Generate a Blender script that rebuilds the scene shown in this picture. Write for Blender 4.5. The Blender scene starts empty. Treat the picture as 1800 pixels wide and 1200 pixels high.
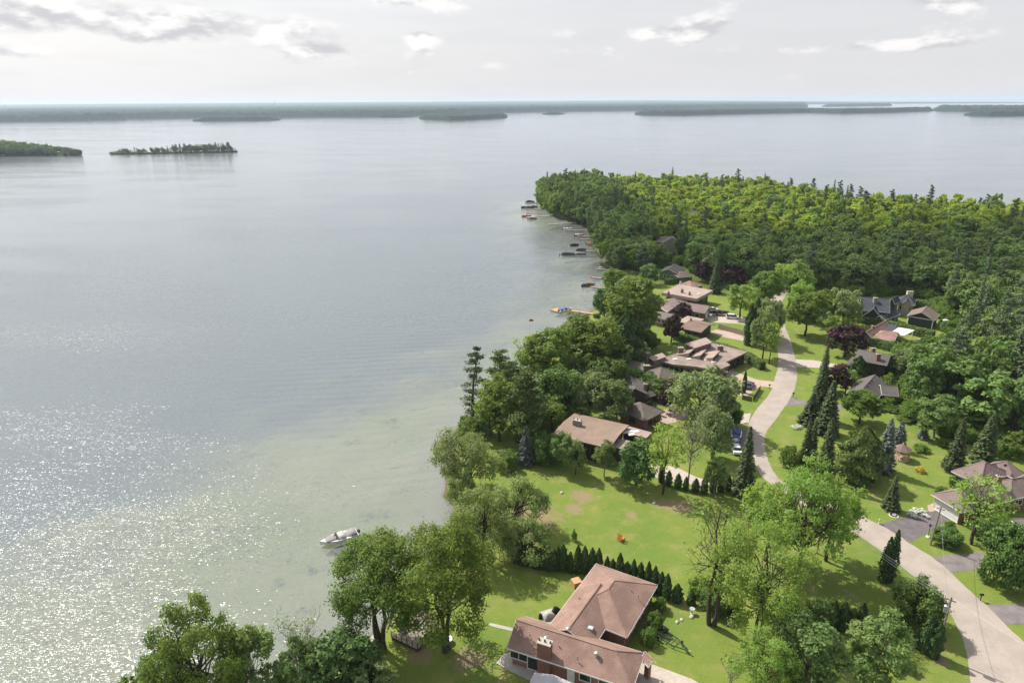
import bpy, math, random
import numpy as np
from mathutils import Vector, Matrix

# ------------------------------------------------------------------ camera, sky, sun, exposure
scene = bpy.context.scene
COL = scene.collection
cam_data = bpy.data.cameras.new('camera')
cam = bpy.data.objects.new('camera', cam_data); COL.objects.link(cam)
cam_data.lens = 24.0; cam_data.sensor_width = 36.0
cam_data.clip_start = 1.0; cam_data.clip_end = 90000.0
cam.matrix_world = (Matrix.Translation((0, 0, 72.0)) @ Matrix.Rotation(math.radians(90 - 19.4), 4, 'X')
                    @ Matrix.Rotation(math.radians(-0.37), 4, 'Z'))
scene.camera = cam

SUN_EL = math.radians(50.0)
SUN_AZ = math.atan2(-0.73, 0.68)                      # clockwise from +Y, negative: to the left of the view
SDIR = Vector((math.sin(SUN_AZ) * math.cos(SUN_EL), math.cos(SUN_AZ) * math.cos(SUN_EL), math.sin(SUN_EL)))
sun_data = bpy.data.lights.new('sun', 'SUN'); sun = bpy.data.objects.new('sun', sun_data); COL.objects.link(sun)
sun_data.energy = 4.3; sun_data.angle = math.radians(0.53); sun_data.color = (1.0, 0.95, 0.86)
sun.rotation_euler = SDIR.to_track_quat('Z', 'Y').to_euler()

vs = scene.view_settings
vs.view_transform = 'Standard'; vs.look = 'None'; vs.exposure = 0.46; vs.gamma = 1.0; vs.use_curve_mapping = False
cy = scene.cycles
cy.max_bounces = 7; cy.diffuse_bounces = 4; cy.glossy_bounces = 2; cy.transmission_bounces = 3
cy.transparent_max_bounces = 8; cy.volume_bounces = 1; cy.sample_clamp_indirect = 4.0; cy.sample_clamp_direct = 4.5
cy.use_denoising = True; cy.caustics_reflective = False; cy.caustics_refractive = False
cy.volume_step_rate = 1.0

def N(nt, typ, **kw):
    n = nt.nodes.new(typ)
    for k, v in kw.items():
        if k.startswith('i_'):
            n.inputs[int(k[2:]) if k[2:].isdigit() else k[2:].replace('_', ' ')].default_value = v
        else:
            setattr(n, k, v)
    return n

def math_node(nt, op, a, b=None, c=None, clamp=False):
    n = nt.nodes.new('ShaderNodeMath'); n.operation = op; n.use_clamp = clamp
    for i, v in enumerate((a, b, c)):
        if v is None: continue
        if isinstance(v, (int, float)): n.inputs[i].default_value = v
        else: nt.links.new(v, n.inputs[i])
    return n.outputs[0]

def map_range(nt, v, a, b, c=0.0, d=1.0, smooth=True):
    n = nt.nodes.new('ShaderNodeMapRange'); n.interpolation_type = 'SMOOTHSTEP' if smooth else 'LINEAR'
    nt.links.new(v, n.inputs[0])
    for i, x in enumerate((a, b, c, d)): n.inputs[i + 1].default_value = x
    return n.outputs[0]

def mix_col(nt, f, a, b, blend='MIX'):
    n = nt.nodes.new('ShaderNodeMix'); n.data_type = 'RGBA'; n.blend_type = blend
    for s, v in ((n.inputs[0], f), (n.inputs[6], a), (n.inputs[7], b)):
        if hasattr(v, 'is_linked') or hasattr(v, 'links'): nt.links.new(v, s)
        elif isinstance(v, (int, float)): s.default_value = v
        else: s.default_value = (*v[:3], 1.0)
    return n.outputs[2]

world = bpy.data.worlds.new('World'); scene.world = world; world.use_nodes = True
def build_sky():
    nt = world.node_tree; nt.nodes.clear()
    out = N(nt, 'ShaderNodeOutputWorld'); bg = N(nt, 'ShaderNodeBackground')
    sky = N(nt, 'ShaderNodeTexSky', sky_type='NISHITA', sun_disc=False, sun_elevation=SUN_EL, sun_rotation=SUN_AZ,
            altitude=150.0, air_density=1.0, dust_density=2.5, ozone_density=1.0)
    skyc = mix_col(nt, 1.0, sky.outputs[0], (0.1, 0.1, 0.1), 'MULTIPLY')
    tc = N(nt, 'ShaderNodeTexCoord')
    sep = N(nt, 'ShaderNodeSeparateXYZ'); nt.links.new(tc.outputs['Generated'], sep.inputs[0])
    z = sep.outputs[2]
    # bright summer haze whitening the lower sky
    haze = math_node(nt, 'POWER', map_range(nt, z, 0.0, 0.9, 1.0, 0.0, False), 1.0)
    haze = math_node(nt, 'MULTIPLY', haze, 0.96)
    base = mix_col(nt, haze, skyc, SKY_HAZE)
    # wide unseen aureole of the hazy sky round the sun, added to fill shadows
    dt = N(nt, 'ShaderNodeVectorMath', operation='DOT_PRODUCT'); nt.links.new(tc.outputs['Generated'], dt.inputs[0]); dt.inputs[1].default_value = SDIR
    au = math_node(nt, 'MULTIPLY', math_node(nt, 'POWER', math_node(nt, 'MAXIMUM', dt.outputs['Value'], 0.0), 5.0), AUREOLE_FILL)
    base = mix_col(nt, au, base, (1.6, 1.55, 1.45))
    # cumulus: fractal noise on the view direction, flattened towards the horizon
    mp = N(nt, 'ShaderNodeMapping'); mp.inputs['Scale'].default_value = (11.0, 11.0, 27.0); mp.inputs['Location'].default_value = (3.7, 1.9, 0.0)
    nt.links.new(tc.outputs['Generated'], mp.inputs[0])
    mp2 = N(nt, 'ShaderNodeMapping'); mp2.inputs['Scale'].default_value = (11.0, 11.0, 27.0); mp2.inputs['Location'].default_value = (3.7, 1.9, 0.36)
    nt.links.new(tc.outputs['Generated'], mp2.inputs[0])
    def cl(m):
        t = N(nt, 'ShaderNodeTexNoise'); t.inputs['Scale'].default_value = 1.0; t.inputs['Detail'].default_value = 7.0
        t.inputs['Roughness'].default_value = 0.56; nt.links.new(m.outputs[0], t.inputs['Vector']); return t.outputs[0]
    n1, n2 = cl(mp), cl(mp2)
    bias = None
    for (ax, el, sx, sy, w) in CLOUD_BANKS:              # the banks standing over the far shore
        a = math.radians(ax); e = math.radians(el)
        d = Vector((math.sin(a) * math.cos(e), math.cos(a) * math.cos(e), math.sin(e)))
        sub = N(nt, 'ShaderNodeVectorMath', operation='SUBTRACT'); nt.links.new(tc.outputs['Generated'], sub.inputs[0]); sub.inputs[1].default_value = d
        scl = N(nt, 'ShaderNodeVectorMath', operation='MULTIPLY'); nt.links.new(sub.outputs[0], scl.inputs[0])
        scl.inputs[1].default_value = (1 / math.radians(sx), 1 / math.radians(sx), 1 / math.radians(sy))
        ln = N(nt, 'ShaderNodeVectorMath', operation='LENGTH'); nt.links.new(scl.outputs[0], ln.inputs[0])
        b = map_range(nt, ln.outputs['Value'], 0.0, 1.0, w, 0.0)
        bias = b if bias is None else math_node(nt, 'MAXIMUM', bias, b)
    gen = map_range(nt, z, 0.13, 0.3, -0.06, 0.03)       # scattered clouds all over the upper sky
    tot = math_node(nt, 'ADD', math_node(nt, 'ADD', n1, bias), gen)
    dens = map_range(nt, tot, 0.53, 0.69)
    grad = math_node(nt, 'SUBTRACT', n1, n2)             # > 0 where the cloud thins upward: a lit top
    lit = map_range(nt, grad, -0.07, 0.10)
    ccol = mix_col(nt, lit, CLOUD_DARK, CLOUD_LIT)
    f = math_node(nt, 'MULTIPLY', dens, map_range(nt, z, 0.005, 0.06, 0.12, 0.95))
    mp3 = N(nt, 'ShaderNodeMapping'); mp3.inputs['Scale'].default_value = (5.0, 5.0, 42.0); nt.links.new(tc.outputs['Generated'], mp3.inputs[0])
    base = mix_col(nt, map_range(nt, cl(mp3), 0.42, 0.68, 0.0, 0.16), base, CLOUD_DARK)     # thin streaks of high cloud
    full = mix_col(nt, f, base, ccol)
    nt.links.new(full, bg.inputs[0]); bg.inputs[1].default_value = 1.0
    nt.links.new(bg.outputs[0], out.inputs[0])
AUREOLE_FILL = 0.8
SKY_HAZE = (0.590, 0.588, 0.605)
CLOUD_DARK = (0.475, 0.475, 0.495); CLOUD_LIT = (0.74, 0.73, 0.725)
# azimuth, elevation, half width, half height (degrees), strength
CLOUD_BANKS = [(-33, 5.6, 11, 2.8, 0.31), (-24, 5.1, 10, 2.2, 0.31), (-34, 3.2, 9, .9, .18), (-17.5, 5.3, 3.8, 1.6, 0.26), (-6, 7.8, 12, 1.8, 0.33),
               (-7.0, 4.6, 2.1, 1.3, 0.25), (-14, 3.7, 4.5, .9, .2), (13, 4.9, 7, 1.0, 0.20), (19, 7.7, 11, 1.5, 0.28), (33, 6.8, 9, 2.4, 0.29), (26, 3.4, 14, .7, .16)]
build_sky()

# ------------------------------------------------------------------ helpers
def tag(o, label=None, cat=None, group=None, kind=None):
    if label: o['label'] = label
    if cat: o['category'] = cat
    if group: o['group'] = group
    if kind: o['kind'] = kind
    return o

def empty(name, loc, label=None, cat=None, group=None):
    o = bpy.data.objects.new(name, None); COL.objects.link(o); o.location = loc; o.empty_display_size = 0.5
    return tag(o, label, cat, group)

def link(name, me, mat=None, parent=None):
    o = bpy.data.objects.new(name, me); COL.objects.link(o)
    if mat is not None and len(me.materials) == 0: me.materials.append(mat)
    if parent is not None: o.parent = parent
    return o

def np_mesh(name, verts, faces, nper=4, smooth=False, attrs=None):
    me = bpy.data.meshes.new(name)
    verts = np.asarray(verts, np.float32); faces = np.asarray(faces, np.int32)
    nf = len(faces)
    me.vertices.add(len(verts)); me.vertices.foreach_set('co', verts.ravel())
    me.loops.add(nf * nper); me.loops.foreach_set('vertex_index', faces.ravel())
    me.polygons.add(nf); me.polygons.foreach_set('loop_start', np.arange(0, nf * nper, nper, dtype=np.int32))
    if smooth: me.polygons.foreach_set('use_smooth', np.ones(nf, bool))
    for k, v in (attrs or {}).items():
        a = me.attributes.new(k, 'FLOAT', 'POINT'); a.data.foreach_set('value', np.asarray(v, np.float32))
    me.update(calc_edges=True)
    return me

class MB:
    """collects solids in world or local coordinates and links them as one mesh"""
    def __init__(s): s.v = []; s.f = []
    def add(s, vs, fs):
        n = len(s.v); s.v += [tuple(p) for p in vs]; s.f += [tuple(i + n for i in f) for f in fs]; return s
    def prism(s, poly, z0, z1):
        n = len(poly)
        a = sum(poly[i][0] * poly[(i + 1) % n][1] - poly[(i + 1) % n][0] * poly[i][1] for i in range(n))
        if a < 0: poly = poly[::-1]
        lo = [(*p[:2], z0 if not callable(z0) else z0(*p[:2])) for p in poly]; hi = [(*p[:2], z1) for p in poly]
        return s.add(lo + hi, [tuple(range(n))[::-1], tuple(range(n, 2 * n))] + [(i, (i + 1) % n, n + (i + 1) % n, n + i) for i in range(n)])
    def box(s, c, d, rz=0.0, ax=None):
        x, y, z = d[0] / 2, d[1] / 2, d[2] / 2
        M = Matrix.Rotation(rz, 3, 'Z') if ax is None else ax
        vs = [Vector(c) + M @ Vector((sx * x, sy * y, sz * z)) for sz in (-1, 1) for sx, sy in ((-1, -1), (1, -1), (1, 1), (-1, 1))]
        return s.add(vs, [(3, 2, 1, 0), (4, 5, 6, 7), (0, 1, 5, 4), (1, 2, 6, 5), (2, 3, 7, 6), (3, 0, 4, 7)])
    def bar(s, a, b, w, h):
        a, b = Vector(a), Vector(b); d = b - a; L = d.length; x = d.normalized()
        up = Vector((0, 0, 1)) if abs(x.z) < 0.97 else Vector((0, 1, 0))
        y = up.cross(x).normalized(); z = x.cross(y)
        M = Matrix((x, y, z)).transposed()
        return s.box((a + b) / 2, (L, w, h), ax=M)
    def tube(s, pts, rad, n=6, cap=True):
        pts = [Vector(p) for p in pts]; rings = []
        for i, p in enumerate(pts):
            d = (pts[min(i + 1, len(pts) - 1)] - pts[max(i - 1, 0)]).normalized()
            a = Vector((1, 0, 0)) if abs(d.x) < 0.8 else Vector((0, 1, 0))
            u = d.cross(a).normalized(); w = d.cross(u)
            r = rad[i] if isinstance(rad, (list, tuple)) else rad
            rings.append([p + (u * math.cos(t) + w * math.sin(t)) * r for t in [2 * math.pi * k / n for k in range(n)]])
        fs = [(i * n + k, i * n + (k + 1) % n, (i + 1) * n + (k + 1) % n, (i + 1) * n + k) for i in range(len(pts) - 1) for k in range(n)]
        if cap: fs += [tuple(range(n))[::-1], tuple((len(pts) - 1) * n + k for k in range(n))]
        return s.add([v for r in rings for v in r], fs)
    def lathe(s, c, prof, n=12, sx=1.0, sy=1.0):
        vs = [(c[0] + r * math.cos(2 * math.pi * k / n) * sx, c[1] + r * math.sin(2 * math.pi * k / n) * sy, c[2] + z) for r, z in prof for k in range(n)]
        fs = [(i * n + k, i * n + (k + 1) % n, (i + 1) * n + (k + 1) % n, (i + 1) * n + k) for i in range(len(prof) - 1) for k in range(n)]
        fs += [tuple(range(n))[::-1], tuple((len(prof) - 1) * n + k for k in range(n))]
        return s.add(vs, fs)
    def build(s, name, mat, parent=None, smooth=False, off=(0, 0, 0)):
        me = bpy.data.meshes.new(name)
        me.from_pydata([(v[0] - off[0], v[1] - off[1], v[2] - off[2]) for v in s.v], [], s.f); me.update()
        if smooth:
            for p in me.polygons: p.use_smooth = True
        return link(name, me, mat, parent)

# ------------------------------------------------------------------ materials
MATS = {}
def mat_base(name):
    m = bpy.data.materials.new(name); m.use_nodes = True; nt = m.node_tree; nt.nodes.clear()
    out = N(nt, 'ShaderNodeOutputMaterial'); b = N(nt, 'ShaderNodeBsdfPrincipled')
    nt.links.new(b.outputs[0], out.inputs[0]); MATS[name] = m
    return m, nt, b, out
def noise(nt, scale, detail=4.0, rough=0.55, coord=None, vec=None):
    t = N(nt, 'ShaderNodeTexNoise'); t.inputs['Scale'].default_value = scale; t.inputs['Detail'].default_value = detail
    t.inputs['Roughness'].default_value = rough
    if vec is None:
        g = N(nt, 'ShaderNodeNewGeometry'); vec = g.outputs['Position']
    nt.links.new(vec, t.inputs['Vector'])
    return t.outputs[0]
def stretched(nt, sx, sy, sz, rz=0.0):
    g = N(nt, 'ShaderNodeNewGeometry'); m = N(nt, 'ShaderNodeMapping'); m.inputs['Scale'].default_value = (sx, sy, sz)
    m.inputs['Rotation'].default_value = (0, 0, rz)
    nt.links.new(g.outputs['Position'], m.inputs[0]); return m.outputs[0]
def bump(nt, h, dist, strength=1.0, normal=None):
    b = N(nt, 'ShaderNodeBump'); b.inputs['Strength'].default_value = strength; b.inputs['Distance'].default_value = dist
    nt.links.new(h, b.inputs['Height'])
    if normal is not None: nt.links.new(normal, b.inputs['Normal'])
    return b.outputs[0]
def simple(name, c1, c2=None, rough=0.7, scale=1.5, spec=0.3, metal=0.0, bmp=0.0, bscale=6.0):
    m, nt, b, _ = mat_base(name)
    c2 = c2 or tuple(x * 0.8 for x in c1)
    f = map_range(nt, noise(nt, scale, 5.0, 0.65), 0.3, 0.7)
    nt.links.new(mix_col(nt, f, c1, c2), b.inputs['Base Color'])
    b.inputs['Roughness'].default_value = rough; b.inputs['Specular IOR Level'].default_value = spec; b.inputs['Metallic'].default_value = metal
    if bmp: nt.links.new(bump(nt, noise(nt, bscale, 3.0), bmp), b.inputs['Normal'])
    return m
def roof_mat(name, c1, c2, streak=0.35):
    m, nt, b, _ = mat_base(name)
    big = map_range(nt, noise(nt, 0.35, 4.0, 0.6), 0.35, 0.65)
    fine = map_range(nt, noise(nt, 5.5, 3.0, 0.7), 0.3, 0.7)
    col = mix_col(nt, fine, c1, c2)
    col = mix_col(nt, math_node(nt, 'MULTIPLY', big, streak), col, tuple(x * 0.6 for x in c2))
    w = N(nt, 'ShaderNodeTexWave', wave_type='BANDS', bands_direction='Z'); w.inputs['Scale'].default_value = 2.6; w.inputs['Distortion'].default_value = 0.4
    g = N(nt, 'ShaderNodeNewGeometry'); nt.links.new(g.outputs['Position'], w.inputs['Vector'])
    col = mix_col(nt, math_node(nt, 'MULTIPLY', w.outputs[1], 0.14), col, tuple(x * 0.5 for x in c1))
    nt.links.new(col, b.inputs['Base Color']); b.inputs['Roughness'].default_value = 0.85; b.inputs['Specular IOR Level'].default_value = 0.25
    nt.links.new(bump(nt, fine, 0.02), b.inputs['Normal'])
    return m
def brick_mat(name, c1, c2, mortar):
    m, nt, b, _ = mat_base(name)
    g = N(nt, 'ShaderNodeNewGeometry'); sp = N(nt, 'ShaderNodeSeparateXYZ'); nt.links.new(g.outputs['Position'], sp.inputs[0])
    cx = N(nt, 'ShaderNodeCombineXYZ')
    nt.links.new(math_node(nt, 'ADD', sp.outputs[0], math_node(nt, 'MULTIPLY', sp.outputs[1], 0.73)), cx.inputs[0]); nt.links.new(sp.outputs[2], cx.inputs[1])
    t = N(nt, 'ShaderNodeTexBrick'); nt.links.new(cx.outputs[0], t.inputs['Vector'])
    t.inputs['Color1'].default_value = (*c1, 1); t.inputs['Color2'].default_value = (*c2, 1); t.inputs['Mortar'].default_value = (*mortar, 1)
    t.inputs['Scale'].default_value = 1.0; t.inputs['Brick Width'].default_value = 0.24; t.inputs['Row Height'].default_value = 0.085; t.inputs['Mortar Size'].default_value = 0.008
    f = map_range(nt, noise(nt, 1.2, 4.0), 0.3, 0.7)
    nt.links.new(mix_col(nt, math_node(nt, 'MULTIPLY', f, 0.35), t.outputs[0], tuple(x * 0.6 for x in c2)), b.inputs['Base Color'])
    b.inputs['Roughness'].default_value = 0.85
    return m
def siding_mat(name, c, period=0.2):
    m, nt, b, _ = mat_base(name)
    w = N(nt, 'ShaderNodeTexWave', wave_type='BANDS', bands_direction='Z', wave_profile='SAW'); w.inputs['Scale'].default_value = 0.314 / period
    g = N(nt, 'ShaderNodeNewGeometry'); nt.links.new(g.outputs['Position'], w.inputs['Vector'])
    f = map_range(nt, noise(nt, 0.8, 4.0), 0.3, 0.7)
    nt.links.new(mix_col(nt, f, c, tuple(x * 0.8 for x in c)), b.inputs['Base Color'])
    nt.links.new(bump(nt, w.outputs[1], 0.02), b.inputs['Normal']); b.inputs['Roughness'].default_value = 0.65
    return m
def leaf_mat(name, ca, cb, trans=0.5, hue=0.02, rough=0.55, val=0.3, spec=0.25):
    """ca/cb: the two leaf greens mixed by each spray's own tint"""
    m = bpy.data.materials.new(name); m.use_nodes = True; nt = m.node_tree; nt.nodes.clear(); MATS[name] = m
    out = N(nt, 'ShaderNodeOutputMaterial')
    at = N(nt, 'ShaderNodeAttribute', attribute_name='tint')
    oi = N(nt, 'ShaderNodeObjectInfo')
    col = mix_col(nt, at.outputs['Fac'], ca, cb)
    hs = N(nt, 'ShaderNodeHueSaturation'); nt.links.new(col, hs.inputs['Color'])
    r = oi.outputs['Random']
    nt.links.new(math_node(nt, 'MULTIPLY_ADD', r, hue, 0.5 - hue / 2), hs.inputs['Hue'])
    r2 = math_node(nt, 'FRACT', math_node(nt, 'MULTIPLY', r, 17.31))
    nt.links.new(math_node(nt, 'MULTIPLY_ADD', r2, val, 1.0 - val / 2), hs.inputs['Value'])
    d = N(nt, 'ShaderNodeBsdfPrincipled'); nt.links.new(hs.outputs[0], d.inputs['Base Color'])
    d.inputs['Roughness'].default_value = rough; d.inputs['Specular IOR Level'].default_value = spec
    t = N(nt, 'ShaderNodeBsdfTranslucent')
    tcol = mix_col(nt, 1.0, hs.outputs[0], (1.24, 1.24, 0.6), 'MULTIPLY'); nt.links.new(tcol, t.inputs[0])
    mx = N(nt, 'ShaderNodeMixShader'); mx.inputs[0].default_value = trans
    nt.links.new(d.outputs[0], mx.inputs[1]); nt.links.new(t.outputs[0], mx.inputs[2]); nt.links.new(mx.outputs[0], out.inputs[0])
    return m

leaf_mat('leaf_maple', (0.13, 0.22, 0.04), (0.245, 0.32, 0.06))
leaf_mat('leaf_ash', (0.215, 0.34, 0.066), (0.33, 0.44, 0.1), trans=0.45)
leaf_mat('leaf_willow', (0.18, 0.25, 0.075), (0.28, 0.35, 0.125), trans=0.4)
leaf_mat('leaf_silver', (0.19, 0.26, 0.1), (0.285, 0.35, 0.15), trans=0.4)
leaf_mat('leaf_dark', (0.088, 0.165, 0.046), (0.168, 0.248, 0.068), trans=0.33)
leaf_mat('leaf_wood', (0.135, 0.228, 0.068), (0.25, 0.335, 0.104), trans=0.4, hue=0.03, val=0.4)
leaf_mat('leaf_grove_lit', (0.28, 0.392, 0.06), (0.405, 0.482, 0.09), trans=0.5, hue=0.03, val=0.35)  # yellow green stand; brightness of its sunlit tops is put into the leaf colour
leaf_mat('leaf_purple', (0.04, 0.016, 0.026), (0.088, 0.03, 0.042), trans=0.2, hue=0.02)
leaf_mat('needle_spruce', (0.06, 0.096, 0.038), (0.125, 0.16, 0.06), trans=0.12)
leaf_mat('needle_blue', (0.115, 0.15, 0.125), (0.21, 0.245, 0.21), trans=0.12, hue=0.02)
leaf_mat('needle_pine', (0.075, 0.13, 0.036), (0.17, 0.225, 0.052), trans=0.2)
leaf_mat('needle_dusky', (0.095, 0.15, 0.08), (0.195, 0.24, 0.125), trans=0.2)
leaf_mat('leaf_cedar', (0.03, 0.072, 0.02), (0.07, 0.12, 0.03), trans=0.12)
leaf_mat('leaf_shrub', (0.125, 0.222, 0.044), (0.225, 0.31, 0.07))
leaf_mat('leaf_hedge', (0.08, 0.155, 0.034), (0.155, 0.228, 0.05), trans=0.25)
leaf_mat('leaf_yellow', (0.300, 0.280, 0.040), (0.400, 0.330, 0.060))
leaf_mat('far_leaf', (0.02, 0.044, 0.03), (0.042, 0.072, 0.042), trans=0.2, hue=0.05, val=0.5, spec=0.0, rough=1.0)
simple('bark', (0.085, 0.068, 0.052), (0.045, 0.036, 0.028), 0.9, 3.0, bmp=0.03)
simple('bark_grey', (0.24, 0.22, 0.19), (0.13, 0.115, 0.10), 0.9, 3.0, bmp=0.02)
roof_mat('shingle_red', (0.370, 0.242, 0.198), (0.285, 0.178, 0.145), 0.55)
roof_mat('shingle_mauve', (0.275, 0.205, 0.190), (0.20, 0.145, 0.135))
roof_mat('shingle_grey', (0.160, 0.145, 0.135), (0.105, 0.094, 0.090))
roof_mat('shingle_taupe', (0.215, 0.180, 0.155), (0.15, 0.124, 0.110))
roof_mat('shingle_navy', (0.080, 0.085, 0.105), (0.052, 0.055, 0.070))
roof_mat('shingle_brown', (0.26, 0.19, 0.155), (0.19, 0.135, 0.11))
roof_mat('gravel_roof', (0.40, 0.32, 0.275), (0.27, 0.21, 0.18), 0.6)
roof_mat('gravel_roof_pink', (0.43, 0.335, 0.29), (0.34, 0.26, 0.225), 0.4)
simple('metal_roof', (0.30, 0.22, 0.17), (0.245, 0.175, 0.135), 0.7, 0.4)
simple('roof_white', (0.74, 0.70, 0.62), (0.66, 0.62, 0.55), 0.7, 0.8)
simple('roof_pale_grey', (0.42, 0.43, 0.45), (0.36, 0.37, 0.39), 0.6, 0.8)
brick_mat('brick_red', (0.30, 0.11, 0.07), (0.22, 0.08, 0.055), (0.30, 0.25, 0.21))
brick_mat('brick_brown', (0.22, 0.135, 0.10), (0.16, 0.10, 0.075), (0.22, 0.19, 0.165))
siding_mat('siding_dark', (0.060, 0.050, 0.042)); siding_mat('siding_navy', (0.026, 0.036, 0.052)); siding_mat('siding_green', (0.10, 0.16, 0.085))
siding_mat('siding_beige', (0.48, 0.42, 0.33)); siding_mat('siding_white', (0.72, 0.71, 0.68)); siding_mat('siding_brown', (0.15, 0.11, 0.085))
simple('trim_white', (0.78, 0.77, 0.74), (0.70, 0.69, 0.66), 0.5, 1.0)
simple('trim_cream', (0.66, 0.58, 0.44), (0.60, 0.52, 0.39), 0.5, 1.0)
simple('trim_brown', (0.12, 0.085, 0.065), (0.09, 0.065, 0.05), 0.6, 1.0)
simple('trim_tan', (0.40, 0.31, 0.25), (0.33, 0.26, 0.21), 0.6, 1.0)
simple('metal_dark', (0.03, 0.03, 0.032), (0.02, 0.02, 0.02), 0.4, 2.0, 0.5)
simple('metal_galv', (0.45, 0.46, 0.47), (0.38, 0.39, 0.40), 0.4, 2.0, 0.5, 0.6)
simple('concrete', (0.46, 0.43, 0.39), (0.36, 0.335, 0.30), 0.9, 0.8)
simple('wood_grey', (0.33, 0.285, 0.24), (0.22, 0.19, 0.16), 0.85, 3.0)
simple('wood_dock', (0.52, 0.46, 0.38), (0.40, 0.35, 0.285), 0.85, 2.0)
simple('wood_new', (0.55, 0.34, 0.17), (0.44, 0.26, 0.12), 0.7, 3.0)
simple('wood_dark', (0.10, 0.075, 0.06), (0.07, 0.05, 0.04), 0.8, 3.0)
simple('pole_wood', (0.30, 0.25, 0.20), (0.20, 0.165, 0.13), 0.9, 4.0)
simple('gazebo_wood', (0.55, 0.40, 0.30), (0.46, 0.33, 0.24), 0.75, 3.0)
simple('boat_white', (0.78, 0.78, 0.77), (0.72, 0.72, 0.71), 0.25, 1.0, 0.5)
simple('canvas_grey', (0.30, 0.285, 0.275), (0.24, 0.23, 0.22), 0.85, 2.0)
simple('canvas_pale', (0.50, 0.47, 0.45), (0.43, 0.405, 0.39), 0.85, 2.0)
simple('canvas_blue', (0.10, 0.15, 0.30), (0.07, 0.11, 0.24), 0.8, 2.0)
simple('canvas_black', (0.020, 0.020, 0.022), (0.03, 0.03, 0.03), 0.8, 2.0)
simple('paint_red', (0.45, 0.06, 0.04), (0.38, 0.05, 0.035), 0.4, 2.0, 0.5)
simple('paint_orange', (0.62, 0.20, 0.03), (0.52, 0.16, 0.03), 0.5, 2.0, 0.4)
simple('paint_black', (0.015, 0.016, 0.018), (0.02, 0.02, 0.022), 0.2, 1.0, 0.6)
simple('paint_slate', (0.07, 0.09, 0.115), (0.06, 0.075, 0.1), 0.2, 1.0, 0.6)
simple('paint_white', (0.75, 0.75, 0.75), (0.72, 0.72, 0.72), 0.2, 1.0, 0.6)
simple('paint_blue', (0.05, 0.09, 0.22), (0.045, 0.08, 0.2), 0.2, 1.0, 0.6)
simple('rubber', (0.012, 0.012, 0.012), (0.02, 0.02, 0.02), 0.85, 4.0)
simple('stone_grey', (0.33, 0.31, 0.29), (0.22, 0.21, 0.195), 0.9, 2.0, bmp=0.05)
simple('bloom_white', (0.7, 0.7, 0.66), (0.6, 0.62, 0.55), 0.7, 3.0)
simple('bloom_orange', (0.65, 0.33, 0.04), (0.7, 0.5, 0.06), 0.7, 3.0)
def glass_mat(name, c, rough=0.08):
    m, nt, b, _ = mat_base(name); b.inputs['Base Color'].default_value = (*c, 1); b.inputs['Roughness'].default_value = rough
    b.inputs['Specular IOR Level'].default_value = 0.7
glass_mat('pane', (0.018, 0.022, 0.026)); glass_mat('skylight', (0.42, 0.50, 0.50), 0.15); glass_mat('lens', (0.6, 0.6, 0.6), 0.1)
def water_pool():
    m, nt, b, _ = mat_base('pool_water'); b.inputs['Base Color'].default_value = (0.22, 0.50, 0.58, 1); b.inputs['Roughness'].default_value = 0.06
    nt.links.new(bump(nt, noise(nt, 2.0, 2.0), 0.05), b.inputs['Normal'])
water_pool()

# ------------------------------------------------------------------ terrain, lake, roads
WATER_Z = -0.8
rngT = np.random.default_rng(5)
_lat = rngT.random((256, 256))
def vnoise(x, y):
    xi = np.floor(x).astype(int); yi = np.floor(y).astype(int); fx = x - xi; fy = y - yi
    fx = fx * fx * (3 - 2 * fx); fy = fy * fy * (3 - 2 * fy)
    g = lambda a, b: _lat[a % 256, b % 256]
    return (g(xi, yi) * (1 - fx) + g(xi + 1, yi) * fx) * (1 - fy) + (g(xi, yi + 1) * (1 - fx) + g(xi + 1, yi + 1) * fx) * fy
def fbm(x, y, o=4):
    s = 0; a = 0.5
    for k in range(o): s = s + a * vnoise(x * 2 ** k + 17 * k, y * 2 ** k + 5 * k); a *= 0.5
    return s
def inside(poly, x, y):
    r = np.zeros(np.shape(x), bool); n = len(poly)
    for i in range(n):
        (x1, y1), (x2, y2) = poly[i], poly[(i + 1) % n]
        if y1 == y2: continue
        c = (y1 > y) != (y2 > y)
        r ^= c & (x < (x2 - x1) * (y - y1) / (y2 - y1) + x1)
    return r
def dist_line(pts, x, y):
    d = np.full(np.shape(x), 1e9)
    for (x1, y1), (x2, y2) in zip(pts[:-1], pts[1:]):
        dx, dy = x2 - x1, y2 - y1; t = np.clip(((x - x1) * dx + (y - y1) * dy) / (dx * dx + dy * dy + 1e-9), 0, 1)
        d = np.minimum(d, np.hypot(x - x1 - t * dx, y - y1 - t * dy))
    return d
def sstep(a, b, x):
    t = np.clip((x - a) / (b - a), 0, 1); return t * t * (3 - 2 * t)

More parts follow.
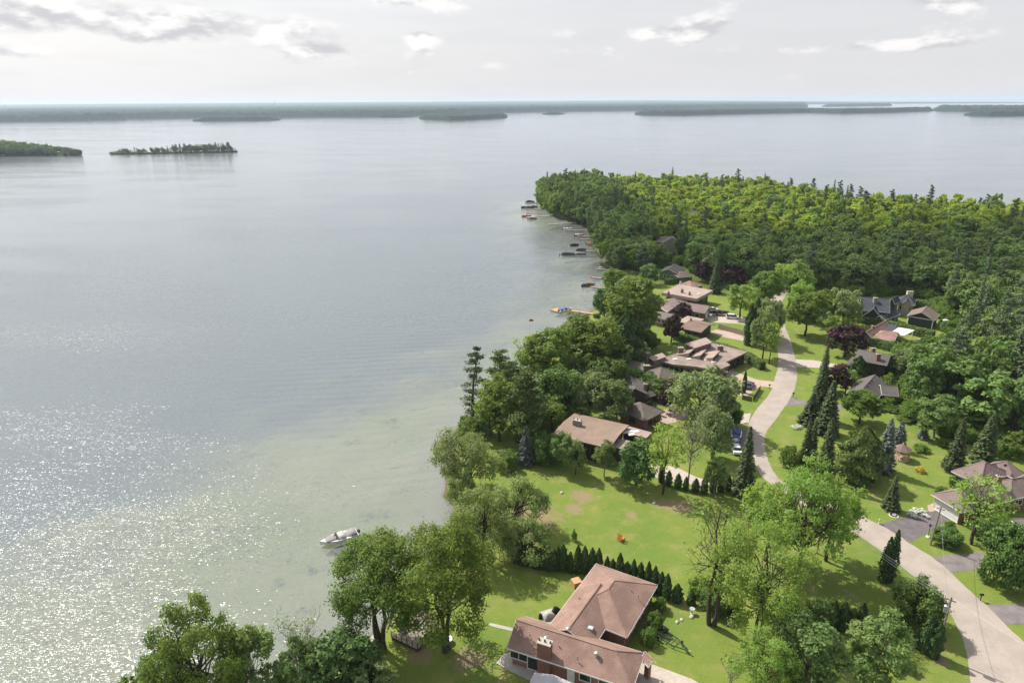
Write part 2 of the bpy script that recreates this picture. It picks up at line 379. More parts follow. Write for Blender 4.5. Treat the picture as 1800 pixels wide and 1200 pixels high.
SHORE = [(-260, 10), (-150, 22), (-95, 36), (-60, 46), (-34.12,67.92), (-29.47,72.06), (-25.28,75.33), (-21.43,77.85), (-19.46,79.60), (-17.49,83.92), (-15.66,89.68), (-12.87,96.08),
         (-10.79,102.40), (-10.12,108.51), (-10.86,112.67), (-13.21,115.89), (-13.28,120.52), (-12.53,128.53), (-12.97,137.49), (-13.11,144.56), (-11.42,149.69), (-8.01,157.14), (-3.11,166.73), (0.72,175.74),
         (5.78,186.07), (11.36,197.02), (18.78,213.14), (27.59,233.82), (34.95,258.49), (40.76,285.44), (45.63,306.42), (44.42,325.53), (43.35,346.96), (45.12,380.97),
         (44.95,409.95), (40.82,432.54), (32.35,450.71), (24.99,475.37), (20.68,505.42), (19.92,542.39), (29.21,576.85), (55.17,602.59), (97.48,621.14), (150.71,609.80), (194.40,547.36),
         (211.91,491.31), (224.82,449.96), (266.70,425.97), (314.20,417.87), (420, 380), (700, 330), (900, 200), (900, -200), (-260, -200)]
SHELF = [(-300, 40), (-170, 52), (-89.66,100.78), (-77.57,121.30), (-62.99,140.94), (-44.07,160.81), (-26.35,183.49), (-12.80,206.98), (0.06,233.73), (15.69,278.36), (24.29,333.86), (16.61,387.09), (2.57,478.89), (9.96,559.82), (75, 590), (200, 585), (330, 470), (900, 430)]
WOOD = [(18.94,553.22), (37.17,441.01), (46.63,343.03), (57.34,304.96), (85.69,304.16), (101.03,273.12), (110.48,255.47), (138.31,267.63), (170.09,266.84), (157.54,225.10), (131.13,195.63), (109.63,174.02), (95.61,147.40), (100.33,138.52), (109.98,137.55), (280, 130), (900, 120), (900, 500), (338.29,452.09), (239.81,481.86), (157.22,637.41), (52.41,629.77)]
BARE = [(*(13.20,114.30), 2.6), (*(11.52,110.22), 2.0), (*(3.45,107.53), 5.5), (*(1.81,103.67), 4.5), (*(28.82,111.36), 2.2), (*(31.32,110.57), 2.6), (*(21.78,107.87), 1.2), (*(-6.50,73.53), 2.4), (*(-12.85,74.60), 2.0), (*(60.83,129.83), 1.5), (*(90.48,123.46), 2.4), (*(59.93,102.18), 1.4), (*(58.08,72.99), 1.2)]

def build_terrain():
    xs = np.arange(-240, 441, 2.0); ys = np.arange(20, 701, 2.0)
    X, Y = np.meshgrid(xs, ys)
    land = inside(SHORE, X, Y)
    sd = np.where(land, 1, -1) * dist_line(SHORE + SHORE[:1], X, Y)
    sd = sd + (fbm(X / 7.0, Y / 7.0) - 0.47) * 2.4
    deep = np.where(inside(SHELF + [(900, -200), (-300, -200)], X, Y), -1, 1) * dist_line(SHELF, X, Y)
    rough = (fbm(X / 14.0, Y / 14.0) - 0.47)
    depth = 0.25 + 0.9 * sstep(0, 25, -sd) + 0.5 * rough + 6.5 * sstep(-42, 46, deep + 40 * rough)
    Z = np.where(sd > 0, WATER_Z + 0.8 * sstep(0, 3.5, sd), WATER_Z - np.clip(depth, 0.05, 8.4) * sstep(0, 5, -sd))
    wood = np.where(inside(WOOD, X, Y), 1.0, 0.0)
    nx, ny = len(xs), len(ys)
    V = np.stack([X, Y, Z], -1).reshape(-1, 3)
    i = np.arange(ny - 1)[:, None] * nx + np.arange(nx - 1)[None]
    F = np.stack([i, i + 1, i + nx + 1, i + nx], -1).reshape(-1, 4)
    me = np_mesh('ground', V, F, smooth=True, attrs={'wood': wood.ravel(), 'shore': sd.ravel(), 'silt': sstep(1.2, 7.6, np.clip(depth, 0, 8.2) * (sd < 0)).ravel()})
    m, nt, b, _ = mat_base('ground')
    at = N(nt, 'ShaderNodeAttribute', attribute_name='wood'); sh = N(nt, 'ShaderNodeAttribute', attribute_name='shore')
    n1 = map_range(nt, noise(nt, 0.075, 6.0, 0.66), 0.36, 0.62); n2 = map_range(nt, noise(nt, 0.5, 6.0, 0.75), 0.34, 0.68); n3 = map_range(nt, noise(nt, 7.0, 3.0, 0.7), 0.3, 0.7)
    g = mix_col(nt, n1, (0.115, 0.188, 0.032), (0.200, 0.236, 0.048))
    g = mix_col(nt, math_node(nt, 'MULTIPLY', n2, 0.65), g, (0.095, 0.175, 0.024))
    g = mix_col(nt, math_node(nt, 'MULTIPLY', n3, 0.6), g, (0.195, 0.240, 0.050))
    # mowing stripes
    w = N(nt, 'ShaderNodeTexWave', wave_type='BANDS', bands_direction='X'); w.inputs['Scale'].default_value = 0.42; w.inputs['Distortion'].default_value = 1.2
    nt.links.new(stretched(nt, 1, 1, 1, 0.6), w.inputs['Vector'])
    g = mix_col(nt, math_node(nt, 'MULTIPLY', w.outputs[1], 0.08), g, (0.21, 0.28, 0.05))
    dry = map_range(nt, noise(nt, 0.22, 6.0, 0.7), 0.48, 0.70, 0.0, 0.75)
    g = mix_col(nt, dry, g, (0.270, 0.248, 0.090))
    # worn, bare and dry patches
    geo = N(nt, 'ShaderNodeNewGeometry'); msk = None
    wob = noise(nt, 0.8, 5.0, 0.7)
    for (bx, by, br) in BARE:
        dn = N(nt, 'ShaderNodeVectorMath', operation='DISTANCE'); nt.links.new(geo.outputs['Position'], dn.inputs[0]); dn.inputs[1].default_value = (bx, by, 0)
        q = math_node(nt, 'ADD', math_node(nt, 'DIVIDE', dn.outputs['Value'], br), math_node(nt, 'MULTIPLY_ADD', wob, 2.6, -1.3))
        q = map_range(nt, q, 0.45, 1.15, 0.85, 0.0)
        msk = q if msk is None else math_node(nt, 'MAXIMUM', msk, q)
    g = mix_col(nt, msk, g, mix_col(nt, n3, (0.34, 0.25, 0.16), (0.22, 0.16, 0.10)))
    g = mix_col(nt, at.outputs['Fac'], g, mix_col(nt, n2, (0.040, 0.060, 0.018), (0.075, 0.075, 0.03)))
    # bank and lake bed: sand, marl and weed
    bed = mix_col(nt, map_range(nt, noise(nt, 0.035, 5.0, 0.6), 0.36, 0.64), BED_A, BED_B)
    bed = mix_col(nt, map_range(nt, noise(nt, 0.16, 6.0, 0.68), 0.56, 0.72), bed, BED_WEED)
    si = N(nt, 'ShaderNodeAttribute', attribute_name='silt')
    bed = mix_col(nt, si.outputs['Fac'], bed, mix_col(nt, noise(nt, 0.02, 5.0, 0.65), DEEP_A, DEEP_B))
    bed = mix_col(nt, map_range(nt, sh.outputs['Fac'], -14, -2), bed, (0.42, 0.36, 0.27))
    bed = mix_col(nt, map_range(nt, sh.outputs['Fac'], -1.2, -0.1), bed, (0.13, 0.115, 0.075))
    g = mix_col(nt, map_range(nt, math_node(nt, 'ADD', sh.outputs['Fac'], math_node(nt, 'MULTIPLY', n2, 0.8)), 0.2, 1.2), bed, g)
    nt.links.new(g, b.inputs['Base Color']); b.inputs['Roughness'].default_value = 0.9; b.inputs['Specular IOR Level'].default_value = 0.15
    nt.links.new(bump(nt, noise(nt, 4.0, 5.0, 0.75), 0.12), b.inputs['Normal'])
    tag(link('ground', me, m), 'sunlit lawn and woodland floor of the peninsula down to the water', None, kind='structure')
DEEP_A = (0.14, 0.175, 0.21); DEEP_B = (0.10, 0.13, 0.165)
BED_A = (0.46, 0.40, 0.265); BED_B = (0.35, 0.345, 0.16); BED_WEED = (0.13, 0.14, 0.08)
build_terrain()

def sheet(name, poly, z, mat, label):
    m = MB(); m.add([(p[0], p[1], z) for p in poly], [tuple(range(len(poly)))])
    return tag(m.build(name, MATS[mat], None), label, None, kind='structure')

m = MB(); m.add([(-60000, -400, -9.25), (60000, -400, -9.25), (60000, 62000, -9.25), (-60000, 62000, -9.25)], [(0, 1, 2, 3)])
simple('deep_silt', DEEP_A, DEEP_B, 0.9, 0.02)
tag(m.build('lake_bed', MATS['deep_silt']), 'dark silty bed of the open lake', None, kind='structure')

def water_mat():
    m = bpy.data.materials.new('lake_water'); m.use_nodes = True; nt = m.node_tree; nt.nodes.clear(); MATS['lake_water'] = m
    out = N(nt, 'ShaderNodeOutputMaterial')
    gust = map_range(nt, noise(nt, 1.0, 4.0, 0.55, vec=stretched(nt, 0.010, 0.022, 1, 0.25)), 0.36, 0.66)
    streak = map_range(nt, noise(nt, 1.0, 3.0, 0.6, vec=stretched(nt, 0.0022, 0.016, 1, -0.05)), 0.35, 0.65)
    mid = noise(nt, 1.0, 3.0, 0.55, vec=stretched(nt, 0.22, 0.55, 1, 0.2))
    # wake running in to the shore
    wv = N(nt, 'ShaderNodeTexWave', wave_type='BANDS', bands_direction='Y', wave_profile='SIN'); wv.inputs['Scale'].default_value = 0.085; wv.inputs['Distortion'].default_value = 2.2
    wv.inputs['Detail'].default_value = 2.0; wv.inputs['Detail Scale'].default_value = 0.35
    nt.links.new(stretched(nt, 1, 1, 1, -0.12), wv.inputs['Vector'])
    geo = N(nt, 'ShaderNodeNewGeometry')
    dn = N(nt, 'ShaderNodeVectorMath', operation='DISTANCE'); nt.links.new(geo.outputs['Position'], dn.inputs[0]); dn.inputs[1].default_value = WAKE_C
    wm = map_range(nt, dn.outputs['Value'], 15.0, 70.0, 1.0, 0.0)
    h = math_node(nt, 'MULTIPLY', mid, math_node(nt, 'MULTIPLY_ADD', gust, 0.16, 0.08))
    h = math_node(nt, 'ADD', h, math_node(nt, 'MULTIPLY', wv.outputs[1], math_node(nt, 'MULTIPLY', wm, 0.085)))
    bn = bump(nt, h, 1.0)
    # capillary ripples: a slope for every wavelet
    def slopes(vec, detail):
        t = N(nt, 'ShaderNodeTexNoise'); t.inputs['Scale'].default_value = 1.0; t.inputs['Detail'].default_value = detail; t.inputs['Roughness'].default_value = 0.6
        nt.links.new(vec, t.inputs['Vector']); s = N(nt, 'ShaderNodeVectorMath', operation='SUBTRACT'); nt.links.new(t.outputs['Color'], s.inputs[0]); s.inputs[1].default_value = (0.5, 0.5, 0.5)
        f = N(nt, 'ShaderNodeVectorMath', operation='MULTIPLY'); nt.links.new(s.outputs[0], f.inputs[0]); f.inputs[1].default_value = (1.0, 1.0, 0.0); return f.outputs[0]
    sl = N(nt, 'ShaderNodeVectorMath', operation='SCALE'); nt.links.new(slopes(stretched(nt, 1.7, 3.9, 1, 0.3), 3.0), sl.inputs[0])
    far = N(nt, 'ShaderNodeVectorMath', operation='LENGTH'); nt.links.new(geo.outputs['Position'], far.inputs[0]); far = far.outputs['Value']
    nt.links.new(math_node(nt, 'MULTIPLY', math_node(nt, 'MULTIPLY', math_node(nt, 'MULTIPLY_ADD', gust, WAVE_GUST, WAVE_CALM), math_node(nt, 'MULTIPLY_ADD', streak, 0.5, 0.72)), map_range(nt, far, 160.0, 620.0, 1.0, 0.10)), sl.inputs['Scale'])
    ad = N(nt, 'ShaderNodeVectorMath', operation='ADD'); nt.links.new(bn, ad.inputs[0]); nt.links.new(sl.outputs[0], ad.inputs[1])
    nz = N(nt, 'ShaderNodeVectorMath', operation='NORMALIZE'); nt.links.new(ad.outputs[0], nz.inputs[0]); nrm = nz.outputs[0]
    gl = N(nt, 'ShaderNodeBsdfGlossy'); gl.inputs['Color'].default_value = (0.97, 0.98, 1.0, 1)
    nt.links.new(math_node(nt, 'ADD', math_node(nt, 'MULTIPLY_ADD', streak, 0.05, WATER_ROUGH), map_range(nt, far, 160.0, 620.0, 0.0, -0.03)), gl.inputs['Roughness']); nt.links.new(nrm, gl.inputs['Normal'])
    tr = N(nt, 'ShaderNodeBsdfTransparent'); tr.inputs[0].default_value = (0.86, 0.95, 0.90, 1)
    df = N(nt, 'ShaderNodeBsdfDiffuse'); df.inputs[0].default_value = WATER_BODY
    body = N(nt, 'ShaderNodeMixShader'); body.inputs[0].default_value = WATER_TURBID
    nt.links.new(tr.outputs[0], body.inputs[1]); nt.links.new(df.outputs[0], body.inputs[2])
    fr = N(nt, 'ShaderNodeFresnel'); fr.inputs[0].default_value = 1.33; nt.links.new(nrm, fr.inputs['Normal'])
    mx = N(nt, 'ShaderNodeMixShader'); nt.links.new(fr.outputs[0], mx.inputs[0]); nt.links.new(body.outputs[0], mx.inputs[1]); nt.links.new(gl.outputs[0], mx.inputs[2])
    nt.links.new(mx.outputs[0], out.inputs[0])
WAKE_C = (*(-21.38,168.22), -0.8); WAVE_GUST = 1.3; WAVE_CALM = 0.66; WATER_ROUGH = 0.10
WATER_BODY = (0.285, 0.31, 0.34, 1); WATER_TURBID = 0.36
water_mat()
m = MB(); m.add([(-60000, -300, WATER_Z), (60000, -300, WATER_Z), (60000, 61000, WATER_Z), (-60000, 61000, WATER_Z)], [(0, 1, 2, 3)])
tag(m.build('lake', MATS['lake_water']), 'broad calm lake with sun glitter and pale sandy shallows', None, kind='structure')

def smooth_line(pts, n=8):
    P_ = [Vector((*p[:2], 0)) for p in pts]; P_ = [P_[0] * 2 - P_[1]] + P_ + [P_[-1] * 2 - P_[-2]]; out = []
    for i in range(1, len(P_) - 2):
        for k in range(n):
            t = k / n; a, b, c, d = P_[i - 1:i + 3]
            out.append(0.5 * ((2 * b) + (c - a) * t + (2 * a - 5 * b + 4 * c - d) * t * t + (3 * b - a - 3 * c + d) * t ** 3))
    out.append(P_[-2]); return out
def resample(pts, n):
    L = [0]
    for a, b in zip(pts[:-1], pts[1:]): L.append(L[-1] + (b - a).length)
    out = []; j = 0
    for k in range(n):
        t = L[-1] * k / (n - 1)
        while j < len(pts) - 2 and L[j + 1] < t: j += 1
        out.append(pts[j].lerp(pts[j + 1], min(1, max(0, (t - L[j]) / max(1e-6, L[j + 1] - L[j])))))
    return out
ROAD_L = [(56.68,63.92), (59.50,69.14), (61.99,73.67), (63.80,78.22), (64.85,83.21), (64.79,87.53), (63.74,90.94), (62.71,94.70), (61.43,98.57), (59.33,103.04), (56.33,107.85), (52.63,114.64), (50.45,121.70), (51.36,129.95), (53.13,138.34), (55.66,145.24), (59.58,152.07), (63.24,157.39), (66.86,162.67), (71.23,171.41), (76.52,182.77), (80.70,194.56), (84.83,207.21), (87.98,218.93), (91.06,231.91), (97.15,247.82), (107.22,265.75), (115.76,282.29)]
ROAD_R = [(71.11,65.49), (71.95,71.89), (71.64,76.29), (71.27,79.61), (71.11,83.65), (70.70,87.47), (70.37,91.01), (69.73,94.93), (67.98,99.14), (66.09,103.82), (61.91,109.27), (57.56,114.59), (53.80,119.24), (53.82,126.27), (55.65,134.52), (58.48,141.09), (61.99,146.06), (65.58,151.33), (69.12,156.61), (73.46,163.66), (78.33,173.72), (82.08,184.03), (84.53,191.52), (88.30,204.37), (91.70,217.62), (95.22,231.13), (101.26,246.18), (111.08,263.90), (119.78,280.22)]
def build_road():
    n = 220
    A = resample(smooth_line(ROAD_L), n); B = resample(smooth_line(ROAD_R), n); r = random.Random(3)
    vs = []; fs = []
    for i, (a, b) in enumerate(zip(A, B)):
        d = (b - a).normalized(); a = a + d * r.uniform(-.1, .1); b = b + d * r.uniform(-.1, .1)
        for k in range(5):
            p = a.lerp(b, k / 4); vs.append((p.x, p.y, 0.022 + 0.05 * (1 - (k / 2 - 1) ** 2)))
        if i: fs += [((i - 1) * 5 + k, (i - 1) * 5 + k + 1, i * 5 + k + 1, i * 5 + k) for k in range(4)]
    m = MB(); m.add(vs, fs)
    mm, nt, b, _ = mat_base('road_asphalt')
    n1 = map_range(nt, noise(nt, 0.25, 5.0, 0.65), 0.35, 0.65); n2 = map_range(nt, noise(nt, 6.0, 3.0, 0.7), 0.3, 0.7)
    c = mix_col(nt, n1, (0.415, 0.352, 0.298), (0.345, 0.29, 0.245)); c = mix_col(nt, math_node(nt, 'MULTIPLY', n2, 0.35), c, (0.24, 0.21, 0.195))
    v = N(nt, 'ShaderNodeTexVoronoi', feature='DISTANCE_TO_EDGE'); v.inputs['Scale'].default_value = 0.16; nt.links.new(stretched(nt, 1, 1, 1), v.inputs['Vector'])
    crack = map_range(nt, math_node(nt, 'ADD', v.outputs[0], math_node(nt, 'MULTIPLY', n2, 0.01)), 0.0, 0.02, 0.12, 0.0)
    c = mix_col(nt, crack, c, (0.12, 0.105, 0.1))
    nt.links.new(c, b.inputs['Base Color']); b.inputs['Roughness'].default_value = 0.85
    tag(m.build('road', mm, smooth=True), 'pale worn asphalt road curving between the houses', None, kind='structure')
    return A, B
ROAD_A, ROAD_B = build_road()
simple('drive_asphalt', (0.165, 0.145, 0.150), (0.115, 0.10, 0.105), 0.85, 0.7)
simple('drive_old', (0.235, 0.205, 0.20), (0.15, 0.13, 0.13), 0.85, 0.5)
simple('drive_pink', (0.47, 0.36, 0.30), (0.40, 0.30, 0.25), 0.85, 0.5)
simple('drive_gravel', (0.50, 0.43, 0.37), (0.40, 0.34, 0.29), 0.9, 1.5)
simple('sand', (0.50, 0.42, 0.34), (0.40, 0.33, 0.26), 0.9, 1.5)
DRIVES = [
 ('driveway', [(65.63,104.52), (78.95,109.45), (80.11,106.49), (67.80,98.82)], 'drive_asphalt', 'dark asphalt driveway up to the white garage door'),
 ('driveway', [(69.08,94.79), (73.29,95.80), (78.88,96.20), (79.10,94.09), (77.39,92.22), (73.27,91.55), (69.73,91.16)], 'drive_old', 'worn grey driveway ending behind the dense roadside shrub'),
 ('driveway', [(70.44,83.53), (74.43,83.86), (79.64,83.94), (76.68,79.91), (71.11,79.50)], 'drive_old', 'patched driveway at the right edge of the photo'),
 ('driveway', [(54.45,171.69), (58.79,176.98), (61.65,179.07), (66.60,171.89), (71.25,170.21), (69.54,166.36), (65.75,167.18), (60.13,160.60), (56.01,162.47), (53.59,167.00)], 'drive_pink', 'pinkish brick forecourt and drive of the flat roofed house'),
 ('path', [(59.48,178.24), (65.94,186.62), (69.83,189.86), (69.87,188.43), (64.66,182.54), (61.26,177.79)], 'drive_pink', 'pinkish brick walk along the flat roofed house'),
 ('driveway', [(64.28,211.62), (67.68,215.09), (76.12,209.65), (73.60,203.02), (69.23,206.40)], 'drive_pink', 'pink drive beside the low grey board fence'),
 ('driveway', [(67.24,229.03), (71.94,234.41), (78.79,231.49), (87.85,220.18), (86.60,214.10), (77.50,221.02), (68.40,223.12)], 'drive_gravel', 'grey gravel drive with a parked white car'),
 ('driveway', [(82.52,187.25), (88.10,186.22), (93.27,182.93), (94.09,179.37), (85.66,180.39), (80.55,181.36)], 'drive_gravel', 'pale gravel drive to the dark split level house'),
 ('driveway', [(69.34,158.68), (72.49,159.34), (74.52,157.21), (82.14,155.04), (80.63,151.76), (72.84,154.85), (67.48,155.27)], 'drive_old', 'short grey drive under the tall spruces'),
 ('driveway', [(47.60,148.11), (53.71,150.23), (58.04,150.80), (55.85,145.84), (50.49,144.12), (46.18,143.00)], 'drive_gravel', 'pale drive mouth opening on the road bend'),
 ('driveway', [(49.70,141.50), (54.78,142.59), (53.10,136.70), (48.59,131.25), (46.76,132.55)], 'drive_old', 'grey parking strip beside the road with boats on it'),
 ('path', [(28.36,125.88), (33.59,125.35), (37.72,120.75), (43.78,118.07), (43.27,116.40), (35.92,118.17), (28.64,121.30)], 'drive_gravel', 'pale winding path behind the young cedars'),
 ('driveway', [(16.04,73.55), (18.95,72.52), (23.36,70.17), (27.79,66.25), (17.30,64.22), (14.62,69.50)], 'drive_gravel', 'pale drive at the corner of the brick house'),
 ('path', [(-3.43,80.63), (-0.02,79.45), (-0.02,78.89), (-3.42,80.05)], 'concrete', 'narrow pale concrete path leading to the lake deck'),
 ('path', [(3.82,82.80), (6.42,83.63), (6.88,81.58), (5.71,80.31), (4.09,81.26)], 'concrete', 'small pale patio behind the brick house'),
 ('path', [(-2.45,73.00), (-0.67,74.91), (4.32,72.25), (7.92,69.55), (5.96,68.19), (1.22,70.54)], 'concrete', 'grey flagstone strip in front of the brick house'),
 ('path', [(128.43,204.13), (132.90,206.26), (136.34,202.88), (134.20,198.14), (128.21,195.69), (125.11,198.84)], 'drive_gravel', 'pale stone deck around the swimming pool'),
 ('path', [(35.52,152.44), (42.26,154.31), (41.49,148.20), (34.74,145.24)], 'drive_pink', 'pinkish court beside the brown hip roofed house'),
 ('path', [(77.70,110.41), (80.29,111.54), (79.48,109.44), (76.94,108.35)], 'drive_pink', 'pale stone border beside the garage'),
 ('path', [(62.33,231.85), (66.62,229.72), (64.74,227.09), (59.60,227.20)], 'concrete', 'pale patio with white garden chairs'),
 ('beach', [(-21.72,76.46), (-20.43,78.07), (-19.66,79.18), (-19.70,77.63), (-20.58,75.92)], 'sand', 'small sandy landing by the maples'),
]
for k, (nm, poly, mt, lab) in enumerate(DRIVES):
    pts = smooth_line([(*p,) for p in poly] + [poly[0]], 4)[:-1] if nm in ('path', 'beach') else poly
    sheet(nm, [(p[0], p[1]) for p in pts], 0.012 + 0.0005 * k if nm != 'beach' else 0.03, mt, lab)

# ------------------------------------------------------------------ far shores
def canopy(name, shore, depth, hmin, hmax, label, step=5.0, seed=0, rows=46):
    pts = resample([Vector((*p, 0)) for p in shore], max(8, int(sum(math.dist(a, b) for a, b in zip(shore[:-1], shore[1:])) / step)))
    B = np.array([(p.x, p.y) for p in pts]); n = len(B)
    r = np.hypot(B[:, 0], B[:, 1]); U = B / r[:, None]
    t = np.linspace(0, 1, rows); D = np.concatenate([[0, 1.0], 3 + (depth - 3) * t ** 2.4])
    s = np.arange(n) * step; end = np.minimum(s, s[-1] - s)
    X = B[:, 0][:, None] + U[:, 0][:, None] * D; Y = B[:, 1][:, None] + U[:, 1][:, None] * D
    rg = np.random.default_rng(seed)
    lump = fbm(X / 15 + seed, Y / 15, 2) + 0.7 * fbm(X / 55, Y / 55 + seed, 2) + rg.random(X.shape) * 0.42
    h = hmin + (hmax - hmin) * np.clip(lump * 0.9 - 0.15, 0, 1.3)
    taper = sstep(0, 60, end)[:, None] * 0.75 + 0.25; back = 1 - sstep(depth * 0.85, depth, D)[None]
    h = h * taper * (0.1 + 0.9 * back)
    h[:, 0] = 0; h[:, 1] *= 0.45
    Z = WATER_Z + 0.4 + h; Z[:, 0] = WATER_Z - 0.3
    V = np.stack([X, Y, Z], -1).reshape(-1, 3); m_ = len(D)
    i = np.arange(n - 1)[:, None] * m_ + np.arange(m_ - 1)[None]
    F = np.stack([i, i + m_, i + m_ + 1, i + 1], -1).reshape(-1, 4)
    me = np_mesh(name, V, F, attrs={'tint': rg.random(len(V))})
    return tag(link(name, me, MATS['far_leaf']), label, None, kind='stuff')
FAR = [
 ([(-3016.44,2932.04), (-2395.65,3029.83), (-2214.33,3113.27), (-1963.75,3187.74), (-1827.88,3396.86), (-1880.96,3517.15), (-1624.92,3682.79), (-1179.30,3749.33), (-703.64,3744.51), (-500.90,3897.49), (-27.83,4757.19), (248.01,5014.45), (889.37,5296.15), (1982.12,6237.40), (2697.65,6541.08)], 9000, 14, 34, 'long wooded far shore along the horizon', 8, 64),
 ([(-1327.47,2998.32), (-1227.57,2992.30), (-1099.17,3031.05), (-992.13,3094.94)], 220, 9, 19, 'dark low wooded island before the far shore', 4, 30),
 ([(-665.35,3539.20), (-487.55,3550.46)], 160, 9, 18, 'small wooded islet touching the far shore', 4, 24),
 ([(-399.00,3137.59), (-248.51,2915.67), (-180.80,2942.90), (-14.27,3298.10)], 500, 10, 20, 'wooded point standing out from the far shore', 4, 30),
 ([(175.52,3992.56), (301.77,4033.78)], 120, 9, 16, 'tiny dark islet left of the long point', 4, 18),
 ([(649.08,3752.52), (863.87,3606.83), (1342.37,3922.35), (1694.95,4069.37), (1740.07,3774.36), (2057.34,3924.69), (2296.27,4132.39), (2505.71,4267.21)], 700, 10, 22, 'long low wooded point right of the islet', 5, 36),
 ([(3104.65,7186.68), (3402.66,7157.57), (4009.82,7580.94)], 500, 14, 26, 'distant wooded headland on the horizon', 7, 24),
 ([(2539.02,4324.26), (2594.29,4112.50), (2854.25,3997.54), (3445.56,3950.05)], 1200, 14, 30, 'wooded mainland behind the right hand point', 6, 36),
 ([(2001.12,3170.53), (2030.93,3041.06), (2183.23,3051.88), (2525.22,2888.26)], 260, 10, 19, 'dark wooded point at the right edge of the lake', 4, 30),
]
for k, (sh, dp, h0, h1, lab, st, rw) in enumerate(FAR): canopy('far_woodland', sh, dp, h0, h1, lab, st, 11 + k, rw)
# land behind the far shore that closes the view at the horizon
def far_land():
    xs = np.linspace(-26000, 9000, 220); V = []; F = []
    for j, (y, h) in enumerate([(9000, 0), (12000, 24), (16000, 50), (24000, 64), (32000, 0)]):
        for x in xs:
            e = float(sstep(9000, 3500, x)); V.append((x, y + 900 * math.sin(x / 3100.0), -1.5 + h * e * (0.8 + 0.4 * float(fbm(np.array(x / 900.0), np.array(j * 3.1))))))
    n = len(xs)
    for j in range(4):
        for i in range(n - 1): F.append((j * n + i, j * n + i + 1, (j + 1) * n + i + 1, (j + 1) * n + i))
    me = np_mesh('far_hills', np.array(V), np.array(F), smooth=True, attrs={'tint': np.random.default_rng(2).random(len(V))})
    tag(link('far_hills', me, MATS['far_leaf']), 'low wooded hills fading into the haze', None, kind='structure')
far_land()

# fair weather cumulus drifting over the peninsula, too high for the frame; they shade part of the woods
def cloud(c, r, seed, label):
    n, k = 40, 22; V = []
    for j in range(k + 1):
        th = math.pi * j / k
        for i in range(n):
            a = 2 * math.pi * i / n; d = Vector((math.sin(th) * math.cos(a), math.sin(th) * math.sin(a), math.cos(th)))
            f = 0.75 + 0.5 * float(fbm(np.array(d.x * 3 + seed + d.z), np.array(d.y * 3 + d.z * 2 + 9)))
            zz = d.z * (1.0 if d.z > 0 else 0.35)
            V.append((d.x * r[0] * f, d.y * r[1] * f, zz * r[2] * f))
    F = [(j * n + i, (j + 1) * n + i, (j + 1) * n + (i + 1) % n, j * n + (i + 1) % n) for j in range(k) for i in range(n)]
    me = np_mesh('cloud', np.array(V), np.array(F), smooth=True)
    o = link('cloud', me, MATS['cloud_vapour']); o.location = c
    return tag(o, label, 'cloud', 'cumulus clouds over the peninsula')
def cloud_mat():
    m = bpy.data.materials.new('cloud_vapour'); m.use_nodes = True; nt = m.node_tree; nt.nodes.clear(); MATS['cloud_vapour'] = m
    out = N(nt, 'ShaderNodeOutputMaterial'); d = N(nt, 'ShaderNodeBsdfDiffuse'); d.inputs[0].default_value = (0.9, 0.9, 0.92, 1)
    t = N(nt, 'ShaderNodeBsdfTranslucent'); t.inputs[0].default_value = (0.9, 0.9, 0.92, 1); mx = N(nt, 'ShaderNodeMixShader'); mx.inputs[0].default_value = 0.5
    nt.links.new(d.outputs[0], mx.inputs[1]); nt.links.new(t.outputs[0], mx.inputs[2])
    tr = N(nt, 'ShaderNodeBsdfTransparent'); m2 = N(nt, 'ShaderNodeMixShader'); m2.inputs[0].default_value = 0.36
    nt.links.new(tr.outputs[0], m2.inputs[1]); nt.links.new(mx.outputs[0], m2.inputs[2]); nt.links.new(m2.outputs[0], out.inputs[0])
cloud_mat()
CLOUD_H = 620.0
for (sx, sy, rx, ry, sd_, lb) in CLOUDS if 'CLOUDS' in globals() else [(200, 300, 160, 56, 3, 'white cumulus cloud shading the middle of the woods'), (66, 385, 55, 60, 8, 'smaller white cumulus cloud shading the wooded tip')]:
    t_ = CLOUD_H / SDIR.z
    cloud((sx + SDIR.x * t_, sy + SDIR.y * t_, CLOUD_H), (rx, ry, 45), sd_, lb)

# the air: even haze over lake and land
hz = MB(); hz.box((0, 31000, 42.7), (130000, 64000, 106.6))
mh = bpy.data.materials.new('haze'); mh.use_nodes = True; _nt = mh.node_tree; _nt.nodes.clear()
_o = N(_nt, 'ShaderNodeOutputMaterial'); _v = N(_nt, 'ShaderNodeVolumePrincipled')
_v.inputs['Color'].default_value = (0.70, 0.81, 0.94, 1); _v.inputs['Density'].default_value = 0.7e-4; _v.inputs['Anisotropy'].default_value = 0.3
_nt.links.new(_v.outputs[0], _o.inputs['Volume'])
tag(hz.build('haze', mh), 'thin summer haze over the lake', None, kind='stuff')

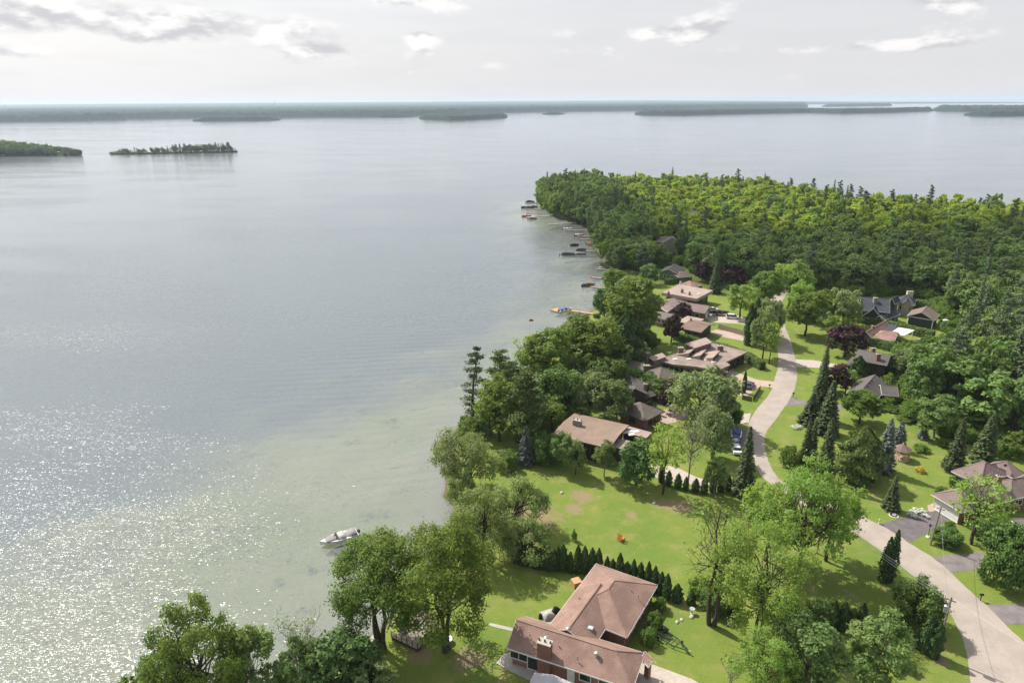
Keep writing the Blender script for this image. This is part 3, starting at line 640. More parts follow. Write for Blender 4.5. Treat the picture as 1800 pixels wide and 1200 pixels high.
# ------------------------------------------------------------------ trees
UP = np.array([0, 0, 1.0])
def unit(v): return v / np.maximum(1e-9, np.linalg.norm(v, axis=-1, keepdims=True))
def rand_dir(rg, n): return unit(rg.normal(size=(n, 3)))
def leaf_mesh(name, pos, nrm, size, aspect, tint, rg, along=None):
    n = len(pos)
    a = rand_dir(rg, n) if along is None else along
    t = unit(a - nrm * np.sum(a * nrm, 1)[:, None]); b = np.cross(nrm, t)
    s = np.broadcast_to(size, (n,))[:, None]
    V = np.stack([pos - t * s, pos + b * s * aspect + t * s * 0.15, pos + t * s, pos - b * s * aspect + t * s * 0.15], 1).reshape(-1, 3)
    F = np.arange(4 * n).reshape(n, 4)
    return np_mesh(name, V, F, attrs={'tint': np.repeat(tint, 4)})
def limbs(name, paths, n=6):
    m = MB()
    for pts, r0, r1 in paths:
        k = len(pts); m.tube(pts, [r0 + (r1 - r0) * i / (k - 1) for i in range(k)], n, cap=False)
    me = bpy.data.meshes.new(name); me.from_pydata(m.v, [], m.f); me.update()
    for p in me.polygons: p.use_smooth = True
    return me
def bend(a, b, rg, k=4, w=0.08, lift=0.0):
    a, b = np.array(a, float), np.array(b, float); L = np.linalg.norm(b - a); out = []
    j = rg.normal(size=(2, 3)) * w * L
    for i in range(k):
        t = i / (k - 1); out.append(tuple(a + (b - a) * t + (j[0] * math.sin(math.pi * t) + j[1] * 0.5 * math.sin(2 * math.pi * t)) + UP * lift * L * math.sin(math.pi * t)))
    return out

def broadleaf(seed, H=14.0, R=5.0, h0=0.22, lobes=18, clumps=16, leaves=18, leaf=0.34, spread=0.55, top=1.0, trunk=0.32, stems=1, lean=(0, 0), gap=0.0, droop=0.0, lobe_r=(0.27, 0.44), aspect=0.62, twigs=0):
    rg = np.random.default_rng(seed)
    zc = H * (h0 + 1) / 2; rz = H * (1 - h0) / 2
    D = []; k = 0
    while len(D) < lobes:                                      # lobes spread evenly over the crown
        d = rand_dir(rg, 1)[0]; k += 1
        if d[2] < -0.75: continue
        if k < 4000 and any(np.dot(d, e) > 0.80 - 0.0004 * k for e in D): continue
        D.append(d)
    D = np.array(D)
    rad = rg.uniform(0.5, 0.86, lobes); rad[rg.random(lobes) < 0.2] *= rg.uniform(1.05, 1.25)
    prof = np.where(D[:, 2] > 0, 1 - 0.25 * D[:, 2] * (1 - top), 1.0)
    LC = np.stack([D[:, 0] * R * rad * prof, D[:, 1] * R * rad * prof, zc + D[:, 2] * rz * rad * 0.98], 1)
    LC[:, :2] += np.outer((LC[:, 2] / H) ** 1.3, np.array(lean) * H)
    LR = R * rg.uniform(*lobe_r, lobes)
    cen = np.array([lean[0] * H * 0.5, lean[1] * H * 0.5, zc])
    pos, nrm, tint, siz = [], [], [], []
    for c, r in zip(LC, LR):
        if gap and rg.random() < gap: continue
        out = unit(c - cen)
        n = int(clumps * (r / (R * 0.35)) ** 1.6) + 3
        cd = unit(rand_dir(rg, n) + out * 0.35 + UP * 0.25)
        cp = c + cd * (r * rg.uniform(0.55, 1.08, n))[:, None] * np.array([1, 1, 0.85])
        ct = np.clip(rg.normal(0.45, 0.22, n) + rg.normal(0, 0.1), 0, 1)
        m = leaves
        p = np.repeat(cp, m, 0) + rg.normal(size=(n * m, 3)) * (r * 0.19) * np.array([1, 1, 0.62])
        if droop: p[:, 2] -= np.abs(rg.normal(size=n * m)) * droop
        nn = unit(unit(p - c) * 0.55 + UP * 0.55 + rg.normal(size=p.shape) * 0.42)
        pos.append(p); nrm.append(nn); tint.append(np.clip(np.repeat(ct, m) + rg.normal(0, 0.16, n * m), 0, 1)); siz.append(rg.uniform(0.6, 1.15, n * m) * leaf)
    pos, nrm, tint, siz = map(np.concatenate, (pos, nrm, tint, siz))
    al = None
    if droop: al = unit(rg.normal(size=pos.shape) * 0.4 - UP)
    crown = leaf_mesh('crown', pos, nrm, siz, aspect, tint, rg, al)
    paths = []; fork = H * (h0 + 0.10)
    for s in range(stems):
        a = rg.uniform(0, 6.28); off = np.array([math.cos(a), math.sin(a), 0]) * (0.5 if stems > 1 else 0.0)
        tr = trunk * (1 if stems == 1 else 0.7)
        tip = np.array([lean[0] * fork, lean[1] * fork, fork]) + off * 1.6
        paths.append((bend(off * 0.6 + UP * -0.3, tip, rg, 4, 0.03), tr * 1.25, tr * 0.8))
        paths.append((bend(tip, np.array([lean[0] * H * 0.85, lean[1] * H * .85, H * 0.86]) + off, rg, 5, 0.05), tr * 0.8, tr * 0.12))
        for i in range(s, lobes, stems):
            c = LC[i]; st = tip + (np.array([lean[0] * H * .6, lean[1] * H * .6, H * 0.6]) - tip) * rg.uniform(0.0, 0.8) * (1 if c[2] > fork + 2 else 0.1)
            paths.append((bend(st, c, rg, 4, 0.09, 0.05), tr * 0.36, tr * 0.07))
            for q in range(twigs):
                e = c + rand_dir(rg, 1)[0] * LR[i] * rg.uniform(0.8, 1.4)
                paths.append((bend(c + (st - c) * rg.uniform(0, 0.5), e, rg, 3, 0.08), tr * 0.10, 0.015))
    return crown, limbs('trunk', paths), (H, R)

def conifer(seed, H=12.0, R=2.6, h0=0.04, whorl=0.42, dens=1.0, leaf=0.34, droop=0.25, power=0.85, ragged=0.12):
    rg = np.random.default_rng(seed); pos, nrm, tint, siz, al = [], [], [], [], []
    z = H * h0
    while z < H * 0.985:
        f = 1 - z / H; r = R * (f ** power) * rg.uniform(1 - ragged, 1 + ragged) + 0.12
        nb = max(5, int((5 + 9 * f) * dens)); a0 = rg.uniform(0, 6.28)
        for k in range(nb):
            a = a0 + 6.283 * k / nb + rg.normal(0, 0.18); L = r * rg.uniform(0.78, 1.12); d = np.array([math.cos(a), math.sin(a), 0])
            side = np.array([-d[1], d[0], 0]); m = max(4, int(L / 0.17 * dens)); t = np.linspace(0.15, 1, m)
            ct = np.clip(rg.normal(0.4, 0.25), 0, 1)
            for sgn in (-1, 0, 1):
                w = (0.26 * L * (1 - t * 0.75)) * sgn
                p = np.outer(t * L, d) + np.outer(w, side); p[:, 2] = z - droop * (t * L) ** 1.15 + 0.18 * L * t ** 3 + rg.normal(0, 0.06, m)
                pos.append(p); nn = unit(UP * 0.9 + d * 0.35 + rg.normal(size=(m, 3)) * 0.35); nrm.append(nn)
                al.append(unit(d + side * sgn * 0.7 - UP * droop * 0.8 + rg.normal(size=(m, 3)) * 0.2)); tint.append(np.clip(ct + t * 0.22 - 0.1 + rg.normal(0, .12, m), 0, 1))
                siz.append(leaf * rg.uniform(0.7, 1.15, m) * (0.55 + 0.45 * f ** 0.5))
        z += whorl * (0.55 + 0.6 * f) * rg.uniform(0.85, 1.15)
    crown = leaf_mesh('crown', *map(np.concatenate, (pos, nrm)), np.concatenate(siz), 0.42, np.concatenate(tint), rg, np.concatenate(al))
    return crown, limbs('trunk', [([(0, 0, -0.3), (0, 0, H * 0.5), (0, 0, H * 0.97)], 0.02 * H, 0.02)]), (H, R)

def white_pine(seed, H=18.0, R=4.0, h0=0.25, plates=26, wind=0.0, leaf=0.4, per=70):
    rg = np.random.default_rng(seed); pos, nrm, tint, siz, al = [], [], [], [], []; paths = [(bend((0, 0, -0.3), (wind * H * 0.12, 0, H * 0.97), rg, 6, 0.012), 0.026 * H, 0.03)]
    for i in range(plates):
        f = i / (plates - 1); z = H * (h0 + (1 - h0) * f); a = i * 2.4 + rg.normal(0, .4)
        L = R * (0.35 + 0.75 * math.sin(math.pi * min(1, (1 - f) * 0.82 + 0.1))) * rg.uniform(0.55, 1.15) * (1 - 0.45 * f)
        d = np.array([math.cos(a) - wind * 0.8, math.sin(a), 0]); d /= np.linalg.norm(d)
        st = np.array([wind * H * 0.12 * z / H, 0, z]); e = st + d * L + UP * L * rg.uniform(0.05, 0.35)
        paths.append((bend(st, e, rg, 4, 0.05), 0.07, 0.02))
        for c in (0.45, 0.75, 1.0):
            q = st + (e - st) * c; n = int(per * (0.5 + 0.5 * c)); rr = 0.16 + 0.24 * L
            p = q + rg.normal(size=(n, 3)) * np.array([rr, rr, 0.14 + 0.03 * L]) * 0.8
            pos.append(p); nrm.append(unit(UP * 0.8 + rg.normal(size=(n, 3)) * 0.45)); al.append(unit(d * 0.7 + UP * 0.25 + rg.normal(size=(n, 3)) * 0.5))
            tint.append(np.clip(rg.normal(0.45, 0.2) + rg.normal(0, 0.15, n), 0, 1)); siz.append(leaf * rg.uniform(0.6, 1.1, n))
    crown = leaf_mesh('crown', *map(np.concatenate, (pos, nrm)), np.concatenate(siz), 0.4, np.concatenate(tint), rg, np.concatenate(al))
    return crown, limbs('trunk', paths), (H, R)

def column(seed, H=5.0, R=0.75, n=2600, leaf=0.14, belly=0.3, tip=0.12, forks=1, flute=0.16):
    """upright cedar: dense flat sprays over a fluted spindle"""
    rg = np.random.default_rng(seed); P_, Nn, Tt = [], [], []
    for q in range(forks):
        hq = H * (1 - 0.12 * q); off = np.array([0.28 * R * (q if q else -(forks > 1)), 0.1 * R * q, 0]) * 1.6
        rq = R * (1 if forks == 1 else 0.72)
        t = rg.random(n // forks) ** 0.9; a = rg.uniform(0, 6.283, len(t))
        prof = np.where(t < belly, 0.72 + 0.28 * np.sin(t / belly * 1.57), np.maximum(tip, np.cos((t - belly) / (1 - belly) * 1.57) ** 0.72)) * rq
        fl = 1 + flute * np.sin(a * 5 + 4 * np.sin(t * 7 + seed)) + flute * 0.8 * np.sin(a * 2 + t * 23) + rg.normal(0, 0.09, len(t))
        r = prof * fl * (1 - 0.16 * rg.random(len(t)))
        P_.append(np.stack([np.cos(a) * r, np.sin(a) * r, t * hq + 0.02], 1) + off)
        Nn.append(unit(np.stack([np.cos(a), np.sin(a), 0.45 + 0 * a], 1) + rg.normal(size=(len(t), 3)) * 0.45))
        Tt.append(np.clip(0.42 + 0.2 * np.sin(a * 5 + t * 9) + rg.normal(0, 0.2, len(t)), 0, 1))
    pos, nrm, tint = map(np.concatenate, (P_, Nn, Tt))
    crown = leaf_mesh('crown', pos, nrm, leaf * rg.uniform(0.7, 1.3, len(pos)), 0.55, tint, rg, unit(UP + rg.normal(size=pos.shape) * 0.5))
    paths = [([(0.28 * R * (q if q else -(forks > 1)) * 1.6, 0.16 * R * q, -0.2), (0.28 * R * (q if q else -(forks > 1)) * 1.6, 0.16 * R * q, H * 0.45), (0.28 * R * (q if q else -(forks > 1)) * 1.6, 0.16 * R * q, H * (0.9 - .12 * q))], R * 0.62 if q < 0 else R * 0.5, 0.02) for q in range(forks)]
    return crown, limbs('trunk', paths, 8), (H, R)

def bare_tree(seed, H=10.0, R=3.5, n=22, leaves=0):
    rg = np.random.default_rng(seed); paths = [(bend((0, 0, -.3), (0.2, 0.1, H * 0.9), rg, 6, 0.03), 0.16, 0.02)]
    ends = []
    for i in range(n):
        z = H * rg.uniform(0.22, 0.75); a = rg.uniform(0, 6.28); L = R * rg.uniform(0.5, 1.1)
        e = np.array([math.cos(a) * L, math.sin(a) * L, min(H, z + L * rg.uniform(0.6, 1.3))]); paths.append((bend((0, 0, z), e, rg, 4, 0.07), 0.06, 0.015))
        for q in range(7):
            s = np.array([0, 0, z]) + (e - np.array([0, 0, z])) * rg.uniform(0.3, 1); f = s + rand_dir(rg, 1)[0] * L * 0.35 + UP * L * 0.25; ends.append(f)
            paths.append((bend(s, f, rg, 3, 0.08), 0.025, 0.008))
    ends = np.array(ends); k = max(3, leaves)
    p = np.repeat(ends, k, 0) + rg.normal(size=(len(ends) * k, 3)) * 0.35
    crown = leaf_mesh('crown', p, unit(UP + rg.normal(size=p.shape)), 0.16 * np.ones(len(p)), 0.6, rg.random(len(p)), rg)
    return crown, limbs('trunk', paths, 4), (H, R)

# one set of source meshes per kind; every tree in the scene is an object of its own that shares them
KINDS = {}
def kind(name, leafm, bark, variants): KINDS[name] = (leafm, bark, variants)
kind('maple', 'leaf_maple', 'bark', [broadleaf(s, 15, 5.5, 0.16, 22, 17, 17, 0.36) for s in (1, 2, 3)])
kind('hero_maple', 'leaf_maple', 'bark', [broadleaf(31, 19, 6.6, 0.16, 30, 44, 26, 0.19, stems=3, trunk=0.5, lobe_r=(0.24, 0.38), twigs=2), broadleaf(32, 19, 7.2, 0.20, 32, 44, 26, 0.19, stems=2, trunk=0.5, lobe_r=(0.22, 0.36), twigs=2), broadleaf(33, 18, 6.5, 0.15, 24, 42, 26, 0.19, gap=0.12, trunk=0.4, lobe_r=(0.2, 0.36), twigs=3)])
kind('ash', 'leaf_ash', 'bark', [broadleaf(s, 16, 6.5, 0.18, 26, 20, 15, 0.33, lobe_r=(0.2, 0.34), twigs=2) for s in (41, 42, 43)])
kind('hero_ash', 'leaf_ash', 'bark', [broadleaf(45, 20, 9.0, 0.16, 42, 30, 22, 0.20, lobe_r=(0.16, 0.28), twigs=2, trunk=0.42, stems=2), broadleaf(46, 19, 7.2, 0.16, 36, 28, 22, 0.19, lobe_r=(0.18, 0.3), twigs=2, trunk=0.36)])
kind('dark_maple', 'leaf_dark', 'bark', [broadleaf(s, 11, 4.5, 0.06, 24, 17, 16, 0.30, lobe_r=(0.26, 0.4)) for s in (51, 52)])
kind('willow', 'leaf_willow', 'bark', [broadleaf(61, 13, 6, 0.12, 28, 26, 18, 0.26, lean=(-0.28, 0.0), droop=0.5, aspect=0.36, lobe_r=(0.2, 0.34), twigs=3), broadleaf(62, 14, 5, 0.1, 24, 26, 18, 0.26, droop=0.6, aspect=0.36, lobe_r=(0.22, 0.36), twigs=3, lean=(-.06, 0)), broadleaf(63, 7, 5, 0.12, 18, 24, 18, 0.24, lean=(0.3, 0.0), droop=0.4, aspect=0.36, lobe_r=(0.2, 0.33), twigs=3)])
kind('silver', 'leaf_silver', 'bark', [broadleaf(s, 11, 6, 0.1, 26, 19, 16, 0.34, lobe_r=(0.22, 0.36)) for s in (71, 72)])
kind('purple', 'leaf_purple', 'bark', [broadleaf(s, 9, 3.6, 0.06, 20, 15, 16, 0.3, lobe_r=(0.28, 0.42)) for s in (81, 82)])
kind('sparse', 'leaf_ash', 'bark', [broadleaf(91, 17, 6.0, 0.2, 22, 5, 4, 0.22, lobe_r=(0.24, 0.4), twigs=9, trunk=0.46, stems=2), broadleaf(92, 12, 4.5, 0.25, 18, 9, 8, 0.26, lobe_r=(0.24, 0.4), twigs=4, trunk=0.22)])
kind('bare', 'leaf_silver', 'bark_grey', [bare_tree(95, 10, 3.6, 26, 4), bare_tree(96, 7, 2.4, 16, 3)])
kind('birch', 'leaf_wood', 'bark_grey', [broadleaf(s, 12, 3.6, 0.12, 28, 24, 18, 0.2, lobe_r=(0.22, 0.36), twigs=2, trunk=0.18) for s in (97, 98)])
kind('shrub', 'leaf_shrub', 'bark', [broadleaf(s, 3.0, 2.2, 0.0, 16, 13, 14, 0.17, lobe_r=(0.3, 0.45), trunk=0.1) for s in (101, 102, 103)])
kind('yew', 'leaf_hedge', 'bark', [broadleaf(s, 5.0, 3.0, 0.0, 34, 30, 18, 0.17, lobe_r=(0.3, 0.4), trunk=0.14) for s in (105, 106)])
kind('spruce', 'needle_spruce', 'bark', [conifer(111, 14, 2.6), conifer(112, 14, 2.3, droop=0.32), conifer(113, 13, 2.9, droop=0.2)])
kind('blue_spruce', 'needle_blue', 'bark', [conifer(115, 10, 2.4, droop=0.12, dens=1.15), conifer(116, 8, 2.1, droop=0.1, dens=1.1)])
kind('pine', 'needle_pine', 'bark', [white_pine(121, 18, 4.2, 0.22, 30), white_pine(122, 16, 5, 0.1, 38, per=95)])
kind('lone_pine', 'needle_spruce', 'bark', [white_pine(125, 19, 3.1, 0.12, 26, wind=0.6, per=62, leaf=.34)])
kind('dusky', 'needle_dusky', 'bark_grey', [white_pine(128, 18, 3.6, 0.2, 28, per=75), conifer(129, 17, 3.0, 0.15, whorl=0.7, dens=0.8, droop=0.3, ragged=0.3, leaf=0.45)])
kind('cedar', 'leaf_cedar', 'bark', [column(131, n=3400, leaf=.12), column(132, n=3400, leaf=.12), column(133, n=3400, leaf=.12, forks=2), column(134, R=0.7, n=3400, leaf=.12, flute=0.2)])
kind('big_cedar', 'leaf_cedar', 'bark', [column(135, 9, 2.8, 9000, 0.24, belly=0.35, tip=0.1, flute=0.2), column(136, 9, 1.5, 7000, 0.2, forks=2, belly=0.4)])
kind('olive_cedar', 'needle_pine', 'bark', [column(137, 9, 2.9, 12000, 0.22, belly=0.3, tip=0.08, flute=0.22)])
kind('wood', 'leaf_wood', 'bark', [broadleaf(200 + s, 14, 4.2, 0.1, 14, 11, 12, 0.52, lobe_r=(0.3, 0.46)) for s in range(5)])
kind('grove', 'leaf_grove_lit', 'bark', [broadleaf(220 + s, 14, 4.2, 0.1, 14, 11, 12, 0.52, lobe_r=(0.3, 0.46)) for s in range(4)])
kind('flowers', 'bloom_white', 'bark', [broadleaf(241, 0.8, 1.2, 0.0, 12, 8, 8, 0.1, trunk=0.02)])
kind('orange_flowers', 'bloom_orange', 'bark', [broadleaf(242, 0.9, 1.0, 0.0, 12, 8, 8, 0.1, trunk=0.02)])
_rt = random.Random(77)
def plant(kd, var, x, y, h, r, label, group=None, name='tree', cat='tree', rot=None, z=0.0):
    lm, bk, vs_ = KINDS[kd]; cr, tk, (H0, R0) = vs_[var % len(vs_)]
    o = empty(name, (x, y, z), label, cat, group)
    o.scale = (r / R0, r / R0, h / H0); o.rotation_euler = (0, 0, _rt.uniform(0, 6.28) if rot is None else rot)
    link('crown', cr, MATS[lm], o); link('trunk', tk, MATS[bk], o)
    return o

TREES = [
 # kind, variant, x, y, height, crown radius, name, label, fixed rotation
 ('hero_maple', 0, -18.4,75.7,19.1,6.35, 'maple_tree', 'large multi stemmed maple left of the lakeside deck', None),
 ('hero_maple', 1, -9.4,75.4,20.1,6.97, 'maple_tree', 'large spreading maple right of the lakeside deck', None),
 ('hero_maple', 2, -36.6,62.2,20.5,5.37, 'maple_tree', 'maple with ragged crown in the bottom left corner', None),
 ('birch', 0, -31.7,64.4,14.2,3.18, 'birch_tree', 'slender young tree right of the corner maple', None),
 ('birch', 1, -26.8,65.8,11.0,2.87, 'birch_tree', 'thin pale stemmed sapling at the bottom shore', None),
 ('bare', 0, -26.4,67.6,12.2,2.48, 'bare_tree', 'grey leafless sapling rising from the shore bushes', None),
 ('dark_maple', 0, -21.8,67.5,10.3,4.53, 'bush', 'big green bush at the water edge below the deck maples', None),
 ('silver', 1, -18.4,66.6,6.9,3.25, 'bush', 'dusty grey green bush beside the shaded lawn', None),
 ('dark_maple', 1, -41.2,61.5,12.9,4.09, 'bush', 'low green bush under the corner maple', None),
 ('willow', 0, -7.1,115.8,14.3,6.88, 'willow_tree', 'willow leaning far out over the water', 0.0),
 ('willow', 1, -4.8,95.1,16.1,4.73, 'willow_tree', 'tall pale willow behind the deck maples', 0.3),
 ('willow', 2, -0.4,104.0,10.0,5.90, 'willow_tree', 'low sprawling willow on bare ground', 0.0),
 ('willow', 2, 1.2,93.9,7.9,4.87, 'willow_tree', 'sprawling willow over the end of the cedar row', 0.5),
 ('willow', 1, -9.4,108.2,10.7,3.15, 'willow_tree', 'short willow at the undercut bank', 2.0),
 ('hero_ash', 0, 33.6,75.5,21.5,7.13, 'ash_tree', 'broad light green ash with dark trunk on the front lawn', None),
 ('hero_ash', 1, 44.3,88.1,21.7,7.14, 'ash_tree', 'tall light green ash beside the road bend', None),
 ('ash', 2, 51.7,94.4,15.8,5.18, 'ash_tree', 'light green ash overhanging the pale road', None),
 ('ash', 0, 41.7,94.5,15.1,4.71, 'ash_tree', 'light green ash nearest the big roadside spruce', 2.2),
 ('sparse', 0, 28.7,79.9,22.1,5.79, 'sparse_tree', 'thinly leafed tree with bare spreading limbs', 0.0),
 ('birch', 0, 36.4,66.4,13.1,4.47, 'birch_tree', 'bright green tree at the bottom edge left of the birch', None),
 ('birch', 1, 45.4,67.0,13.7,3.99, 'birch_tree', 'grey green birch at the bottom edge near the road', None),
 ('hero_ash', 1, 30.5,65.8,11.6,4.30, 'ash_tree', 'light green young ash at the bottom edge', 1.0),
 ('bare', 1, 27.6,67.4,6.6,1.60, 'bare_tree', 'small dead white sapling at the bottom edge', None),
 ('yew', 0, 58.2,80.3,7.2,3.07, 'round_shrub', 'big round dark shrub on the lawn inside the road curve', None),
 ('cedar', 2, 58.9,89.3,9.3,1.17, 'cedar_tree', 'tall twin tipped cedar alone beside the road', None),
 ('big_cedar', 1, 56.9,74.0,6.6,1.17, 'cedar_tree', 'clump of cedars at the transformer pole', None),
 ('cedar', 0, 55.9,75.5,3.0,0.55, 'cedar_tree', 'small cedar left of the clump at the pole', None),
 ('cedar', 2, 54.1,77.0,2.6,0.64, 'cedar_tree', 'small twin cedar above the dry bush', None),
 ('bare', 1, 52.6,73.5,3.6,1.24, 'dry_bush', 'dry pinkish bush below the small twin cedar', None),
 ('shrub', 0, 52.5,71.3,1.7,0.91, 'shrub', 'low green shrub below the dry bush', None),
 ('yew', 1, 76.8,87.5,11.1,3.73, 'round_shrub', 'dense bushy tree at the right edge between two driveways', None),
 ('sparse', 1, 78.4,98.5,14.0,4.67, 'sparse_tree', 'thin locust tree in front of the mauve roofed house', None),
 ('bare', 0, 78.7,99.5,10.4,2.55, 'bare_tree', 'dead grey limbs beside the thin locust tree', None),
 ('spruce', 2, 70.1,109.2,7.3,1.59, 'spruce_tree', 'small lone spruce on the sunny lawn by the road', None),
 ('olive_cedar', 0, 69.1,119.9,11.7,3.77, 'cedar_tree', 'broad olive cedar left of the blue spruce', None),
 ('blue_spruce', 0, 75.7,123.0,12.2,2.21, 'blue_spruce', 'tall blue spruce next to the gazebo lawn', None),
 ('blue_spruce', 1, 83.7,132.1,7.1,1.73, 'blue_spruce', 'shorter blue spruce behind the gazebo', None),
 ('blue_spruce', 1, 92.1,137.2,3.4,1.28, 'blue_spruce', 'little blue spruce at the wood edge', None),
 ('spruce', 0, 60.2,124.5,11.4,1.65, 'spruce_tree', 'narrow dark spruce left in the roadside trio', None),
 ('spruce', 1, 62.5,126.9,9.8,1.56, 'spruce_tree', 'narrow dark spruce middle in the roadside trio', None),
 ('spruce', 0, 61.8,119.1,14.2,2.27, 'spruce_tree', 'tallest dark spruce of the roadside trio', None),
 ('shrub', 1, 57.3,124.6,4.8,2.12, 'shrub', 'leafy bush at the foot of the roadside spruces', None),
 ('spruce', 1, 71.5,139.8,13.2,2.73, 'spruce_tree', 'tall pointed spruce beside the road verge', None),
 ('spruce', 0, 72.8,147.7,15.0,2.72, 'spruce_tree', 'tall dark spruce near the short grey drive', None),
 ('spruce', 2, 69.7,144.7,8.0,2.67, 'spruce_tree', 'low wide spruce at the edge of the short grey drive', None),
 ('spruce', 1, 80.2,162.8,13.5,1.92, 'spruce_tree', 'thin spire spruce by the pale gravel drive', None),
 ('purple', 0, 83.9,162.8,7.9,3.25, 'purple_tree', 'dusky small tree between spruces and split level house', None),
 ('sparse', 1, 86.4,162.7,7.1,2.96, 'tree', 'loose grey green tree in front of the split level house', None),
 ('spruce', 2, 90.3,123.2,12.0,2.22, 'spruce_tree', 'grey spruce with bare lower trunk beside the mauve roof', None),
 ('spruce', 0, 98.5,126.4,11.2,2.62, 'spruce_tree', 'broad grey spruce behind the mauve roofed house', None),
 ('maple', 0, 81.5,144.9,8.4,4.55, 'maple_tree', 'small spreading maple in front of the grey bungalow', None),
 ('big_cedar', 0, 91.3,167.1,8.4,2.27, 'cedar_tree', 'cone shaped cedar by the split level house', None),
 ('shrub', 2, 96.3,161.8,5.1,2.06, 'shrub', 'green bush between the split level house and bungalow', None),
 ('purple', 1, 98.5,188.9,10.4,4.88, 'purple_tree', 'large purple leafed tree on the right lawn', None),
 ('ash', 2, 98.7,200.9,10.2,3.91, 'ash_tree', 'yellow green rounded tree left of the purple tree', None),
 ('ash', 1, 112.7,214.8,6.3,3.40, 'ash_tree', 'small yellow green tree above the purple tree', None),
 ('silver', 0, 111.2,218.4,13.8,5.37, 'tree', 'pale dusty tree left of the navy house', None),
 ('maple', 1, 94.5,208.1,14.8,5.87, 'maple_tree', 'round green maple at the top of the road', None),
 ('maple', 2, 106.4,223.0,11.5,4.68, 'maple_tree', 'green maple behind the round one at the road top', None),
 ('lone_pine', 0, -9.2,145.0,19.4,3.21, 'pine_tree', 'wind bent lone pine on the point over the water', 0.0),
 ('pine', 0, -2.8,145.8,18.2,4.04, 'pine_tree', 'dark tipped pine right of the lone pine', None),
 ('pine', 1, 3.0,132.6,18.3,4.97, 'pine_tree', 'broad layered pine above the blue spruce', None),
 ('maple', 0, -3.0,137.2,15.6,5.37, 'maple_tree', 'yellow green maple beneath the pines', None),
 ('dark_maple', 1, -5.1,140.0,8.5,3.64, 'tree', 'dark low tree at the foot of the lone pine', None),
 ('shrub', 0, -9.5,140.1,3.9,2.86, 'shrub', 'olive shrubs on the tip of the point', None),
 ('blue_spruce', 0, 2.8,127.2,8.8,2.04, 'blue_spruce', 'blue spruce at the top corner of the big lawn', None),
 ('shrub', 1, -1.4,124.9,3.9,2.60, 'shrub', 'rounded bright shrub left of the lawn blue spruce', None),
 ('yew', 0, 6.8,127.6,6.7,3.13, 'shrub', 'dark shrubbery beside the batten roofed house', None),
 ('maple', 1, 8.8,164.0,18.0,6.55, 'maple_tree', 'tall green tree by the water above the point', None),
 ('sparse', 1, 5.2,167.8,16.0,5.16, 'sparse_tree', 'twiggy shore tree left of the tall green tree', None),
 ('maple', 2, 22.0,172.2,18.7,7.77, 'maple_tree', 'bright rounded maple above the wooded bank', None),
 ('silver', 0, 18.3,148.5,12.2,5.19, 'tree', 'grey green rounded tree behind the batten roofed house', None),
 ('yew', 1, 11.6,149.6,13.6,5.23, 'tree', 'dusky dense tree above the batten roofed house', None),
 ('dark_maple', 0, 14.8,163.9,9.9,5.06, 'tree', 'shaded tree under the tall bank trees', None),
 ('birch', 0, 24.3,144.5,12.4,4.01, 'tree', 'bright green tree beside the brown hip roof', None),
 ('maple', 0, 36.4,197.4,22.6,8.76, 'maple_tree', 'big sunlit maple over the shoreline docks', None),
 ('big_cedar', 0, 32.2,181.8,16.5,3.91, 'cedar_tree', 'dark tall cedar below the big sunlit maple', None),
 ('dark_maple', 1, 41.0,203.7,14.9,3.60, 'tree', 'dark tree behind the big sunlit maple', None),
 ('yew', 0, 41.1,197.3,5.9,3.85, 'shrub', 'dark shrubs below the brick porch', None),
 ('birch', 1, 10.4,123.8,9.4,2.58, 'tree', 'green tree at the corner of the batten roofed house', None),
 ('silver', 1, 12.8,122.4,8.0,2.32, 'tree', 'pale green bush tree before the batten roofed house', None),
 ('birch', 0, 18.5,121.4,8.5,2.42, 'tree', 'green bushy tree below the flat roof wing', None),
 ('dark_maple', 0, 24.4,118.3,10.6,3.84, 'maple_tree', 'dense dark globe maple at the top of the lawn', None),
 ('sparse', 1, 29.0,114.9,16.2,3.75, 'sparse_tree', 'airy pale tree right of the globe maple', None),
 ('bare', 0, 34.1,116.1,17.8,4.00, 'bare_tree', 'grey twiggy dead tree behind the young cedars', None),
 ('silver', 1, 42.3,128.1,11.9,4.10, 'tree', 'pale green tree behind the dead tree', None),
 ('birch', 1, 38.6,114.0,8.9,2.19, 'tree', 'upright green tree at the end of the young cedars', None),
 ('spruce', 1, 44.5,114.7,14.6,2.20, 'spruce_tree', 'tall grey spruce standing at the road bend', None),
 ('silver', 0, 43.8,143.0,15.6,7.94, 'tree', 'large silvery tree before the flat roofed house', None),
 ('yew', 0, 50.9,144.1,7.0,2.40, 'shrub', 'dark rounded yew beside the silvery tree', None),
 ('purple', 1, 38.7,152.4,8.2,2.79, 'purple_tree', 'dark purple tree left of the silvery tree', None),
 ('yew', 1, 31.1,163.6,6.4,5.94, 'shrub', 'leafy hedge bush between two brown roofs', None),
 ('yew', 0, 36.5,160.6,5.2,3.51, 'shrub', 'leafy hedge bush next to the dark purple tree', None),
 ('purple', 0, 50.1,202.4,9.4,2.69, 'purple_tree', 'cone shaped purple tree by the flat pale roof', None),
 ('purple', 1, 59.3,225.9,6.6,2.57, 'purple_tree', 'round purple tree before the ranch house', None),
 ('purple', 0, 79.9,278.4,8.5,3.34, 'purple_tree', 'purple tree above the red hip roof', None),
 ('purple', 1, 88.9,268.9,9.7,5.09, 'purple_tree', 'purple tree at the wood edge right of the red roof', None),
 ('spruce', 2, 80.1,260.4,13.7,2.70, 'spruce_tree', 'drooping spruce between the two purple trees', None),
 ('big_cedar', 1, 74.2,199.8,15.1,1.95, 'poplar_tree', 'dark narrow column tree beside the road', None),
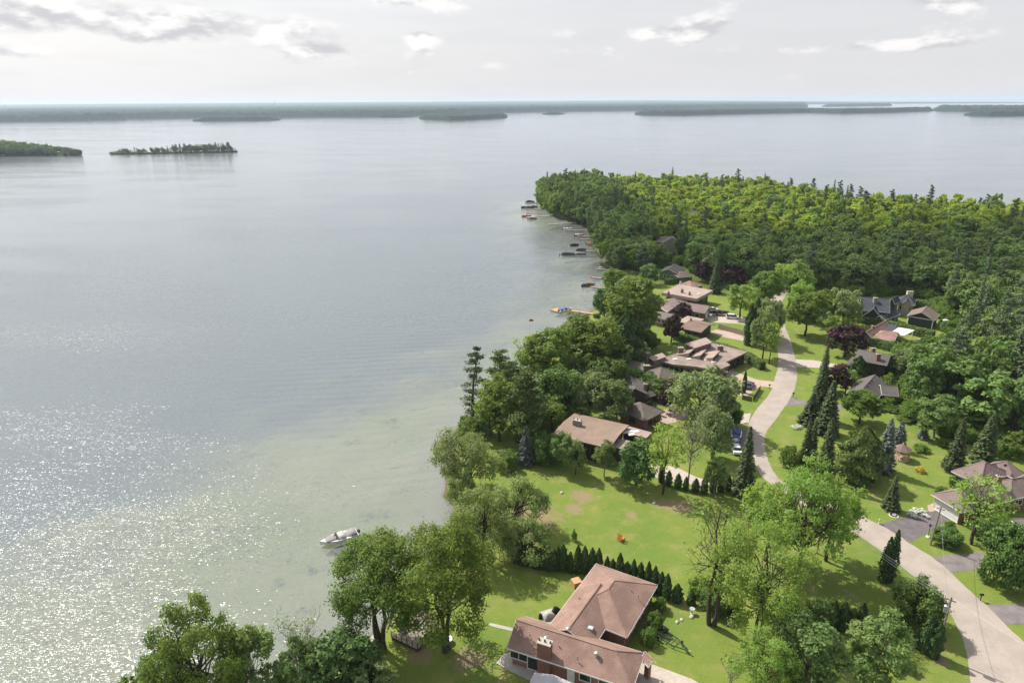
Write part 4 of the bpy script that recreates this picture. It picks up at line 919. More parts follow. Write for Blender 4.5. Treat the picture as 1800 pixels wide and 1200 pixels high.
 ('ash', 0, 79.3,226.8,13.2,5.95, 'tree', 'loose light tree over the gravel drive', None),
 ('silver', 1, 73.7,187.9,15.7,4.02, 'tree', 'airy roadside tree right of the dark column tree', None),
 ('sparse', 1, 74.1,183.3,13.7,2.95, 'sparse_tree', 'thin roadside tree overhanging the road', None),
 ('silver', 0, 80.3,201.8,15.5,4.29, 'tree', 'feathery roadside tree leaning over the upper road', None),
 ('ash', 1, 98.9,225.1,15.0,4.72, 'tree', 'light tree across the upper road from the feathery one', None),
 ('ash', 2, 101.3,240.2,18.0,7.10, 'tree', 'tall pale tree at the far end of the road', None),
 ('maple', 1, 90.7,236.8,14.8,5.77, 'maple_tree', 'green tree left of the far end of the road', None),
 ('cedar', 0, 60.2,163.1,6.1,0.59, 'cedar_tree', 'very thin cedar by the parked slate car', None),
 ('flowers', 0, 65.9,142.7,0.7,1.19, 'flower_bed', 'pale shrub on the verge inside the bend', None),
 ('shrub', 2, 88.4,131.5,1.4,1.60, 'flower_bed', 'pale island bed of low plants on the gazebo lawn', None),
 ('shrub', 0, 94.6,133.2,1.1,1.12, 'flower_bed', 'low pale plants near the wood edge', None),
 ('orange_flowers', 0, 83.2,122.6,1.2,0.93, 'flower_bed', 'round bed of yellow and orange flowers on the lawn', None),
 ('flowers', 0, 74.0,107.3,0.7,1.77, 'flower_bed', 'white flowering bed beside the asphalt driveway', None),
 ('shrub', 1, 86.5,116.7,2.3,1.00, 'shrub', 'green globe shrub at the mauve roofed house front', None),
 ('shrub', 2, 87.0,115.5,2.1,1.55, 'shrub', 'leafy shrubs along the mauve roofed house front', None),
 ('shrub', 0, 82.8,114.3,1.3,1.32, 'shrub', 'low mixed planting left of the mauve roofed house', None),
 ('yew', 1, 74.4,98.8,2.9,2.15, 'shrub', 'clipped hedge left of the thin locust tree', None),
 ('yew', 0, 82.2,100.3,3.1,2.57, 'shrub', 'clipped hedge right of the thin locust tree', None),
 ('shrub', 1, 76.7,102.0,2.1,0.90, 'shrub', 'light green shrub at the driveway corner', None),
 ('shrub', 0, 20.3,79.2,2.7,1.07, 'shrub', 'shrubs along the shaded east wall of the brick house', None),
 ('shrub', 1, 18.8,76.4,2.5,1.12, 'shrub', 'leafy shrubs lower down the shaded east wall', None),
 ('shrub', 2, 21.9,83.2,2.1,0.94, 'shrub', 'dark shrubs at the back corner of the brick house', None),
 ('shrub', 0, 28.7,86.3,2.7,1.58, 'shrub', 'light bushy growth beside the cedar row end', None),
 ('yew', 1, 30.5,82.9,4.3,2.21, 'shrub', 'thick bush under the thinly leafed tree', None),
 ('shrub', 2, 10.6,100.2,2.1,0.49, 'sapling', 'tiny young tree alone on the big lawn', None),
 ('dark_maple', 1, 42.5,77.3,6.9,2.10, 'tree', 'shaded tree below the broad ash', None),
 ('birch', 0, 104.6,157.1,14.2,4.88, 'tree', 'loose many stemmed tree right of the split level house', None),
 ('silver', 1, 105.9,170.0,9.5,5.53, 'tree', 'dusty leafed tree beside the white deck', None),
 ('birch', 1, 94.4,137.2,11.1,4.34, 'tree', 'leafy tree at the wood edge above the gazebo', None),
 ('pine', 0, 0.6,148.8,14.0,4.11, 'pine_tree', 'pine rising behind the yellow green maple', None),
 ('dark_maple', 0, 5.2,144.2,9.8,3.73, 'tree', 'dark tree between the pines and the batten roofed house', None),
 ('maple', 2, 9.1,141.8,8.3,3.15, 'tree', 'small maple at the lake end of the batten roofed house', None),
 ('yew', 1, 23.7,158.3,11.9,4.91, 'tree', 'dense rounded tree right of the grey green one', None),
 ('maple', 0, 17.4,173.5,12.4,5.31, 'maple_tree', 'green maple in the middle of the wooded bank', None),
 ('dark_maple', 1, 28.3,177.5,11.3,4.78, 'tree', 'dark tree left of the tall dark cedar', None),
 ('dark_maple', 0, -0.1,158.7,10.7,3.47, 'tree', 'dark tree at the water behind the pines', None),
 ('silver', 1, 36.6,181.7,6.9,2.93, 'tree', 'pale small tree beside the mauve hip roof', None),
 ('maple', 1, 79.0,208.5,13.3,3.68, 'tree', 'green tree right of the dark column tree', None),
 ('shrub', 2, 106.8,129.2,4.7,3.40, 'shrub', 'bright undergrowth at the right edge above the mauve roof', None),
 ('shrub', 0, 102.5,129.3,3.0,2.43, 'shrub', 'undergrowth between the grey spruce and the right edge', None),
]
for (kd, var, x, y, h, r, nm, lab, rot) in TREES:
    lowc = ('shrub', 'bush', 'flower_bed', 'round_shrub', 'dry_bush', 'sapling')
    plant(kd, var, x, y, h, r, lab, None, nm, {'flower_bed': 'flower bed', 'sapling': 'sapling'}.get(nm, 'shrub' if nm in lowc else 'tree'), rot)

# trees crowding the far bank, leaning out over the water
SH2 = [(52.78,296.29), (48.25,296.41), (46.03,313.38), (45.01,334.85), (47.22,366.91), (47.64,397.79), (43.80,419.33), (36.81,436.57), (28.87,455.23), (22.98,483.22), (22.00,517.44), (25.14,549.49), (35.67,566.53)]
_rs = random.Random(21)
for i, p in enumerate(resample(smooth_line(SH2), 46)):
    kd = _rs.choice(('maple', 'maple', 'dark_maple', 'wood', 'birch')); f = i / 45
    dk_ = ('the pale docks', 'the long pontoon dock', 'the red and white boat', 'the upturned white boat', 'the long white dock', 'the red boats', 'the boats at the tip')[min(6, int(f * 7))]
    plant(kd, _rs.randrange(3), p.x + _rs.uniform(-1, 2.5), p.y + _rs.uniform(-1.5, 1.5), _rs.uniform(9, 13) + 4 * f, _rs.uniform(3.2, 4.8), 'broad crowned tree crowding the far bank above ' + dk_, 'bank trees above ' + dk_, 'bank_tree', 'tree')
for k, (kd, v, x, y, h, r, lab) in enumerate([('birch', 0, 52.5,307.4,10.6,5.23, 'bright green tree on the bank above the pale docks'), ('dusky', 0, 57.1,291.9,12.6,3.99, 'brownish conifer above the bank'), ('maple', 1, 39.6,257.2,11.3,4.89, 'leafy tree on the bank by the red float'), ('dark_maple', 0, 56.7,274.3,9.1,4.24, 'dark tree left of the green gable house'), ('maple', 2, 65.1,304.7,11.8,5.19, 'green tree below the tall beige house'), ('dark_maple', 1, 32.3,227.8,11.3,3.98, 'dark tree at the bank beside the tan dock'), ('silver', 0, 20.7,204.1,10.3,4.69, 'pale twiggy tree on the bank by the swim platform'), ('maple', 0, 16.4,184.3,12.1,5.60, 'yellow green tree on the bank below the swim platform'), ('yew', 1, 51.8,237.7,5.4,2.89, 'dark shrubs left of the ranch house')]):
    plant(kd, v, x, y, h, r, lab, None, 'tree', 'tree')

# rows of clipped cedars: alike, so they share their row's label
ORD = ['first', 'second', 'third', 'fourth', 'fifth', 'sixth', 'seventh', 'eighth', 'ninth', 'tenth', 'eleventh', 'twelfth', 'thirteenth', 'fourteenth', 'fifteenth', 'sixteenth', 'seventeenth', 'eighteenth', 'nineteenth', 'twentieth', 'twenty-first', 'twenty-second', 'twenty-third', 'twenty-fourth']
def row(pts, n, h, r, label, group, skip=(), kd='cedar', jit=0.12):
    L = resample(smooth_line(pts), n)
    for i, p in enumerate(L):
        if i in skip: continue
        k = _rt.uniform(0.8, 1.14)
        plant(kd, _rt.randrange(4), p.x + _rt.uniform(-jit, jit), p.y + _rt.uniform(-jit, jit), h * k, r * _rt.uniform(0.9, 1.1), ORD[i] + ' cedar from the left in the ' + label, group, 'cedar_tree', 'tree')
row([(0.52,94.45), (5.33,92.65), (9.91,92.03), (14.36,90.73), (18.61,88.91), (21.83,87.02), (23.44,85.46)], 23, 4.6, 0.72, 'long dark row behind the brick house', 'cedars in the long row')
row([(38.47,81.30), (41.23,80.23), (44.24,79.51), (47.11,78.92), (49.72,78.56)], 10, 4.2, 0.8, 'short row right of the broad ash', 'cedars in the short row')
row([(29.57,119.10), (31.79,117.37), (34.83,116.08), (37.38,115.23), (41.48,116.00), (43.62,116.81)], 10, 3.6, 0.66, 'small row at the top of the big lawn', 'cedars at the lawn top')
row([(24.89,84.95), (26.86,84.18), (29.73,83.66), (32.70,82.18)], 5, 3.2, 0.7, 'bushy row right of the brick house', 'cedars behind the bushes')

# clipped hedges
def hedge(pts, w, h, label, seed, leaf=0.2, dens=26):
    rg = np.random.default_rng(seed); L = resample(smooth_line(pts), 60); P_ = np.array([(p.x, p.y) for p in L])
    seg = np.linalg.norm(np.diff(P_, axis=0), axis=1).sum(); n = int(seg * (2 * h + w) * dens)
    t = rg.random(n) * 58.99; i = t.astype(int); f = (t - i)[:, None]; c = P_[i] * (1 - f) + P_[i + 1] * f; d = unit(P_[i + 1] - P_[i]); nrm2 = np.stack([-d[:, 1], d[:, 0]], 1)
    a = rg.uniform(-0.15, math.pi + 0.15, n); prof = 1 + 0.14 * (fbm(c[:, 0] / 1.6, c[:, 1] / 1.6 + np.cos(a)) - 0.5) * 2
    u = np.sign(np.cos(a)) * np.abs(np.cos(a)) ** 0.5 * w / 2 * prof; z = np.clip(np.abs(np.sin(a)) ** 0.6, 0, 1) * h * prof * np.where(rg.random(n) < 0.45, rg.random(n), 1)
    pos = np.stack([c[:, 0] + nrm2[:, 0] * u, c[:, 1] + nrm2[:, 1] * u, z], 1); org = np.array([*P_[0], 0.0])
    nr = unit(np.stack([nrm2[:, 0] * np.cos(a), nrm2[:, 1] * np.cos(a), np.sin(a) + 0.2], 1) + rg.normal(size=(n, 3)) * 0.4)
    root = empty('hedge', tuple(org), label, 'hedge')
    link('foliage', leaf_mesh('foliage', pos - org, nr, leaf * rg.uniform(0.7, 1.3, n), 0.6, np.clip(rg.normal(0.45, 0.22, n), 0, 1), rg), MATS['leaf_hedge'], root)
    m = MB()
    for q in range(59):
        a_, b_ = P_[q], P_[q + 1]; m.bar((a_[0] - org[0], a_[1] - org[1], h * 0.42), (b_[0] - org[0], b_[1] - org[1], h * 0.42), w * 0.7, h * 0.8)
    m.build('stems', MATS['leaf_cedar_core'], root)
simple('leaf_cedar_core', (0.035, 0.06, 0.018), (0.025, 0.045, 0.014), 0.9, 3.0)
hedge([(51.93,205.63), (58.20,199.07), (63.74,193.88), (68.41,187.04), (70.59,178.91)], 2.4, 2.6, 'long clipped hedge above the flat roofed house', 1)
hedge([(118.67,222.05), (123.83,216.96), (128.16,210.91), (133.43,204.03)], 2.6, 2.8, 'clipped hedge between the navy house and the pink roof', 2)
hedge([(109.55,200.19), (113.06,195.97), (116.10,191.91)], 2.6, 3.0, 'hedge below the pink roofed house', 3)
hedge([(142.39,237.81), (147.68,239.14), (151.36,234.75), (150.54,226.57)], 2.6, 3.0, 'hedge behind the navy garage', 4)
hedge([(63.70,274.07), (69.02,276.75), (74.42,284.36)], 2.4, 2.4, 'hedge above the broad flat roof', 5)
hedge([(42.15,177.26), (44.48,173.48), (45.44,170.24)], 2.0, 2.0, 'low hedge under the flat roofed house wall', 6)

# ------------------------------------------------------------------ the woods
WOODS = [(20.58,536.38), (27.19,472.59), (41.35,438.61), (46.48,405.37), (47.37,373.38), (45.80,332.16), (47.51,305.23), (54.23,305.04), (64.64,302.51), (68.24,313.93), (80.16,313.58), (82.99,298.70), (84.73,273.54), (91.78,266.13), (101.79,268.55), (116.13,272.74), (116.54,259.48), (131.48,267.80), (135.27,256.52), (149.26,257.85), (159.64,252.67), (155.81,235.36), (146.04,215.89), (133.97,196.60), (124.27,192.75), (114.35,182.55), (107.33,173.23), (102.07,162.47), (95.80,148.97), (98.67,142.25), (103.41,139.32), (108.70,135.66), (150, 135), (330, 150), (360, 385), (303.88,403.59), (259.00,413.22), (218.12,436.07), (205.25,475.37), (187.87,528.42), (145.28,587.24), (93.92,597.90), (53.19,580.47)]
KEEP = [(*(78.52,337.88), 10), (*(75.40,326.07), 8), (*(73.28,313.78), 6), (*(114.44,424.94), 8), (*(110.33,408.83), 7), (*(75.88,564.51), 8), (*(81.46,527.08), 7), (*(133.28,208.50), 12), (*(125.10,202.02), 8), (*(81.61,353.48), 11), (*(119.45,444.55), 9), (*(81.64,586.67), 9), (*(84.86,549.99), 7), (*(130.65,231.04), 13), (*(149.52,245.06), 11), (*(139.80,221.61), 12), (*(145.03,218.98), 7), (*(114.51,272.78), 6), (*(132.17,201.89), 7)]
LOW = [(119.80,202.13), (143.22,210.03), (113.11,156.96), (100.51,160.68)]
def woods():
    rg = np.random.default_rng(9)
    xs = [p[0] for p in WOODS]; ys = [p[1] for p in WOODS]
    pts = []; cell = {}
    for k in range(26000):
        x = rg.uniform(min(xs), max(xs)); y = rg.uniform(min(ys), max(ys))
        if abs(x) > y * 0.80 + 12: continue
        if not inside(WOODS, np.array(x), np.array(y)): continue
        if any(math.hypot(x - a, y - b) < c for a, b, c in KEEP): continue
        s = 4.3 if y < 300 else 4.9
        key = (int(x // 5), int(y // 5))
        if any(math.hypot(x - q[0], y - q[1]) < s for i in (-1, 0, 1) for j in (-1, 0, 1) for q in cell.get((key[0] + i, key[1] + j), ())): continue
        cell.setdefault(key, []).append((x, y)); pts.append((x, y))
    out = []
    for (x, y) in pts:
        pat = float(fbm(np.array(x / 45.0), np.array(y / 45.0), 3)); near = math.dist((x, y), (90, 300))
        far_edge = y > 330 + 0.0 * x
        conif = rg.random() < (0.05 if y > 260 else 0.14)
        edge = float(dist_line(WOODS[-10:], np.array(x), np.array(y)))
        if edge < 22 and x > 140: conif = rg.random() < 0.2
        h = rg.uniform(10.5, 15.5) + 4 * (pat - 0.45)
        if x < 75 and y > 330: h += 4.5
        if x > 170 and y > 330: h += 3.5
        if x > 90 and y < 215: h += 3.5; conif = rg.random() < 0.2
        r = rg.uniform(2.4, 3.6) + 2.2 * rg.random() ** 3; h *= rg.uniform(0.88, 1.16)
        if conif: kd, var, r, h = 'dusky', int(rg.integers(2)), rg.uniform(2.2, 3.2), h + rg.uniform(1, 5)
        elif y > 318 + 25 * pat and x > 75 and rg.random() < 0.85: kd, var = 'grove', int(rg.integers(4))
        elif rg.random() < 0.025: kd, var = 'bare', 0
        elif rg.random() < 0.05: kd, var = 'silver', int(rg.integers(2))
        elif rg.random() < 0.12: kd, var = 'dark_maple', int(rg.integers(2))
        else: kd, var = 'wood', int(rg.integers(5))
        if kd == 'bare': h *= 0.75
        if inside(LOW, np.array(x), np.array(y)): h, r = min(h, 6.0), min(r, 2.5)
        out.append((kd, var, x, y, h, r))
    return out
WOOD_TREES = woods()
# the trees that show largest stand as individuals, the rest of the wood is one mass
WOOD_TREES.sort(key=lambda t: -t[4] * t[5] / (t[2] ** 2 + t[3] ** 2 + 60 ** 2))
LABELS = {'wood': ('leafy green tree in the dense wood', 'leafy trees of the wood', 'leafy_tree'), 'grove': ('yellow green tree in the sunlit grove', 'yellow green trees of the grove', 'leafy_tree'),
          'dusky': ('tall dusky conifer rising out of the wood', 'dusky conifers of the wood', 'conifer_tree'), 'dark_maple': ('dark green rounded tree in the dense wood', 'dark rounded trees of the wood', 'leafy_tree'),
          'bare': ('dead grey tree standing in the wood', 'dead trees of the wood', 'dead_tree'), 'silver': ('pale dusty tree in the dense wood', 'pale dusty trees of the wood', 'leafy_tree')}
MARKS = [((130.65,231.04), 'the navy house'), ((148.89,245.08), 'the cream gable house'), ((142.95,225.41), 'the navy garage'), ((131.55,200.83), 'the swimming pool'), ((109.25,178.24), 'the split level house'), ((102.51,162.46), 'the grey bungalow'), ((85.74,134.64), 'the gazebo'), ((94.10,129.39), 'the bare trunked grey spruce'),
         ((100.38,129.31), 'the broad grey spruce'), ((109.17,129.19), 'the right edge above the mauve roof'), ((129.92,158.44), 'the right edge beside the bungalow'), ((160.36,201.34), 'the right edge beside the pool'), ((191.78,245.61), 'the right edge beside the navy garage'), ((113.81,272.80), 'the far end of the road'), ((90.32,273.40), 'the purple trees'), ((71.59,299.01), 'the green gable house'), ((81.61,353.48), 'the beige house'), ((58.15,342.67), 'the bank above the docks'), ((131.48,267.80), 'the pale dusty tree')]
NEAR = 270
for (kd, var, x, y, h, r) in WOOD_TREES[:NEAR]:
    lab, grp, nm = LABELS[kd]; mark = min(MARKS, key=lambda m_: math.dist(m_[0], (x, y)))[1]
    plant(kd, var, x, y, h, r, lab + ' nearest ' + mark, grp + ' nearest ' + mark, nm, 'tree')

def scatter(name, label, items, org=(0, 0, 0)):
    """items: (kind, variant, x, y, z, h, r) drawn as one mass of instanced crowns"""
    kinds = sorted({(i[0], i[1] % len(KINDS[i[0]][2])) for i in items}); rg = np.random.default_rng(4)
    me = bpy.data.meshes.new(name); me.from_pydata([(i[2], i[3], i[4]) for i in items], [], [])
    def attr(nm, typ, vals, key):
        a = me.attributes.new(nm, typ, 'POINT'); a.data.foreach_set(key, np.asarray(vals, np.float32 if key != 'value' or typ != 'INT' else np.int32).ravel())
    sc = []
    for i in items:
        H0, R0 = KINDS[i[0]][2][i[1] % len(KINDS[i[0]][2])][2]; sc.append((i[6] / R0, i[6] / R0, i[5] / H0))
    attr('sz', 'FLOAT_VECTOR', sc, 'vector'); attr('rot', 'FLOAT_VECTOR', [(0, 0, a) for a in rg.uniform(0, 6.28, len(items))], 'vector')
    for q, kk in enumerate(kinds): attr('pick%d' % q, 'FLOAT', [1.0 if (i[0], i[1] % len(KINDS[i[0]][2])) == kk else 0.0 for i in items], 'value')
    o = link(name, me)
    ng = bpy.data.node_groups.new(name, 'GeometryNodeTree')
    ng.interface.new_socket('Geometry', in_out='INPUT', socket_type='NodeSocketGeometry'); ng.interface.new_socket('Geometry', in_out='OUTPUT', socket_type='NodeSocketGeometry')
    gi = ng.nodes.new('NodeGroupInput'); go = ng.nodes.new('NodeGroupOutput'); jn = ng.nodes.new('GeometryNodeJoinGeometry')
    def named(nm, typ):
        n = ng.nodes.new('GeometryNodeInputNamedAttribute'); n.data_type = typ; n.inputs['Name'].default_value = nm; return n.outputs['Attribute']
    for q, (kd, v) in enumerate(kinds):
        src = SOURCES[(kd, v)]
        ob = ng.nodes.new('GeometryNodeObjectInfo'); ob.inputs['Object'].default_value = src; ob.inputs['As Instance'].default_value = True
        ip = ng.nodes.new('GeometryNodeInstanceOnPoints'); ng.links.new(gi.outputs[0], ip.inputs['Points']); ng.links.new(ob.outputs['Geometry'], ip.inputs['Instance'])
        cmpn = ng.nodes.new('FunctionNodeCompare'); cmpn.data_type = 'FLOAT'; cmpn.operation = 'GREATER_THAN'; cmpn.inputs[1].default_value = 0.5
        ng.links.new(named('pick%d' % q, 'FLOAT'), cmpn.inputs[0]); ng.links.new(cmpn.outputs[0], ip.inputs['Selection'])
        ng.links.new(named('sz', 'FLOAT_VECTOR'), ip.inputs['Scale']); ng.links.new(named('rot', 'FLOAT_VECTOR'), ip.inputs['Rotation'])
        ng.links.new(ip.outputs[0], jn.inputs[0])
    ng.links.new(jn.outputs[0], go.inputs[0])
    md = o.modifiers.new('scatter', 'NODES'); md.node_group = ng
    return tag(o, label, None, kind='stuff')
SOURCES = {}
for o in list(COL.objects):                                  # one standing tree of each kind lends its crown
    if o.type == 'MESH' and o.name.split('.')[0] == 'crown':
        for kd, (lm, bk, vs_) in KINDS.items():
            for v, (cr, tk, _s) in enumerate(vs_):
                if o.data == cr: SOURCES.setdefault((kd, v), o)
rest = [(kd, var, x, y, 0.0, h, r) for (kd, var, x, y, h, r) in WOOD_TREES[NEAR:]]
rest = [(i if (i[0], i[1] % len(KINDS[i[0]][2])) in SOURCES else ('wood', 0) + i[2:]) for i in rest]
scatter('woodland', 'deep green and yellow green wood covering the peninsula', rest)
print('wood trees', len(WOOD_TREES))
# undergrowth along the banks and wood edges
def undergrowth():
    rg = np.random.default_rng(15); items = []
    L = resample([Vector((*p, 0)) for p in SHORE[9:41]], 420)
    for p in L:
        if rg.random() < 0.35: continue
        d = rg.uniform(0.6, 4.0); a = rg.uniform(0, 6.28); x, y = p.x + math.cos(a) * d, p.y + math.sin(a) * d
        if not inside(SHORE, np.array(x), np.array(y)): continue
        if float(dist_line(SHORE + SHORE[:1], np.array(x), np.array(y))) < 0.8: continue
        items.append(('shrub', int(rg.integers(3)), x, y, -0.15, rg.uniform(0.8, 2.6), rg.uniform(0.9, 2.2)))
    E_ = resample([Vector((*p, 0)) for p in WOODS[6:32]], 300)
    for p in E_:
        for q in range(2):
            items.append(('shrub', int(rg.integers(3)), p.x + rg.normal(0, 2.2), p.y + rg.normal(0, 2.2), 0.0, rg.uniform(1.2, 4.2), rg.uniform(1.2, 2.8)))
    items = [i for i in items if not any(math.hypot(i[2] - a, i[3] - b) < c * 0.7 for a, b, c in KEEP)]
    scatter('undergrowth', 'tangled undergrowth along the bank and the wood edge', items)
undergrowth()

# the two near islands
def island(shore, back, hill, label, tlabel, seed, spacing, hmin, hmax, conif, name='island'):
    rg = np.random.default_rng(seed); S = resample([Vector((*p, 0)) for p in shore], 40); V = []; F = []; items = []
    for j, f in enumerate((0, 0.06, 0.3, 0.6, 0.94, 1.0)):
        for k, p in enumerate(S):
            e = math.sin(math.pi * min(1, max(0, (k + 0.5) / 40))) ** 0.5; u = p.normalized(); q = p + u * back * f * e
            z = WATER_Z - 1.5 if j in (0, 5) else WATER_Z + 0.15 + hill(k / 39.0) * math.sin(math.pi * f) ** 0.8
            V.append((q.x, q.y, z))
            if j in (1, 2, 3, 4) and k < 39:
                pass
    for j in range(5):
        for k in range(39): F.append((j * 40 + k, j * 40 + k + 1, (j + 1) * 40 + k + 1, (j + 1) * 40 + k))
    me = np_mesh(name, np.array(V), np.array(F), smooth=True); tag(link(name, me, MATS['island_soil']), label, None, kind='structure')
    L = sum((b - a).length for a, b in zip(S[:-1], S[1:]))
    for n in range(int(L * back / spacing ** 2)):
        t = rg.random(); f = rg.uniform(0.04, 0.9); k = t * 39; i = min(38, int(k)); p = S[i].lerp(S[i + 1], k - i); e = math.sin(math.pi * min(1, max(0, (k + 0.5) / 40))) ** 0.5
        q = p + p.normalized() * back * f * e; z = WATER_Z + 0.3 + hill(t) * math.sin(math.pi * f) ** 0.8
        h = hmin(t) + rg.random() * (hmax(t) - hmin(t))
        if rg.random() < conif: items.append(('dusky', int(rg.integers(2)), q.x, q.y, z, h * 1.15, h * 0.2))
        else: items.append((('wood', 'dark_maple')[int(rg.random() < 0.5)], int(rg.integers(2)), q.x, q.y, z, h, h * 0.36))
    items = [(i if (i[0], i[1] % len(KINDS[i[0]][2])) in SOURCES else ('wood', 0) + i[2:]) for i in items]
    for n in range(int(L / 1.6)):
        t = rg.random(); f = rg.uniform(0.03, 0.5); k = t * 39; i = min(38, int(k)); p = S[i].lerp(S[i + 1], k - i); e = math.sin(math.pi * min(1, max(0, (k + 0.5) / 40))) ** 0.5
        q = p + p.normalized() * back * f * e; items.append(('shrub', int(rg.integers(3)), q.x, q.y, WATER_Z, rg.uniform(1.6, 3.6), rg.uniform(2.0, 3.4)))
    scatter('island_trees', tlabel, items)
simple('island_soil', (0.030, 0.040, 0.018), (0.045, 0.045, 0.028), 1.0, 0.2, 0.0)
island([(-970.55,979.93), (-844.15,999.21), (-750.97,1038.43), (-678.77,1043.28), (-638.81,1050.99)], 120, lambda t: 13 * (1 - t ** 3), 'dark soil of the wooded island at the left edge', 'dense dark trees covering the island at the left edge', 3, 6.5, lambda t: 11 * (1 - t) + 6, lambda t: 18 * (1 - t) + 8, 0.12)
island([(-604.95,1070.92), (-550.32,1071.98), (-495.72,1084.99), (-427.62,1103.44)], 34, lambda t: 1.2, 'narrow rocky strip of the small island', 'ragged dark conifers along the narrow strip island', 4, 6.0, lambda t: (2.5 + 2.5 * t) * min(1, (1 - t) * 9 + .35), lambda t: (6 + 8 * t) * min(1, (1 - t) * 9 + .35) * min(1, t * 8 + .3), 0.6)

# ------------------------------------------------------------------ houses
class House:
    def __init__(s, name, label, loc, cat='house'):
        s.o = (loc[0], loc[1], 0.0); s.root = empty(name, s.o, label, cat); s.r = random.Random(hash(label) % 1000 if False else len(label) * 7)
    def part(s, mb, name, mat, parent=None, label=None):
        ob = mb.build(name, MATS[mat], parent or s.root, off=s.o if parent is None else s.o)
        if label: ob['label'] = label
        return ob
    def wing(s, A, B, C, ze, rise, roof, wall, trim='trim_white', kind='hh', ov=0.55, wins=(), side_wins=None, base=-0.3, wall_low=None, thick=0.16, gable_mat=None, fascia=0.2):
        """A,B,C: eave corners, ridge runs along A-B; kind: end at A, end at B ('h' hip, 'g' gable, 'f' flat)"""
        A, B, C = Vector(A), Vector(B), Vector(C); ex = (B - A); L = ex.length; ex = ex / L; ey = Vector((-ex.y, ex.x)); W = (C - B).dot(ey)
        if W < 0: ey = -ey; W = -W
        P3 = lambda u, v, z: (A.x + ex.x * u + ey.x * v, A.y + ex.y * u + ey.y * v, z)
        ha = min(L * 0.48, W / 2) if kind[0] == 'h' else 0.0; hb = min(L * 0.48, W / 2) if kind[-1] == 'h' else 0.0
        flat = kind[0] == 'f'
        m = MB()
        if flat:
            vs_ = [P3(0, 0, ze), P3(L, 0, ze), P3(L, W, ze), P3(0, W, ze)]
            m.add(vs_ + [(x, y, ze + fascia) for x, y, z in vs_], [(3, 2, 1, 0), (4, 5, 6, 7), (0, 1, 5, 4), (1, 2, 6, 5), (2, 3, 7, 6), (3, 0, 4, 7)])
        else:
            e = [P3(0, 0, ze), P3(L, 0, ze), P3(L, W, ze), P3(0, W, ze), P3(ha, W / 2, ze + rise), P3(L - hb, W / 2, ze + rise)]
            up = [(x, y, z + thick) for x, y, z in e]
            top = [(0, 1, 5, 4), (2, 3, 4, 5), (1, 2, 5), (3, 0, 4)]
            n = 6
            m.add(up + e, [t for t in top if not (len(t) == 3 and ((t[0] == 1 and not hb) or (t[0] == 3 and not ha)))])
            m.f += [tuple(i + n for i in t[::-1]) for t in top[:2]]                       # soffit of the two slopes
            if ha: m.f.append((4 + n, 0 + n, 3 + n))
            if hb: m.f.append((5 + n, 2 + n, 1 + n))
            for a, b in ((0, 1), (2, 3)) + (((1, 2),) if hb else ((1, 5), (5, 2))) + (((3, 0),) if ha else ((3, 4), (4, 0))):
                m.f.append((a + n, b + n, b, a))
        rf = s.part(m, 'roof', roof)
        fb = MB()                                                                    # fascia boards just proud of the eaves
        zt = ze + (thick if not flat else fascia) - 0.03; z0 = zt - fascia * (1 if not flat else 0.5)
        def board(p, q, zp, zq):
            p, q = Vector(p), Vector(q); d = (q - p); nrm = Vector((d.y, -d.x)).normalized() * 0.035
            vs_ = [(p.x, p.y, zp - fascia), (q.x, q.y, zq - fascia), (q.x, q.y, zq), (p.x, p.y, zp)]
            fb.add([(x + nrm.x * 0.2, y + nrm.y * .2, z) for x, y, z in vs_] + [(x + nrm.x * 1.6, y + nrm.y * 1.6, z) for x, y, z in vs_], [(3, 2, 1, 0), (4, 5, 6, 7), (0, 1, 5, 4), (1, 2, 6, 5), (2, 3, 7, 6), (3, 0, 4, 7)])
        c = [P3(0, 0, 0)[:2], P3(L, 0, 0)[:2], P3(L, W, 0)[:2], P3(0, W, 0)[:2], P3(0, W / 2, 0)[:2], P3(L, W / 2, 0)[:2]]
        sgn = 1 if (B - A).cross(Vector(c[3]) - A) > 0 else -1
        def bd(i, j, zi, zj):
            if sgn > 0: board(c[i], c[j], zi, zj)
            else: board(c[j], c[i], zj, zi)
        bd(0, 1, zt, zt); bd(2, 3, zt, zt)
        if flat or hb: bd(1, 2, zt, zt)
        else: bd(1, 5, zt, zt + rise); bd(5, 2, zt + rise, zt)
        if flat or ha: bd(3, 0, zt, zt)
        else: bd(3, 4, zt, zt + rise); bd(4, 0, zt + rise, zt)
        s.part(fb, 'fascia', trim, rf)
        if not flat and rise > 0.8:                                                   # ridge and hip caps
            cp = MB(); up2 = lambda i: (up[i][0], up[i][1], up[i][2] + 0.01)
            cp.bar(up2(4), up2(5), 0.22, 0.05) if (Vector(up[4]) - Vector(up[5])).length > .3 else None
            for a, b in (((0, 4), (3, 4)) if ha else ()) + (((1, 5), (2, 5)) if hb else ()): cp.bar(up2(a), up2(b), 0.2, 0.05)
            s.part(cp, 'ridge_cap', roof, rf)
        if wall is None: return P3, L, W
        # walls
        w = MB(); i = ov; p = [P3(i, i, 0)[:2], P3(L - i, i, 0)[:2], P3(L - i, W - i, 0)[:2], P3(i, W - i, 0)[:2]]
        zw = ze + (0.0 if flat else rise * min(1.0, i / (W / 2)) * 0.0)
        if wall_low: s.part(MB().prism(p, base, wall_low[1]), 'lower_wall', wall_low[0]); w.prism([P3(i - .04, i - .04, 0)[:2], P3(L - i + .04, i - .04, 0)[:2], P3(L - i + .04, W - i + .04, 0)[:2], P3(i - .04, W - i + .04, 0)[:2]], wall_low[1] + 0.002, zw)
        else: w.prism(p, base, zw)
        wo = s.part(w, 'wall', wall)
